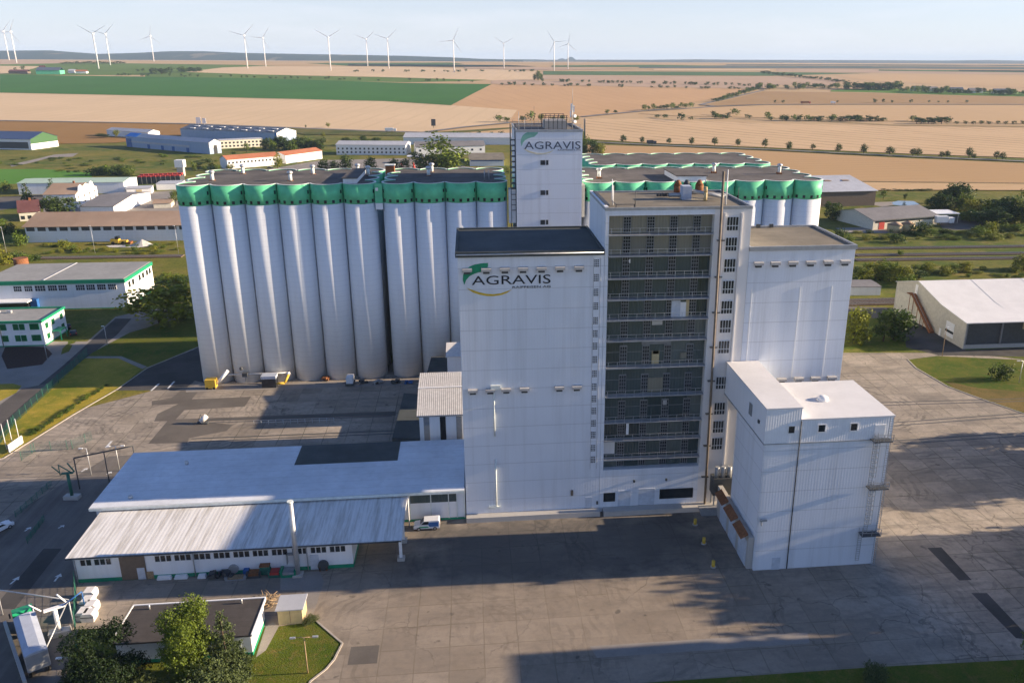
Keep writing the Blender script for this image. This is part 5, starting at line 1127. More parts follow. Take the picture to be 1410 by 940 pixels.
kind('dense',crown_mesh('crown',rblobs(90,16,.26,.12,.88,.20),3200,.036,M['leafd'],77),trunk_mesh('trunk',.4,.03,4,9))
for i in range(3): kind('low%d'%i,crown_mesh('crown',rblobs(120+i,15,.30,.14,.84,.19),1900,.034,M[('leaf','leafd','leafy')[i]],90+i),trunk_mesh('trunk',.3,.025,3,i))
kind('far',crown_mesh('crown',rblobs(80,6,.2,.3,.8,.2),150,.085,M['leafd'],38,3),None)
kind('far2',crown_mesh('crown',rblobs(81,6,.24,.28,.8,.2),150,.085,M['leaf'],39,3),None)
def conif(seed,n,leaf,mat,rad=.24,lev=15):
    bl=[]; g=random.Random(seed)
    for k in range(lev):
        z=.10+.86*k/lev; r=rad*(1-k/lev)**.85+.015; m_=max(3,int(9*(1-k/lev)))
        for j in range(m_):
            a=j*6.283/m_+g.uniform(0,1)+k; d=r*g.uniform(.45,1.0); bl.append((d*math.cos(a),d*math.sin(a),z-.25*d+g.uniform(-.01,.01),.055*(1.1-k/lev)+.012,.055*(1.1-k/lev)+.012,.024))
    return crown_mesh('crown',bl,n,leaf,mat,seed,6,.2,.6)
kind('densespruce',conif(91,3000,.034,M['leafd'],.27,16),trunk_mesh('trunk',.9,.018,0,2))
kind('spruce',conif(5,2600,.019,M['needle']),trunk_mesh('trunk',.9,.018,0,1))
kind('darkspruce',conif(6,1400,.026,M['leafd'],.2),trunk_mesh('trunk',.9,.018,0,1))
def plant(k,label,p,h,wd=1.0,group=None,cat='tree',name='tree',rz=None):
    """a tree or bush as an Empty with trunk and crown; wd widens the crown"""
    c,t=KIND[k]; rz=random.uniform(0,6.28) if rz is None else rz
    if t is None:
        o=bpy.data.objects.new(name,c); COL.objects.link(o); o.location=p; o.rotation_euler=(0,0,rz); o.scale=(h*wd,h*wd,h); return tag(o,label,cat,group)
    T=bpy.data.objects.new(name,None); COL.objects.link(T); T.location=p; T.rotation_euler=(0,0,rz); T.scale=(h*wd,h*wd,h); tag(T,label,cat,group)
    for nm,me in (('crown',c),('trunk',t)):
        o=bpy.data.objects.new(nm,me); COL.objects.link(o); o.parent=T
    return T
def pplant(k,label,x,yb,yt,wpx=None,group=None,cat='tree',name='tree',near=False):
    p=at(x,yb) if near else G(x,yb); h=(atY(x,yt,p.y).z-p.z)*(1.22 if k in('far','far2') else 1.0); 
    nat={'poplar':.27,'oval':.46,'bush':1.5,'bushy':1.5,'bushd':1.4,'spruce':.46,'darkspruce':.4}.get(k,.68)
    wd=1.0
    if wpx: wd=(atY(x+wpx,yb,p.y).x-p.x)/(h*nat)
    return plant(k,label,p,h,wd,group,cat,name)
# foreground trees (their own denser crowns)
kind('front_broad',crown_mesh('crown',rblobs(101,22,.25,.28,.90,.15),30000,.0108,M['leaf'],51,9),trunk_mesh('trunk',.42,.028,7,11))
kind('front_spruce',conif(57,20000,.0100,M['needle'],.23,20),trunk_mesh('trunk',.92,.016,0,12))
kind('front_pine',crown_mesh('crown',rblobs(103,19,.30,.28,.88,.16),40000,.0106,M['leafp'],53,9),trunk_mesh('trunk',.5,.03,7,13))
kind('front_bush',crown_mesh('crown',[(0,0,.45,.5,.5,.45),(.45,.1,.35,.4,.4,.34),(-.4,-.15,.4,.42,.4,.38),(.05,.35,.5,.4,.4,.42)],9000,.024,M['needle'],54,8),trunk_mesh('trunk',.3,.03,3,14))
def front(k,label,x,yb,yt,wm,name='tree',cat='tree'):
    p=at(x,yb); h=atY(x,yt,p.y).z; return plant(k,label,p,h,wm/h,None,cat,name,.4)
front('front_broad','bright green broadleaf tree hiding the dark-roofed low house',262,942,834,11)
front('front_spruce','grey-green spruce with a pointed tip right of the broadleaf tree',316,934,834,11.5,'spruce_tree')
front('front_pine','dark pine between the truck lane and the low house',150,966,868,11.5,'pine_tree')
front('front_bush','round blue-green bush at the foot of the spruce, cut by the lower edge',292,975,912,5.4,'bush','bush')
front('front_bush','small yellow-green bush at the lower edge below the pine',198,978,930,4.0,'bush','bush')
front('front_bush','small bush on the grass strip at the lower edge, below the loading tower',1205,940,915,2.6,'bush','bush')
front('front_broad','green branches of a tree at the lower right corner',1432,990,862,10)
front('front_bush','little weed bush at the corner of the lawn behind the kiosk',428,856,848,1.5,'bush','bush')
# middle ground
pplant('low2','broad tree with dense crown beside the silo end and the road',222,446,389,88,near=True)
KIND['yellow0']=KIND['yellow0']
pplant('low2','pale green tree beside the right block, left of the dark one',1176,470,420,36,near=True); pplant('low1','dark conifer-like tree in front of the pale hall',1230,468,422,40,near=True)
pplant('dark0','second dark tree crowded against the dark conifer, left side',1216,470,428,30,near=True)
pplant('bushd','round dark bush on the weedy lawn at the right edge',1378,522,496,28,cat='bush',name='bush',near=True)
for i,(x,yb,yt,wp,k) in enumerate(((611,241,190,60,'low0'),(586,241,208,28,'low1'))): pplant(k,('very large round tree left of the logo tower','smaller dark tree at the left flank of the very large round tree')[i],x,yb,yt,wp)
row=[(447,239,218,'first from the left'),(461,239,220,'second from the left'),(477,240,211,'third from the left, taller than its neighbours'),(511,239,214,'fourth from the left, standing apart'),(543,239,217,'fifth from the left, beside the red parasols'),(559,240,217,'last on the right, beside the red parasols')]
for x,yb,yt,l in row: pplant('oval','car park tree behind the left silo roof, '+l,x,yb,yt,17,'car park trees behind the silo roof')
def trees(spec,label,group,kinds,cat='tree',name='tree'):
    for i,(x,yb,h,wp) in enumerate(spec): pplant(kinds[i%len(kinds)],label,x,yb,yb-h,wp,group,cat,name)
g=random.Random(3)
trees([(x,206+g.uniform(-1,2.5),g.uniform(12,19),g.uniform(12,18)) for x in (366,376,384,392,401,409,417,424,432,440)],'tree in the green clump between the blue factory and the orange-roofed row','trees behind the orange-roofed row',['low1','low0','dense'])
trees([(x,200+g.uniform(-2,2),g.uniform(8,13),g.uniform(10,15)) for x in (476,484,492,500,508,518)],'tree in the dense clump behind the pale-roofed flats','trees behind the pale-roofed flats',['low1','low0','dense'])
trees([(x,189.5+g.uniform(-.5,.5),g.uniform(5,9),g.uniform(6,9)) for x in (590,600,612,626,640,648,659,677,690)],'small roadside tree behind the very long pale hall','trees behind the very long pale hall',['far','far2'])
trees([(806,213,25,16),(816,213,22,16),(826,214,18,14),(803,206,14,12)],'green tree right of the logo tower above the rear silo roof','trees right of the logo tower',['low0','low1','low2'])
trees([(x,168.5,g.uniform(8,13),g.uniform(8,13)) for x in (686,698,719,731,745,763,775,793)],'rounded tree in the row behind the top of the logo tower','trees behind the tower top',['far2','yellow1','broad1'])
trees([(836,158,8,7),(847,157,6,7)],'small round tree beside the country road right of the tower mast','pair of trees by the country road',['broad1'])
road_trees=[(858,197,12,9),(884,197.5,10,7),(921,198.5,9,7),(952,199.5,11,8),(984,200.5,12,9),(1016,201.5,11,8),(1053,204,14,8),(1086,207,13,9),(1119,206.5,9,7),(1154,210,13,9),(1189,212.5,15,10),(1225,214,13,12),(1257,214.8,11,9),(1264,215.5,12,9),(1296,217,9,8),(1304,217,10,8),(1334,217.5,15,10),(1341,219,8,7),(1372,218.5,11,8),(1380,221,12,9)]
for i,(x,yb,h,wp) in enumerate(road_trees):
    pplant('oval','roadside tree by the tramlined field, number %s from the left'%('one two three four five six seven eight nine ten eleven twelve thirteen fourteen fifteen sixteen seventeen eighteen nineteen twenty'.split()[i]),x,yb,yb-h,wp,'roadside trees along the tramlined field')
trees([(x,165.8-(x<1060)*2.2+max(0,(x-1060))*.010+g.uniform(-.5,.8),g.uniform(4,8.5),g.uniform(6,11)) for x in [g.uniform(980,1300) for _ in range(44)]],'dark hedgerow tree along the middle of the golden fields at right','hedgerow across the golden fields',['far','far','far2'])
trees([(x,170.6,g.uniform(6,11),g.uniform(9,13)) for x in (1262,1270,1278,1287,1296,1304)],'dark tree in the clump at the right end of the long hedgerow','clump ending the hedgerow',['dark0','far'])
trees([(x,171+.002*(x-1310),g.uniform(3.5,5),g.uniform(5,6.5)) for x in (1317,1329,1340,1351,1361,1374,1385,1396,1408)],'small round tree right of the hedgerow clump','small round trees right of the hedgerow',['far'])
trees([(905,162,4,8),(915,163.5,5,9),(938,166,10,10),(952,166.4,5,6),(982,159,6,7),(1011,160,9,10),(1003,160,5,6)],'dark bush near the hedge left of the golden fields','bushes left of the golden fields',['far','far2'])
trees([(x,152.6-(x-888)*.055+g.uniform(-.6,.6),g.uniform(5,8),g.uniform(6,10)) for x in (888,893,899,906,912,918,925,931,938,944,950)],'leafy tree in the line along the country road bend','trees along the road bend',['far2','broad1'])
trees([(985+t*60+g.uniform(-1,1),141.5-t*18.5+g.uniform(-.8,.8),g.uniform(4.5,6.5),g.uniform(5,8)) for t in np.linspace(0,1,20)],'tree in the slanting line climbing beside the rising road','trees beside the rising road',['far2','far'])
trees([(x,111.3+(x-700)*.022+g.uniform(-.6,.6),g.uniform(2.5,4.8),g.uniform(3,6)) for x in [g.uniform(745,1060) for _ in range(52)]],'dark tree in the long upper field row','upper field tree row',['far'])
trees([(x,117.2+(x-700)*.019+g.uniform(-.4,.4),g.uniform(2.5,5),g.uniform(3,6)) for x in [g.uniform(690,1040) for _ in range(34)]],'dark tree in the long lower field row','lower field tree row',['far'])
trees([(736,110.5,9,4.5),(741,110.8,14,7),(745,110.6,10,5)],'tall narrow tree in the dark group left of the far green field','tall trees left of the far green field',['poplar'])
trees([(x,99+g.uniform(-.6,.6),g.uniform(2,3.5),g.uniform(3,5)) for x in [g.uniform(470,735) for _ in range(26)]],'tiny tree in the distant row below the turbines','distant tree row below the turbines',['far'])
trees([(x,122.5+(x-1150)*.022+g.uniform(-1,1),g.uniform(6,10.5),g.uniform(7,12)) for x in [g.uniform(1150,1240) for _ in range(34)]],'dark tree in the wood at the left end of the village','wood at the left end of the village',['far','far2','dark0'])
trees([(x,126.8+(x-1240)*.026+g.uniform(-1,1.2),g.uniform(5,9),g.uniform(5,9)) for x in [g.uniform(1240,1418) for _ in range(46)]],'dark tree among the village houses at far right','village trees',['far','far2','dark1'])
trees([(1050+t*110+g.uniform(-2,2),101+t*12.5+g.uniform(-.6,.6),g.uniform(2.4,4.5),g.uniform(4,7)) for t in np.linspace(0,1,32)],'dark tree in the slanting row leading to the village','slanting row to the village',['far'])
trees([(x,122+g.uniform(-1.5,1.5),g.uniform(4,7),g.uniform(5,9)) for x in [g.uniform(1042,1150) for _ in range(30)]],'dark tree in the row left of the village wood','row left of the village wood',['far','far2'])
trees([(1067,141.8,4,3),(1078,142,4,4),(1153,141.6,3,3),(1204,141.8,5.5,5),(1216,141.8,5.5,4),(1228,142,4,3.5),(1254,142,5,4.5),(1279,141.5,3.5,3),(1292,141.5,2.5,3),(1305,142,3.5,3),(1331,142,4,4)],'lone roadside tree on the brown stubble field','roadside trees by the brown stubble',['far'])
trees([(x,102.4-(x-210)*.02+g.uniform(-1.3,.6),g.uniform(5,9),g.uniform(6,11)) for x in [g.uniform(208,236) for _ in range(13)]],'dark tree in the small wood on the green rise','small wood on the green rise',['far','dark1'])
trees([(x,99.4+g.uniform(-.5,.8),g.uniform(4.5,7.5),g.uniform(6,9)) for x in [g.uniform(243,285) for _ in range(14)]],'pale green tree in the wood right of the dark one on the rise','pale wood on the green rise',['far2','yellow0'])
trees([(x,104.2+(x-160)*.018+g.uniform(-.8,.8),g.uniform(2,4),g.uniform(3,5)) for x in (163,168,172,177,180,196,204,234,250,255,262,273,304,318,333,340,350,372,380,393,401,410,427,449,453,468,474,495,521,564,588,592,602,611,632,650)],'small dark tree along the upper edge of the big green field','trees above the big green field',['far'])
trees([(21,97,4,4),(32,96.5,5.5,6),(105,97.5,3,4),(190,99,3.5,5),(197,98.5,4,5)],'dark tree beside the farm on the rise','trees beside the farm',['far'])
trees([(x,88+g.uniform(-.5,.5),g.uniform(2,3.5),g.uniform(5,10)) for x in np.linspace(88,170,15)],'low tree in the wood edge behind the farm turbines','wood edge behind the farm turbines',['far'])
trees([(138,190,7,14),(146,190,5,12),(161,190.5,13,10),(178,189,7,8),(186,189.5,6,8)],'green tree behind the left end of the blue warehouse','trees behind the blue warehouse',['broad1','dark0','yellow1'])
trees([(340,210,13,10),(322,214,6,8),(350,208,6,8),(446,190,9,7),(421,177,5,3),(452,176,8,7)],'single tree near the white offices and the blue factory','scattered trees by the blue factory',['broad2','yellow0'])
trees([(690,238,9,11),(675,238,7,8),(660,237,8,8),(700,239,12,9)],'low bushy tree in front of the flat market hall','bushes before the market hall',['bush','bushy'],'bush','bush')
trees([(x,241+g.uniform(-1,1),g.uniform(12,18),g.uniform(20,28)) for x in (133,143,152,161,170,178)],'dark shrub in the thicket beyond the mint roof hall','thicket beyond the mint roof hall',['bushd','bushd','bush'],'bush','bush')
trees([(x,234+g.uniform(-2,3),g.uniform(8,15),g.uniform(9,14)) for x in (268,274,282,290,300)],'bush left of the orange-roofed row','bushes left of the orange row',['bush','dark0'],'bush','bush')
pplant('darkspruce','dark spruce left of the stepped white house',40,284,249,20,name='spruce_tree'); pplant('darkspruce','smaller spruce in front of the mint roof',72,270,244,14,name='spruce_tree')
pplant('low1','big dark tree between the red-roofed house and the stepped house',88,298,268,36); pplant('low1','second dark tree left beside the stepped house',70,296,272,22)
trees([(6,263,15,22),(-4,268,18,24)],'green tree at the left edge below the meadow','trees at the left edge',['bush','broad1'])
pplant('broad2','tree at the right edge of the pale grey roof hall',242,283,262,14); pplant('yellow0','tall thin tree before the orange-roofed row',383,237,208,16); pplant('yellow1','small yellow tree at the left end of the orange row',318,237,225,13)
trees([(0,316,20,28),(12,322,18,26),(30,325,12,20),(44,316,8,14)],'bush in the green thicket left of the long barn','thicket left of the long barn',['bush','bushd','bush'],'bush','bush')
trees([(29,338,20,26),(20,360,16,30),(4,364,18,34),(38,360,12,22),(50,358,10,18),(-6,350,22,30)],'bush in the thicket behind the green-trimmed hall','thicket behind the trimmed hall',['bush','bushd','bushy'],'bush','bush')
trees([(88,339,11,22),(100,345,9,16),(108,346,7,14),(186,345,7,10),(212,346,9,18),(226,341,5,12),(160,347,5,10)],'rounded bush on the weedy strip before the long barn','bushes before the long barn',['bushy','bush'],'bush','bush')
trees([(x,384+g.uniform(-6,8),g.uniform(9,14),g.uniform(16,26)) for x in (220,230,240,248,255)],'brown-green bush on the bank between hall and silos','bushes on the bank',['bushd','bush'],'bush','bush')
# right: wood and scrub
trees([(1290,285,18,26),(1300,290,26,30),(1316,286,34,30),(1330,290,24,26),(1342,300,26,30),(1354,296,24,26),(1366,304,28,30),(1378,298,26,28),(1388,306,34,28),(1398,304,30,28),(1410,308,34,30),(1422,310,36,34),(1332,304,16,24),(1375,312,26,30),(1352,310,20,26),(1420,300,40,34)],'leafy tree in the wood right of the workshop','wood right of the workshop',['low0','low1','dense','low0','low2','low1'])
trees([(1362,320,18,24),(1350,324,14,24),(1368,330,14,26),(1383,316,10,18),(1340,320,8,14),(1402,318,12,22)],'yellow-green shrub at the front edge of the right wood','shrubs before the right wood',['bushy','bush'],'bush','bush')
pplant('bushd','large dark bush in front of the grey-roofed workshop',1268,322,301,26,cat='bush',name='bush'); pplant('bushd','dark bush on the scrub below the two tanks',1234,334,320,24,cat='bush',name='bush'); pplant('bush','small bush beside the rails below the tanks',1240,352,343,9,cat='bush',name='bush'); pplant('low1','dark tree left of the workshop beside the silo end',1146,302,276,26); pplant('bushd','dark bush just beyond the right block roof',1158,328,312,18,cat='bush',name='bush'); pplant('bush','bush right of the dark bush beyond the right block roof',1170,334,322,16,cat='bush',name='bush')
pplant('bushd','small dark bush beyond the barn with skylights',1155,262,253,11,cat='bush',name='bush')
trees([(1216,274,12,10),(1246,276,10,6),(1276,285,10,10),(1280,280,6,10),(1302,330,8,16),(1336,327,10,18),(1282,325,10,16)],'small tree near the pond behind the workshop','small trees near the pond',['broad2','dark1'])
trees([(x,262.5+g.uniform(-.6,.6),g.uniform(2,3.4),g.uniform(8,13)) for x in np.linspace(1216,1280,9)],'low dark bush at the field edge above the pond','field edge bushes above the pond',['bushd'],'bush','bush')
trees([(1188,388,20,24),(1205,383,26,30),(1222,385,28,30),(1238,388,24,30),(1247,394,18,26),(1262,384,14,20),(1276,376,14,16),(1302,378,16,20),(1312,376,14,16),(1325,374,14,18),(1196,372,12,16),(1180,378,12,14),(1410,372,22,26),(1398,374,14,20)],'bright bushy tree between the rails and the pale hall','bushy growth below the rails',['low2','bushy','low0','low2','bush','low1'])
trees([(g.uniform(1180,1420),g.uniform(318,331),g.uniform(3,7),g.uniform(8,18)) for _ in range(44)],'low scrub bush on the waste ground above the rails','scrub above the rails',['bushy','bush','bushd'],'bush','bush')
trees([(g.uniform(60,250),g.uniform(336,350),g.uniform(2.5,5),g.uniform(6,14)) for _ in range(34)],'low weed tuft on the strip before the long barn','weeds before the long barn',['bushy','bush'],'bush','bush')
trees([(g.uniform(1190,1420),g.uniform(366,384),g.uniform(3,7),g.uniform(8,18)) for _ in range(36)],'low weed bush on the bank below the rails','weeds below the rails',['bushy','bush'],'bush','bush')
trees([(g.uniform(-10,330),g.uniform(214,238),g.uniform(2,4),g.uniform(6,16)) for _ in range(50)],'low bush on the rough grass around the blue warehouse','bushes around the blue warehouse',['bush','bushd'],'bush','bush')
# hedge bushes along the left lawn kerb
for i,t in enumerate(np.linspace(0,1,34)):
    p=at(46+t*108,602-t*66).lerp(at(50+t*100,598-t*70),.5); plant('bushd' if i%2 else 'bush','low hedge shrub along the kerb of the left lawn',(p.x-1.2+g.uniform(-.4,.4),p.y+.4,0),g.uniform(.4,1.0),1.2,'hedge shrubs along the lawn kerb','shrub','shrub')
# trees and a mill outside the frame at right throw the long shadows over the yard
T=thing('neighbour_mill','tall mill right of the picture whose shadow crosses the lower yard','building',(110,73,0))
b=MB(); b.box(101,126,56,87.0,0,26.5); obj('wall',b,M['facade'],T); b=MB(); b.box(100.6,126.4,55.6,87.4,26.502,27.2); obj('roof',b,M['roofwhite'],T)
W6='first second third fourth fifth sixth seventh eighth ninth tenth eleventh twelfth thirteenth'.split()
W6='first second third fourth fifth sixth seventh eighth ninth tenth eleventh twelfth thirteenth'.split()
for i,(x,y,h,k,wd) in enumerate(((98,97.5,16.5,'dense',.7),(97.5,101,15,'densespruce',.9),(99,104,17,'densespruce',.8),(107,96,20,'dense',.8),(108,102,21,'dense',.8),(107,107.5,19,'densespruce',.8),(118,99,23,'dense',.8),(118,106,22,'dense',.7),(128,103,25,'dense',.8),(99,92,17.5,'dense',.65),(103,94.5,18.5,'dense',.7),(109,92.5,20.5,'dense',.65),(114,95,22,'dense',.7))): plant(k,'yard tree beyond the right edge of the picture, %s of thirteen beside the mill'%W6[i],(x,y,0),h,wd)
for i,(x,y,h,k,wd) in enumerate(((122,129,17.5,'dense',1.0),(130,125.5,19,'dense',1.0),(136,131,21,'dense',1.0),(143,127,23,'dense',1.0),(150,131,24,'dense',1.0),(130,143,12,'dense',1.0))): plant(k,'yard tree beyond the right edge of the picture, %s of six behind the rails'%W6[i],(x,y,0),h,wd)
def top_h(o):
    p=o.location; return o.scale.z/max(1.0,p.y)
TR=[o for o in sc.objects if o.get('category')=='tree' and o.name.split('.')[0]=='tree']; TR.sort(key=top_h,reverse=True)
vv=[];ff=[];nv=0
for o in TR[292:]:
    src=o.data if o.type=='MESH' else [c for c in o.children if c.name.startswith('crown')][0].data
    a=np.empty(len(src.vertices)*3); src.vertices.foreach_get('co',a); a=a.reshape(-1,3); c_,s_=math.cos(o.rotation_euler.z),math.sin(o.rotation_euler.z)
    q=np.stack([(a[:,0]*c_-a[:,1]*s_)*o.scale.x+o.location.x,(a[:,0]*s_+a[:,1]*c_)*o.scale.y+o.location.y,a[:,2]*o.scale.z+o.location.z],1); vv.append(q)
    li=np.empty(len(src.loops),dtype=np.int32); src.loops.foreach_get('vertex_index',li); ff.append(li+nv); nv+=len(a)
    for c in list(o.children): bpy.data.objects.remove(c)
    bpy.data.objects.remove(o)
vv=np.concatenate(vv); ff=np.concatenate(ff); me=bpy.data.meshes.new('distant_trees'); me.vertices.add(len(vv)); me.vertices.foreach_set('co',vv.ravel()); me.loops.add(len(ff)); me.loops.foreach_set('vertex_index',ff); me.polygons.add(len(ff)//4); me.polygons.foreach_set('loop_start',np.arange(0,len(ff),4,dtype=np.int32)); me.update(calc_edges=True); me.materials.append(M['leafd'])
struct('distant_trees',me,None,'stuff',raw=True)
# ================================================================ wind turbines
TB=[(12.7,83.2,5,43.4),(23,87,14,44),(136,95,127,46.5),(152,90,145,47),(212,84.8,206.5,50),(341,94.5,337.5,49),(366,92,362.5,52.5),(455.5,97.5,452.5,51.5),(506.4,91.5,505,54),(535.5,95,533,53.5),(625.5,99.5,624,56),(694,95,692,60),(763,98,763,58),(782,96,781,60.5)]
BL=[80,95,60,75,-10,75,85,60,70,72,95,58,35,110]
names=['at the left edge','second from the left, close beside the edge one','left one of the pair right of the farm, nearest and largest','right one of the pair right of the farm','alone above the small dark wood','left one of the pair left of centre','right one of the pair left of centre','left of the centre gap, above the green field','left one of the pair over the centre','right one of the pair over the centre','above the tip of the green field','slim one between the green tip and the tower','left one of the pair above the tower','far slim one right of its pair above the tower']
tw=None
for i,((bx,by,hx,hy),a0) in enumerate(zip(TB,BL)):
    p=G(bx,by); hub=atY(hx,hy,p.y).z-p.z; br=hub*.47
    T=thing('wind_turbine','white three-blade wind turbine '+names[i],'wind turbine',tuple(p),group='wind turbines on the horizon',local=True)
    b=MB(); b.tube((0,0,-3),(0,0,hub-1.5),2.0*hub/100,12,1.1*hub/100); obj('tower',b,M['turbine'],T)
    s=hub/100; b=MB(); b.box(-1.8*s,1.8*s,-4*s,6*s,hub-1.6*s,hub+2*s); obj('nacelle',b,M['turbine'],T)
    b=MB(); b.ball((0,-5.2*s,hub),1.9*s,10); HB=obj('hub',b,M['turbine'],T)
    for k in range(3):
        t=R(a0+120*k-30); d=Vector((math.cos(t),0,math.sin(t))); n=Vector((-d.z,0,d.x)); c=Vector((0,-5.2*s,hub)); b=MB()
        pr_=[(1.2,.8),(br*.18,1.7),(br*.5,1.1),(br,.3)]; vs=[]
        for rr,w_ in pr_:
            for q,dy in ((-.45,-.25),(.55,-.25),(.55,.25),(-.45,.25)): vs.append(tuple(c+d*rr+n*(w_*1.25*s*q)+Vector((0,dy*s*w_*.6,0))))
        fs=[(0,1,2,3)[::-1],(12,13,14,15)]
        for q in range(3):
            for e in range(4): fs.append((4*q+e,4*q+(e+1)%4,4*q+4+(e+1)%4,4*q+4+e))
        b.add(vs,fs); obj('blade',b,M['turbine'],T)
# ================================================================ railway
def railway(label,pl,pr,wd=4.2):
    a,b_=at(*pl),at(*pr); d=(b_-a); ln=d.length; d.normalize(); n=Vector((-d.y,d.x,0)); T=thing('railway_track',label,'railway track',tuple(a.lerp(b_,.5)))
    b=MB(); b.prism([(a-n*wd/2)[:2],(b_-n*wd/2)[:2],(b_+n*wd/2)[:2],(a+n*wd/2)[:2]],0,.35); obj('ballast',b,M['ballast'],T)
    b=MB(); ang=math.atan2(d.y,d.x); k=0.0
    while k<ln: q=a+d*k; b.obox((q.x,q.y,.352),.3,2.6,.1,ang); k+=1.2
    o=obj('sleepers',b,M['brown'],T); o['kind']='stuff'
    for s in (-.75,.75):
        b=MB(); p,q=a+n*s,b_+n*s; b.prism([(p-n*.05)[:2],(q-n*.05)[:2],(q+n*.05)[:2],(p+n*.05)[:2]],.453,.62); obj('rail',b,M['steel'],T)
railway('railway track beyond the rails at right, upper grey line',(1178,343),(1425,339.5),3.6); railway('brown railway track at right, upper of the middle pair',(1178,352),(1425,349)); railway('brown railway track at right, lowest of the lines',(1178,358.5),(1425,355.5))
railway('railway track in front of the long barn at left',(50,356),(252,353)); railway('siding behind the dark conifer at right',(1165,415),(1240,413),3.4); railway('second siding beside the container shed',(1165,419.5),(1240,417.5),3.4)
# ================================================================ vehicles
def wheel(T,x,y,r,w,n=14):
    b=MB(); b.tube((x,y-w/2,r),(x,y+w/2,r),r,n); W=obj('wheel',b,M['rubber'],T); c=MB(); c.tube((x,y-w/2-.01,r),(x,y+w/2+.01,r),r*.58,10); obj('rim',c,M['chrome'],W)
def small_vehicle(name,label,cat,p,rz,van=False,paint='carwhite',graphic=False):
    T=thing(name,label,cat,tuple(p),rz,local=True); L=4.35 if van else 4.3
    pf=[(-2.15,.35),(2.15,.35),(2.2,.75),(1.95,.98),(1.1,1.12),(.45,1.75),(-2.0,1.82),(-2.15,1.6)] if van else [(-2.1,.35),(2.1,.35),(2.15,.7),(1.9,.9),(.9,1.0),(.3,1.42),(-1.0,1.45),(-1.9,1.05),(-2.15,.95)]
    b=MB(); b.ext(pf,(0,.85,0),(1,0,0),(0,0,1),(0,-1.7,0)); B_=obj('body',b,M[paint],T)
    pw=[(.98,1.12),(.42,1.66),(-.35,1.7),(-.35,1.12)] if van else [(.8,1.02),(.28,1.38),(-.95,1.4),(-1.6,1.05)]
    for s in (-1,1):
        b=MB(); b.ext(pw,(0,s*.86,0),(1,0,0),(0,0,1),(0,-s*.03,0)); obj('side_window',b,M['glass'],T)
        b=MB(); b.box(2.1,2.19,s*.62-.18,s*.62+.18,.66,.84); obj('headlight',b,M['white'],T)
        b=MB(); b.box(-2.17,-2.1,s*.7-.1,s*.7+.1,.85,1.15); obj('tail_light',b,M['redpaint'],T)
        if graphic:
            b=MB(); b.ext([(-1.95,.7),(-.5,.7),(-.2,1.2),(-.5,1.55),(-1.95,1.55)],(0,s*.87,0),(1,0,0),(0,0,1),(0,-s*.03,0)); obj('side_graphic',b,M['bluepaint'],T)
            b=MB(); b.ext([(-.4,.55),(1.4,.55),(1.2,.78),(-.1,.78)],(0,s*.87,0),(1,0,0),(0,0,1),(0,-s*.03,0)); obj('side_stripe',b,M['trimgreen'],T)
    a=(1.06,.47,1.14,1.73) if van else (.86,.33,1.02,1.41)
    b=MB(); b.quad((a[0]+.03,-.74,a[2]),(a[0]+.03,.74,a[2]),(a[1]+.03,.68,a[3]),(a[1]+.03,-.68,a[3])); b.quad((a[0]-.02,-.74,a[2]-.04),(a[0]-.02,.74,a[2]-.04),(a[1]-.02,.68,a[3]-.04),(a[1]-.02,-.68,a[3]-.04)); obj('windscreen',b,M['glass'],T)
    for x in (-1.35,1.35):
        for s in (-1,1): wheel(T,x,s*.8,.32,.22)
    return T
p=at(588,729); small_vehicle('parked_van','small white van with dark blue and green side graphics by the low hall','van',(p.x,p.y+.6,.01),math.pi,True,graphic=True)
p=at(99,461); small_vehicle('parked_car','dark car parked beside the office block entrance','car',(p.x+.5,p.y,.015),R(115),False,'carblack')
p=at(93,455); small_vehicle('parked_car','second dark car tucked behind the first at the office block','car',(p.x-.8,p.y+2.0,.015),R(115),False,'carblack')
p=at(4,731); small_vehicle('parked_car','white car at the left edge beside the lane barrier','car',(p.x-.6,p.y,.02),R(60),False,'carwhite')
# truck
pr_,pf_=Vector((-56.4,91.45,0)),Vector((-61.75,99.55,0)); ang=math.atan2(pf_.y-pr_.y,pf_.x-pr_.x)
T=thing('tipper_truck','truck with green cab and grey-covered trailer standing in the lane','truck',(pr_.x,pr_.y,.025),ang,local=True)
b=MB(); b.box(0,9.6,-1.25,1.25,1.35,3.7); TR=obj('trailer',b,M['tarp'],T)
b=MB(); b.ext([(-1.28,3.702),(1.28,3.702),(.6,3.95),(-.6,3.95)],(-.05,0,0),(0,1,0),(0,0,1),(9.7,0,0)); obj('cover',b,M['tarp'],TR)
b=MB()
for x in np.arange(0.03,9.7,.954): b.box(x-.06,x+.06,-1.29,1.29,1.4,3.69)
obj('rib',b,M['galv'],TR)
b=MB(); b.box(-.08,0,-1.2,1.2,1.3,3.6); obj('tailgate',b,M['steel'],TR)
b=MB(); b.box(0,13.6,-.5,.5,.8,1.3); obj('chassis',b,M['darksteel'],T)
b=MB(); b.ext([(11.0,.6),(13.3,.6),(13.35,1.7),(13.1,2.6),(12.6,3.3),(11.2,3.45),(11.0,3.2)],(0,1.22,0),(1,0,0),(0,0,1),(0,-2.44,0)); CB=obj('cab',b,M['truckgreen'],T)
b=MB(); b.quad((13.37,-1.1,1.75),(13.37,1.1,1.75),(13.14,1.05,2.55),(13.14,-1.05,2.55)); obj('windscreen',b,M['glass'],CB)
for s in (-1,1):
    b=MB(); b.box(12.0,12.9,s*1.23-.01,s*1.23+.01,1.8,2.5); obj('side_window',b,M['glass'],CB); b=MB(); b.box(13.0,13.2,s*1.5-.1,s*1.5+.1,1.8,2.5); obj('mirror',b,M['black'],CB)
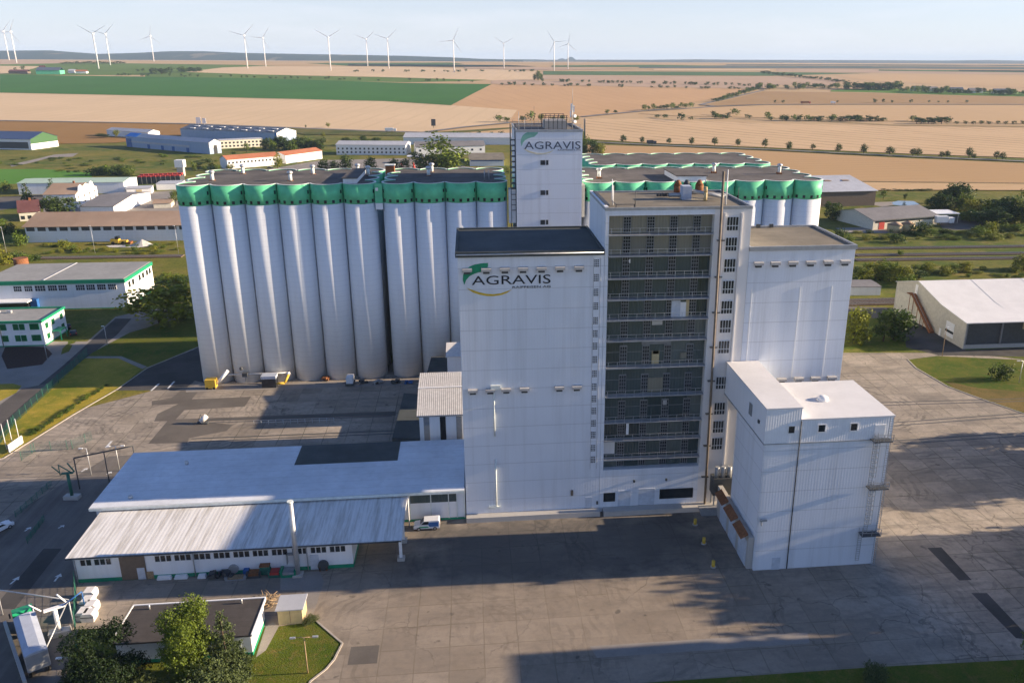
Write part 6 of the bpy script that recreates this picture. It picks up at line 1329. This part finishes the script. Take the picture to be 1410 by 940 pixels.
b=MB(); b.tube((11.0,-1.15,3.4),(11.0,-1.15,1.0),.09,8); obj('exhaust',b,M['galv'],CB)
for x in (.9,2.2,3.5,10.6,12.6):
    for s in (-1,1): wheel(T,x,s*1.05,.5,.34)
# far vehicles
def far_truck(label,x,y,ln=13,mt='white',cab='redpaint'):
    p=G(x,y); T=thing('lorry',label,'truck',(p.x,p.y,p.z+.9),local=True); b=MB(); b.box(-ln/2,ln/2-3,-1.25,1.25,.9,3.9); obj('box_body',b,M[mt],T); b=MB(); b.box(ln/2-2.6,ln/2,-1.2,1.2,.7,3.2); obj('cab',b,M[cab],T)
    for x_ in (-ln/2+2,ln/2-1.5):
        for s in (-1,1): wheel(T,x_,s,.5,.3,8)
far_truck('white lorry on the country road left of centre',538,182.3,12,'white','white'); far_truck('brown lorry on the road past the brown stubble field',1109,143.6,17,'rust','redpaint'); far_truck('small white van-like lorry on the road past the brown stubble field',1147,143.6,8,'white','white'); far_truck('dark lorry on the road below the tramlined field',897,200.2,9,'darksteel','darksteel')
p=at(1299,310.5); far_truck('white lorry reversing under the workshop canopy',1299,311,9,'white','white')
# ================================================================ wind-down: lamps, fences, signs, yard things
def lamp(label,x,yb,yt,arm=1.2,dbl=False,mat='galv',head='white'):
    p=at(x,yb); h=atY(x,yt,p.y).z; T=thing('street_lamp',label,'street lamp',tuple(p)); b=MB(); b.tube(p,(p.x,p.y,h),.09,8,.06); b.tube((p.x-(arm if dbl else 0),p.y,h),(p.x+arm,p.y,h+.1),.05,6); obj('pole',b,M[mat],T)
    for s in ((-1,1) if dbl else (1,)):
        b=MB(); b.box(p.x+s*arm-.35,p.x+s*arm+.35,p.y-.14,p.y+.14,h-.02,h+.14); obj('lamp_head',b,M[head],T)
lamp('double-headed lamp on the lane left of the low hall',165,648,614,1.3,True); lamp('single lamp on the lane left of the double-headed one',126,654,617,-1.0); lamp('lamp on the lower left lawn corner with two round heads',424,926,877,-1.4,True,'wood','galv'); lamp('lamp with white head between truck lane and pine',112,944,904,-1.9); lamp('tall lamp on the upper left lawn with a white box',148,475,449,-.4)
lamp('tall railway lamp in front of the long barn',131,349,311,-.4); lamp('railway lamp in front of the right end of the long barn',246,349,311,-.4); lamp('leaning railway lamp at the far left',9,348,313,-.4); lamp('lamp on the flower bed corner before the office block',65,494,472,.3); lamp('wooden lamp pole before the pale hall gate',1297,491,451,.4,False,'wood'); lamp('lamp beside the dark conifer tree',1241,466,430,.4,False,'wood'); lamp('large floodlight mast at the right edge of the weedy lawn',1403,527,497,-1.2,False,'galv','white')
def fence(label,px,h=2.0,step=2.5,mat='fencegreen',bars=.25,group=None):
    pts=[at(*q) for q in px]; T=thing('wire_fence',label,'fence',tuple(pts[0])); pm=MB()
    for a,b_ in zip(pts,pts[1:]):
        d=b_-a; ln=d.length; d.normalize(); k=0.0
        while k<=ln: q=a+d*k; b=MB(); b.tube((q.x,q.y,0),(q.x,q.y,h+.1),.05,6); obj('post',b,M[mat],T); k+=step
        k=0.0
        while k<ln: q=a+d*k; pm.tube((q.x,q.y,.1),(q.x,q.y,h),.017,3,None,False); k+=bars
        for z in np.arange(.15,h+.01,.3): pm.tube((a.x,a.y,z),(b_.x,b_.y,z),.014,3,None,False)
    obj('mesh_panel',pm,M[mat],T)
fence('green mesh fence along the street beside the left lawn',[(0,612),(20,584),(81,527),(104,505),(121,489)],2.2,3.0,'fencegreen',.16); fence('green mesh fence between the pine lawn and the truck lane',[(107,946),(108,900),(104,860),(106,832)],2.2,2.5,'fencegreen',.2); fence('green gate fence across the lane by the flagpoles',[(30,634),(48,622),(100,618),(128,605)],2.0,3.0,'fencegreen',.25)
fence('short green fence from the hall corner along the bags',[(106,832),(104,800)],2.2,2.5,'fencegreen',.2); fence('dark barrier fence in the middle of the lane, near part',[(38,748),(62,716)],1.2,1.6,'fencegreen',.12); fence('dark barrier fence in the middle of the lane, far part',[(22,712),(72,668)],1.2,1.6,'fencegreen',.15)
T=thing('courtyard_railing','pale guard rail along the courtyard rail track','railing',tuple(at(400,582))); a,c=at(350,585),at(460,581); n=11
for k in range(n+1): b=MB(); q=a.lerp(c,k/n); b.tube((q.x,q.y,0),(q.x,q.y,1.1),.05,6); obj('post',b,M['galv'],T)
b=MB()
for z in (.55,1.05): b.tube((a.x,a.y,z),(c.x,c.y,z),.04,6)
obj('rail',b,M['galv'],T)
def portal(label,base,h,w,rz,mat,arm):
    T=thing('grain_sampler',label,'sampling rig',tuple(base),rz,local=True)
    b=MB(); b.obox((0,0,0),2.6,1.3,.7); obj('foundation',b,M['conc_wall'],T); b=MB(); b.tube((0,0,.7),(0,0,h),.28,10); obj('column',b,M[mat],T)
    b=MB(); b.obox((0,0,h),w*.75,.6,.2,.2); b.tube((w*.45,.2,h+.3),(w*.45-1.0,.2,h+2.0),.12,8); b.tube((-w*.45,-.2,h+.2),(-w*.45-1.2,-.3,h+1.6),.1,8); obj('platform',b,M[mat],T)
    b=MB(); b.tube((w*.3,0,h+.2),(w*.3+arm,.4,h+1.5),.1,8); b.tube((w*.3+arm,.4,h+1.5),(w*.3+arm,.4,h-.6),.08,8); obj('arm',b,M['bluepaint' if mat=='white' else mat],T)
portal('white sampling rig with blue arm beside the truck',at(83,873),4.2,3.4,.3,'white',2.4); portal('dark green sampling rig on a concrete foot beside the lane',at(100,686),5.0,2.6,-.1,'fencegreen',-2.4)
T=thing('pipe_portal','light steel pipe gantry spanning the truck lane','gantry',tuple(at(50,850))); b=MB(); q0,q1,q2=at(4,846),at(102,862),at(98,850)
b.tube(q0,(q0.x,q0.y,4.2),.09,8); b.tube(q1,(q1.x,q1.y,4.4),.09,8); b.tube((q0.x,q0.y,4.2),(q1.x,q1.y+.0,4.4),.09,8); b.tube((q1.x,q1.y,4.4),(q1.x-1.0,q1.y-8,.1),.08,8); obj('frame',b,M['galv'],T)
T=thing('height_gantry','dark steel height gantry crossing the lane beside the low hall','gantry',tuple(at(145,676))); b=MB(); a,c=at(110,673),at(190,655); 
for q in (a,c): b.tube(q,(q.x,q.y,6.3),.11,8)
m_=a.lerp(c,.5); b.tube(m_,(m_.x,m_.y,6.3),.09,8); obj('post',b,M['darksteel'],T); b=MB(); b.tube((a.x,a.y,6.3),(c.x,c.y,6.3),.14,8); obj('beam',b,M['darksteel'],T)
T=thing('lane_wall','low pale concrete guard wall along the left of the truck lane','wall',tuple(at(20,900))); a,c=at(8,862),at(36,945); d=(c-a).normalized(); n=Vector((-d.y,d.x,0))*.2; b=MB(); b.prism([(a-n)[:2],(c-n)[:2],(c+n)[:2],(a+n)[:2]],0,.9); obj('wall',b,M['conc_wall'],T)
for i,(x,yb,yt) in enumerate(((9,618,583),(18,614,577),(27,607,576))):
    p=at(x,yb); h=atY(x,yt,p.y).z; solo('flagpole',MB().tube(p,(p.x,p.y,h),.08,8,.05),M['white'],'bare white flagpole at the left edge, '+('left','middle','right')[i]+' of the three','flagpole','three bare flagpoles')
T=thing('sign_board','white sign board lying along the kerb beside the flagpoles','sign',tuple(at(22,618))); a,c=at(13,624.5),at(32,611); d=(c-a).normalized(); n=Vector((-d.y,d.x,0))*.1; b=MB(); b.prism([(a-n)[:2],(c-n)[:2],(c+n)[:2],(a+n)[:2]],.3,1.9); obj('board',b,M['white'],T); b=MB()
for f_ in (.1,.9): q=a.lerp(c,f_); b.tube((q.x,q.y,0),(q.x,q.y,.3),.08,6)
obj('leg',b,M['steel'],T)
for i,(x,y,z0) in enumerate(((125,822,0),(122,834,0),(117,850,0),(124,852,0),(127,840,0))):
    p=at(x,y); T=thing('bulk_bag','white bulk bag beside the lean-to hall, '+('topmost of the row','second from the top','bottom left of the row','bottom right of the row','right one in the middle')[i],'bag',tuple(p),group='white bulk bags at the hall corner',local=True)
    b=MB(); b.ext([(-.8,0),(.8,0),(.9,.45),(.86,1.1),(.6,1.35),(-.6,1.35),(-.86,1.1),(-.9,.45)],(0,-.75,0),(1,0,0),(0,0,1),(0,1.5,0)); obj('bag',b,M['bag'],T); b=MB(); b.box(-.9,.9,-.8,-.752,.75,.85); obj('strap',b,M['darksteel'],T)
# junk along the lean-to wall
def junk(name,label,cat,x,y,w,d,h,mat,extra=None):
    p=at(x,y); T=thing(name,label,cat,tuple(p)); b=MB(); b.ext([(0,0),(w,0),(w*1.04,h),(w*.9,h),(w*.9,h*.4),(w*.1,h*.4),(w*.1,h),(-w*.04,h)],(p.x-w/2,p.y,0.01),(1,0,0),(0,0,1),(0,d,0)); obj('tub',b,M[mat],T)
    if extra: b=MB(); b.box(p.x-w*.38,p.x+w*.38,p.y+.05,p.y+d-.05,h*.42,h*.8); obj('load',b,M[extra],T)
def crate(label,x,y,w,d,h,mat,name='crate',top=None):
    p=at(x,y); T=thing(name,label,'crate',tuple(p)); b=MB(); b.box(p.x-w/2,p.x+w/2,p.y,p.y+d,.12,h); obj('body',b,M[mat],T); b=MB()
    for k in (-.4,0,.4): b.box(p.x+k*w-.06,p.x+k*w+.06,p.y,p.y+d,0.01,.118)
    obj('runner',b,M['wood'],T)
    if top: b=MB(); b.box(p.x-w/2-.05,p.x+w/2+.05,p.y-.05,p.y+d+.05,h+.002,h+.15); obj('lid',b,M[top],T)
crate('light wooden crate leaning by the sliding gate',208,797,.9,.8,1.3,'wood'); crate('green crate with rusty red lid against the lean-to wall',365,792,1.4,1.2,1.5,'fencegreen','crate','rust'); crate('blue barrel-sized crate beside the scrap pile',339,793,.8,.8,1.0,'bluepaint')
junk('scrap_skip','open dark skip of scrap right of the blue crate','skip',349,796,2.0,1.5,.9,'darksteel','rust'); junk('scrap_skip','green open skip with red load left of the chimney','skip',378,795,1.8,1.5,1.0,'fencegreen','redpaint'); junk('mesh_box','pale green mesh box left of the chimney foot','box',397,795,2.2,1.6,1.1,'trimgreen','steel'); junk('scrap_skip','long low grey tray in front of the dark scrap pile','tray',324,799,3.0,1.0,.5,'steel','wood')
T=thing('scrap_pile','dark heap of scrap machinery with a round drum against the lean-to wall','scrap',tuple(at(305,796))); p=at(305,797); b=MB(); g=random.Random(5)
for k in range(16): b.obox((p.x+g.uniform(-2,2),p.y+g.uniform(.1,1.3),.0+g.uniform(0,.5)),g.uniform(.4,1.4),g.uniform(.3,.8),g.uniform(.2,.6),g.uniform(0,3))
obj('scrap',b,M['darksteel'],T); b=MB(); b.tube((p.x+1.6,p.y+.9,1.0),(p.x+1.6,p.y+1.5,1.0),.75,14); obj('drum',b,M['steel'],T)
for i,(x0,x1,l) in enumerate(((216,236,'white beam stack nearest the sliding gate'),(240,258,'second white beam stack from the gate'),(272,284,'short white beam stack beside the scrap heap'))):
    p,q=at(x0,799-i),at(x1,797.5-i); b=MB()
    for k in range(3): b.box(p.x,q.x,p.y+k*.35,p.y+k*.35+.3,.02,.3)
    b.box(p.x+.1,q.x-.1,p.y+.1,p.y+.7,.302,.55); solo('beam_stack',b,M['white'],l,'beams')
T=thing('hose_reel','dark round hose reel beside the white door of the lean-to','reel',tuple(at(445,786))); p=at(445,787); b=MB(); b.tube((p.x,p.y+.2,.85),(p.x,p.y+.8,.85),.8,16); obj('reel',b,M['darksteel'],T); b=MB(); b.box(p.x-.6,p.x-.4,p.y+.2,p.y+.8,.01,.8); b.box(p.x+.4,p.x+.6,p.y+.2,p.y+.8,.01,.8); obj('stand',b,M['rust'],T)
T=thing('wall_compressor','small dark compressor at the left end of the lean-to wall','machine',tuple(at(133,797))); p=at(133,798); b=MB(); b.box(p.x-.8,p.x+.8,p.y,p.y+.8,.01,1.2); obj('housing',b,M['darksteel'],T); b=MB(); b.ball((p.x+.2,p.y+.3,1.5),.35,10); obj('drum',b,M['galv'],T)
for i,(x,y) in enumerate(((957,722),(969,748),(982,780))):
    p=at(x,y); T=thing('bollard','yellow bollard on the shaded yard, '+('farthest','middle one','nearest')[i]+' of three','bollard',tuple(p),group='yellow bollards'); b=MB(); b.tube(p,(p.x,p.y,1.1),.28,12); obj('post',b,M['yellow'],T); b=MB(); b.tube((p.x,p.y,0),(p.x,p.y,.12),.45,12); obj('foot',b,M['conc_wall'],T)
T=thing('wood_pile','heap of branches behind the corner of the low house','wood pile',tuple(at(368,830))); p=at(369,832); b=MB(); g=random.Random(8)
for k in range(40):
    a=g.uniform(0,6.28); c0=Vector((p.x+g.uniform(-1,1),p.y+g.uniform(-1.5,1.5),g.uniform(.1,1.0))); b.tube(c0,c0+Vector((math.cos(a),math.sin(a),g.uniform(-.2,.5)))*g.uniform(.6,1.4),.05,5)
obj('branches',b,M['wood'],T)
# courtyard machines at the silo feet
T=thing('grain_auger','yellow auger box with a white spout at the foot of the first silo','machine',tuple(at(292,535))); p=at(283,536.5); b=MB(); b.box(p.x,p.x+2.4,p.y,p.y+1.8,.3,2.4); obj('box',b,M['yellow'],T); b=MB(); b.tube((p.x+2.6,p.y+.8,1.2),(p.x+5.3,p.y+1.3,4.2),.38,10); obj('spout',b,M['white'],T); b=MB()
for dx in (.4,2.0): b.tube((p.x+dx,p.y-.05,.3),(p.x+dx,p.y+.2,.3),.3,12)
obj('wheel',b,M['rubber'],T)
a=at(306,528); p1=atY(312,516,191.3); p2=atY(397,513,191.3); T=thing('conveyor_pipe','long grey conveyor pipe running across the feet of the left silos','conveyor',tuple(Vector((p1.x,191.3,0)))); b=MB(); b.tube(p1,p2,.2,10); obj('pipe',b,M['galv'],T); b=MB()
for f_ in (.3,.7): q=p1.lerp(p2,f_); b.tube((q.x,q.y,0),(q.x,q.y,q.z),.1,6)
obj('support',b,M['steel'],T); b=MB(); q=p1.lerp(p2,.3); b.box(q.x-.6,q.x+.6,q.y-.6,q.y+.4,q.z-.5,q.z+.4); b.ball((q.x-.7,q.y-.3,q.z+1.6),.45,10); obj('drive',b,M['darksteel'],T); b=MB(); b.tube(p2,(p2.x+.2,p2.y-.4,p2.z-.3),.4,10); obj('end_cap',b,M['white'],T)
T=thing('yellow_chute','bent yellow delivery pipe at the right end of the conveyor','chute',tuple(at(388,530))); p=Vector((p2.x+.1,190.9,p2.z-.4)); q=at(390,531); b=MB(); b.tube(p,(q.x+.4,q.y,.7),.28,10); b.tube((q.x+.4,q.y,.7),(q.x-2.0,q.y+.1,.6),.28,10); obj('pipe',b,M['yellow'],T)
T=thing('dark_container','dark blue container with open frame top beside the yellow chute','container',tuple(at(371,533))); p=at(361,534.5); b=MB(); b.box(p.x,p.x+3.3,p.y,p.y+2.2,.1,2.3); obj('body',b,M['carblack'],T); b=MB(); b.box(p.x-.1,p.x+3.4,p.y-.05,p.y+2.3,2.302,3.0); obj('top_bin',b,M['tarp'],T)
T=thing('yard_trailer','small grey and white trailer parked at the foot of the sixth silo','trailer',tuple(at(481,531))); p=at(477,532); b=MB(); b.box(p.x,p.x+1.6,p.y,p.y+2.6,.7,2.2); obj('box',b,M['white'],T); b=MB(); b.box(p.x-.2,p.x+1.8,p.y-.3,p.y+2.8,.35,.698); obj('frame',b,M['darksteel'],T); b=MB(); b.tube((p.x-.1,p.y+1.3,.36),(p.x+1.7,p.y+1.3,.36),.35,12); obj('wheel',b,M['rubber'],T)
for i,(x,y,mt,l) in enumerate(((448,524,'rust','rusty machine base between the fourth and fifth silo'),(563,528,'bluepaint','blue tarpaulin heap beside the eighth silo'),(500,528,'darksteel','dark tyre stack at the sixth silo foot'),(545,528,'darksteel','dark pallet pile at the eighth silo foot'),(520,528,'steel','grey pallet pile beside the dark gap between the silo blocks'))):
    p=at(x,y); b=MB(); g=random.Random(i)
    for k in range(6): b.obox((p.x+g.uniform(-.9,.9),p.y+g.uniform(-.2,.5),.02+k*.12),g.uniform(.6,1.6),g.uniform(.4,.9),g.uniform(.15,.5),g.uniform(0,3))
    solo('yard_clutter',b,M[mt],l,'clutter')
T=thing('silo_door','pale tall door at the foot of the fifth silo','door',(0,0,0)); bpy.data.objects.remove(T)
T=thing('cable_drum','tipped pale wooden drum with steel frame on the courtyard','drum',tuple(at(279,583))); p=at(279,583); b=MB(); b.tube((p.x-.3,p.y,.5),(p.x+.9,p.y+.3,1.6),.55,12); obj('drum',b,M['bag'],T); b=MB(); b.box(p.x-1.2,p.x+1.2,p.y-.5,p.y+.6,.02,.3); b.tube((p.x-1,p.y,.3),(p.x-.2,p.y,2.2),.05,5); b.tube((p.x+.2,p.y,.3),(p.x-.2,p.y,2.2),.05,5); obj('frame',b,M['darksteel'],T)
# rubble and loader before the long barn
p=at(194,339); b=MB(); n=14; vs=[(p.x,p.y+2,2.6)]
for k in range(n): a=6.283*k/n; vs.append((p.x+math.cos(a)*(4.2+.8*math.sin(k*3)),p.y+2+math.sin(a)*3,0.02))
b.add(vs,[(0,1+k,1+(k+1)%n) for k in range(n)]); solo('rubble_heap',b,M['rubble'],'pale pointed rubble heap in front of the long barn','rubble heap')
sheet('rubble_spread',[at(x,y) for x,y in ((146,338.5),(165,336.5),(196,337),(206,339),(190,341),(150,340.5))],M['rubble'],.06)
T=thing('wheel_loader','yellow loader parked against the front of the long barn','loader',tuple(at(166,336))); p=at(166,336.5); b=MB(); b.box(p.x-3.5,p.x-.2,p.y-1.2,p.y+1.2,.9,2.4); b.box(p.x-.2,p.x+3,p.y-1,p.y+1,.9,1.8); obj('body',b,M['yellow'],T); b=MB(); b.box(p.x-1.6,p.x-.2,p.y-1,p.y+1,2.402,3.5); obj('cab',b,M['glass'],T); b=MB(); b.ext([(0,0),(1.4,0),(1.6,.9),(.3,.9)],(p.x+3.2,p.y-1.5,.3),(1,0,0),(0,0,1),(0,3,0)); obj('bucket',b,M['rust'],T)
b=MB()
for x in (-2.4,1.6):
    for s in (-1,1): b.tube((p.x+x,p.y+s*1.3-.25,.75),(p.x+x,p.y+s*1.3+.25,.75),.75,12)
obj('tyres',b,M['rubber'],T)
# red and white parasols by the market
for i,(x,y) in enumerate(((553,236),(570,236),(578,236.5))):
    p=G(x,y); T=thing('parasol','red closed parasol behind the silo roof, '+('left','middle','right')[i]+' of three','parasol',tuple(p),group='red parasols at the market'); b=MB(); b.tube(p,(p.x,p.y,5.5),.12,6); obj('pole',b,M['white'],T); b=MB(); b.tube((p.x,p.y,1.2),(p.x,p.y,6.2),1.5,10,.15); obj('canopy',b,M['redpaint'],T)
p=G(572,224); T=thing('petrol_canopy','flat white forecourt canopy near the red parasols','canopy',tuple(p)); b=MB(); b.box(p.x-6,p.x+8,p.y-4,p.y+4,4.6,5.4); obj('roof',b,M['white'],T); b=MB()
for dx in (-4,6): b.box(p.x+dx-.2,p.x+dx+.2,p.y-.2,p.y+.2,0,4.598)
obj('post',b,M['steel'],T)
for x,y,c,l in ((352,237,'white','small white van beside the orange-roofed row'),(372,232,'dark','dark parked car in front of the orange-roofed row'),(412,236,'dark','dark parked car between silo roof and orange row'),(452,241,'red','red small car on the car park behind the silo roof')):
    p=G(x,y); small_vehicle('parked_car',l,'car',(p.x,p.y,.05),R(10),False,{'white':'carwhite','dark':'carblack','red':'redpaint'}[c])
drape('car_park',[(330,240),(440,221),(560,218),(660,232),(660,242),(440,246),(330,246)],M['pave'],.04)
drape('path',[(14,227),(50,219),(75,213),(108,211),(100,216),(70,217),(40,225),(16,230)],M['pave'],.05)
drape('yard',[(60,272),(110,270),(215,264),(250,262),(248,292),(150,300),(60,300)],M['pave'],.03)
drape('road',[(-40,296),(30,285),(70,272),(56,268),(-40,274)],M['asph2'],.05)
p=G(278,172.6); solo('advert_board',MB().box(p.x-6,p.x-1,p.y,p.y+.5,p.z+2,p.z+9).box(p.x+1,p.x+5,p.y,p.y+.5,p.z+2,p.z+8).box(p.x-3.7,p.x-3.3,p.y,p.y+.4,p.z,p.z+2).box(p.x+2.8,p.x+3.2,p.y,p.y+.4,p.z,p.z+2),M['white'],'white roadside board above the slate blue factory','billboard')
p=G(597,176.5); solo('advert_board',MB().box(p.x-2.5,p.x+2.5,p.y,p.y+.5,p.z+2.5,p.z+10).box(p.x-.3,p.x+.3,p.y,p.y+.4,p.z,p.z+2.5),M['darksteel'],'dark upright roadside board in the wheat field','billboard')
# ================================================================ air
hm=MB(); hm.box(-17000,17000,-420,19500,-1.0,225); t=bpy.data.materials.new('haze_air'); t.use_nodes=True; nt=t.node_tree
nt.nodes.remove(nt.nodes['Principled BSDF']); pv=nt.nodes.new('ShaderNodeVolumePrincipled'); pv.inputs['Color'].default_value=(.55,.74,1,1); pv.inputs['Density'].default_value=5.0e-5; pv.inputs['Anisotropy'].default_value=.0
nt.links.new(pv.outputs[0],nt.nodes['Material Output'].inputs['Volume'])
HZE=obj('haze',hm,t); HZE['kind']='stuff'
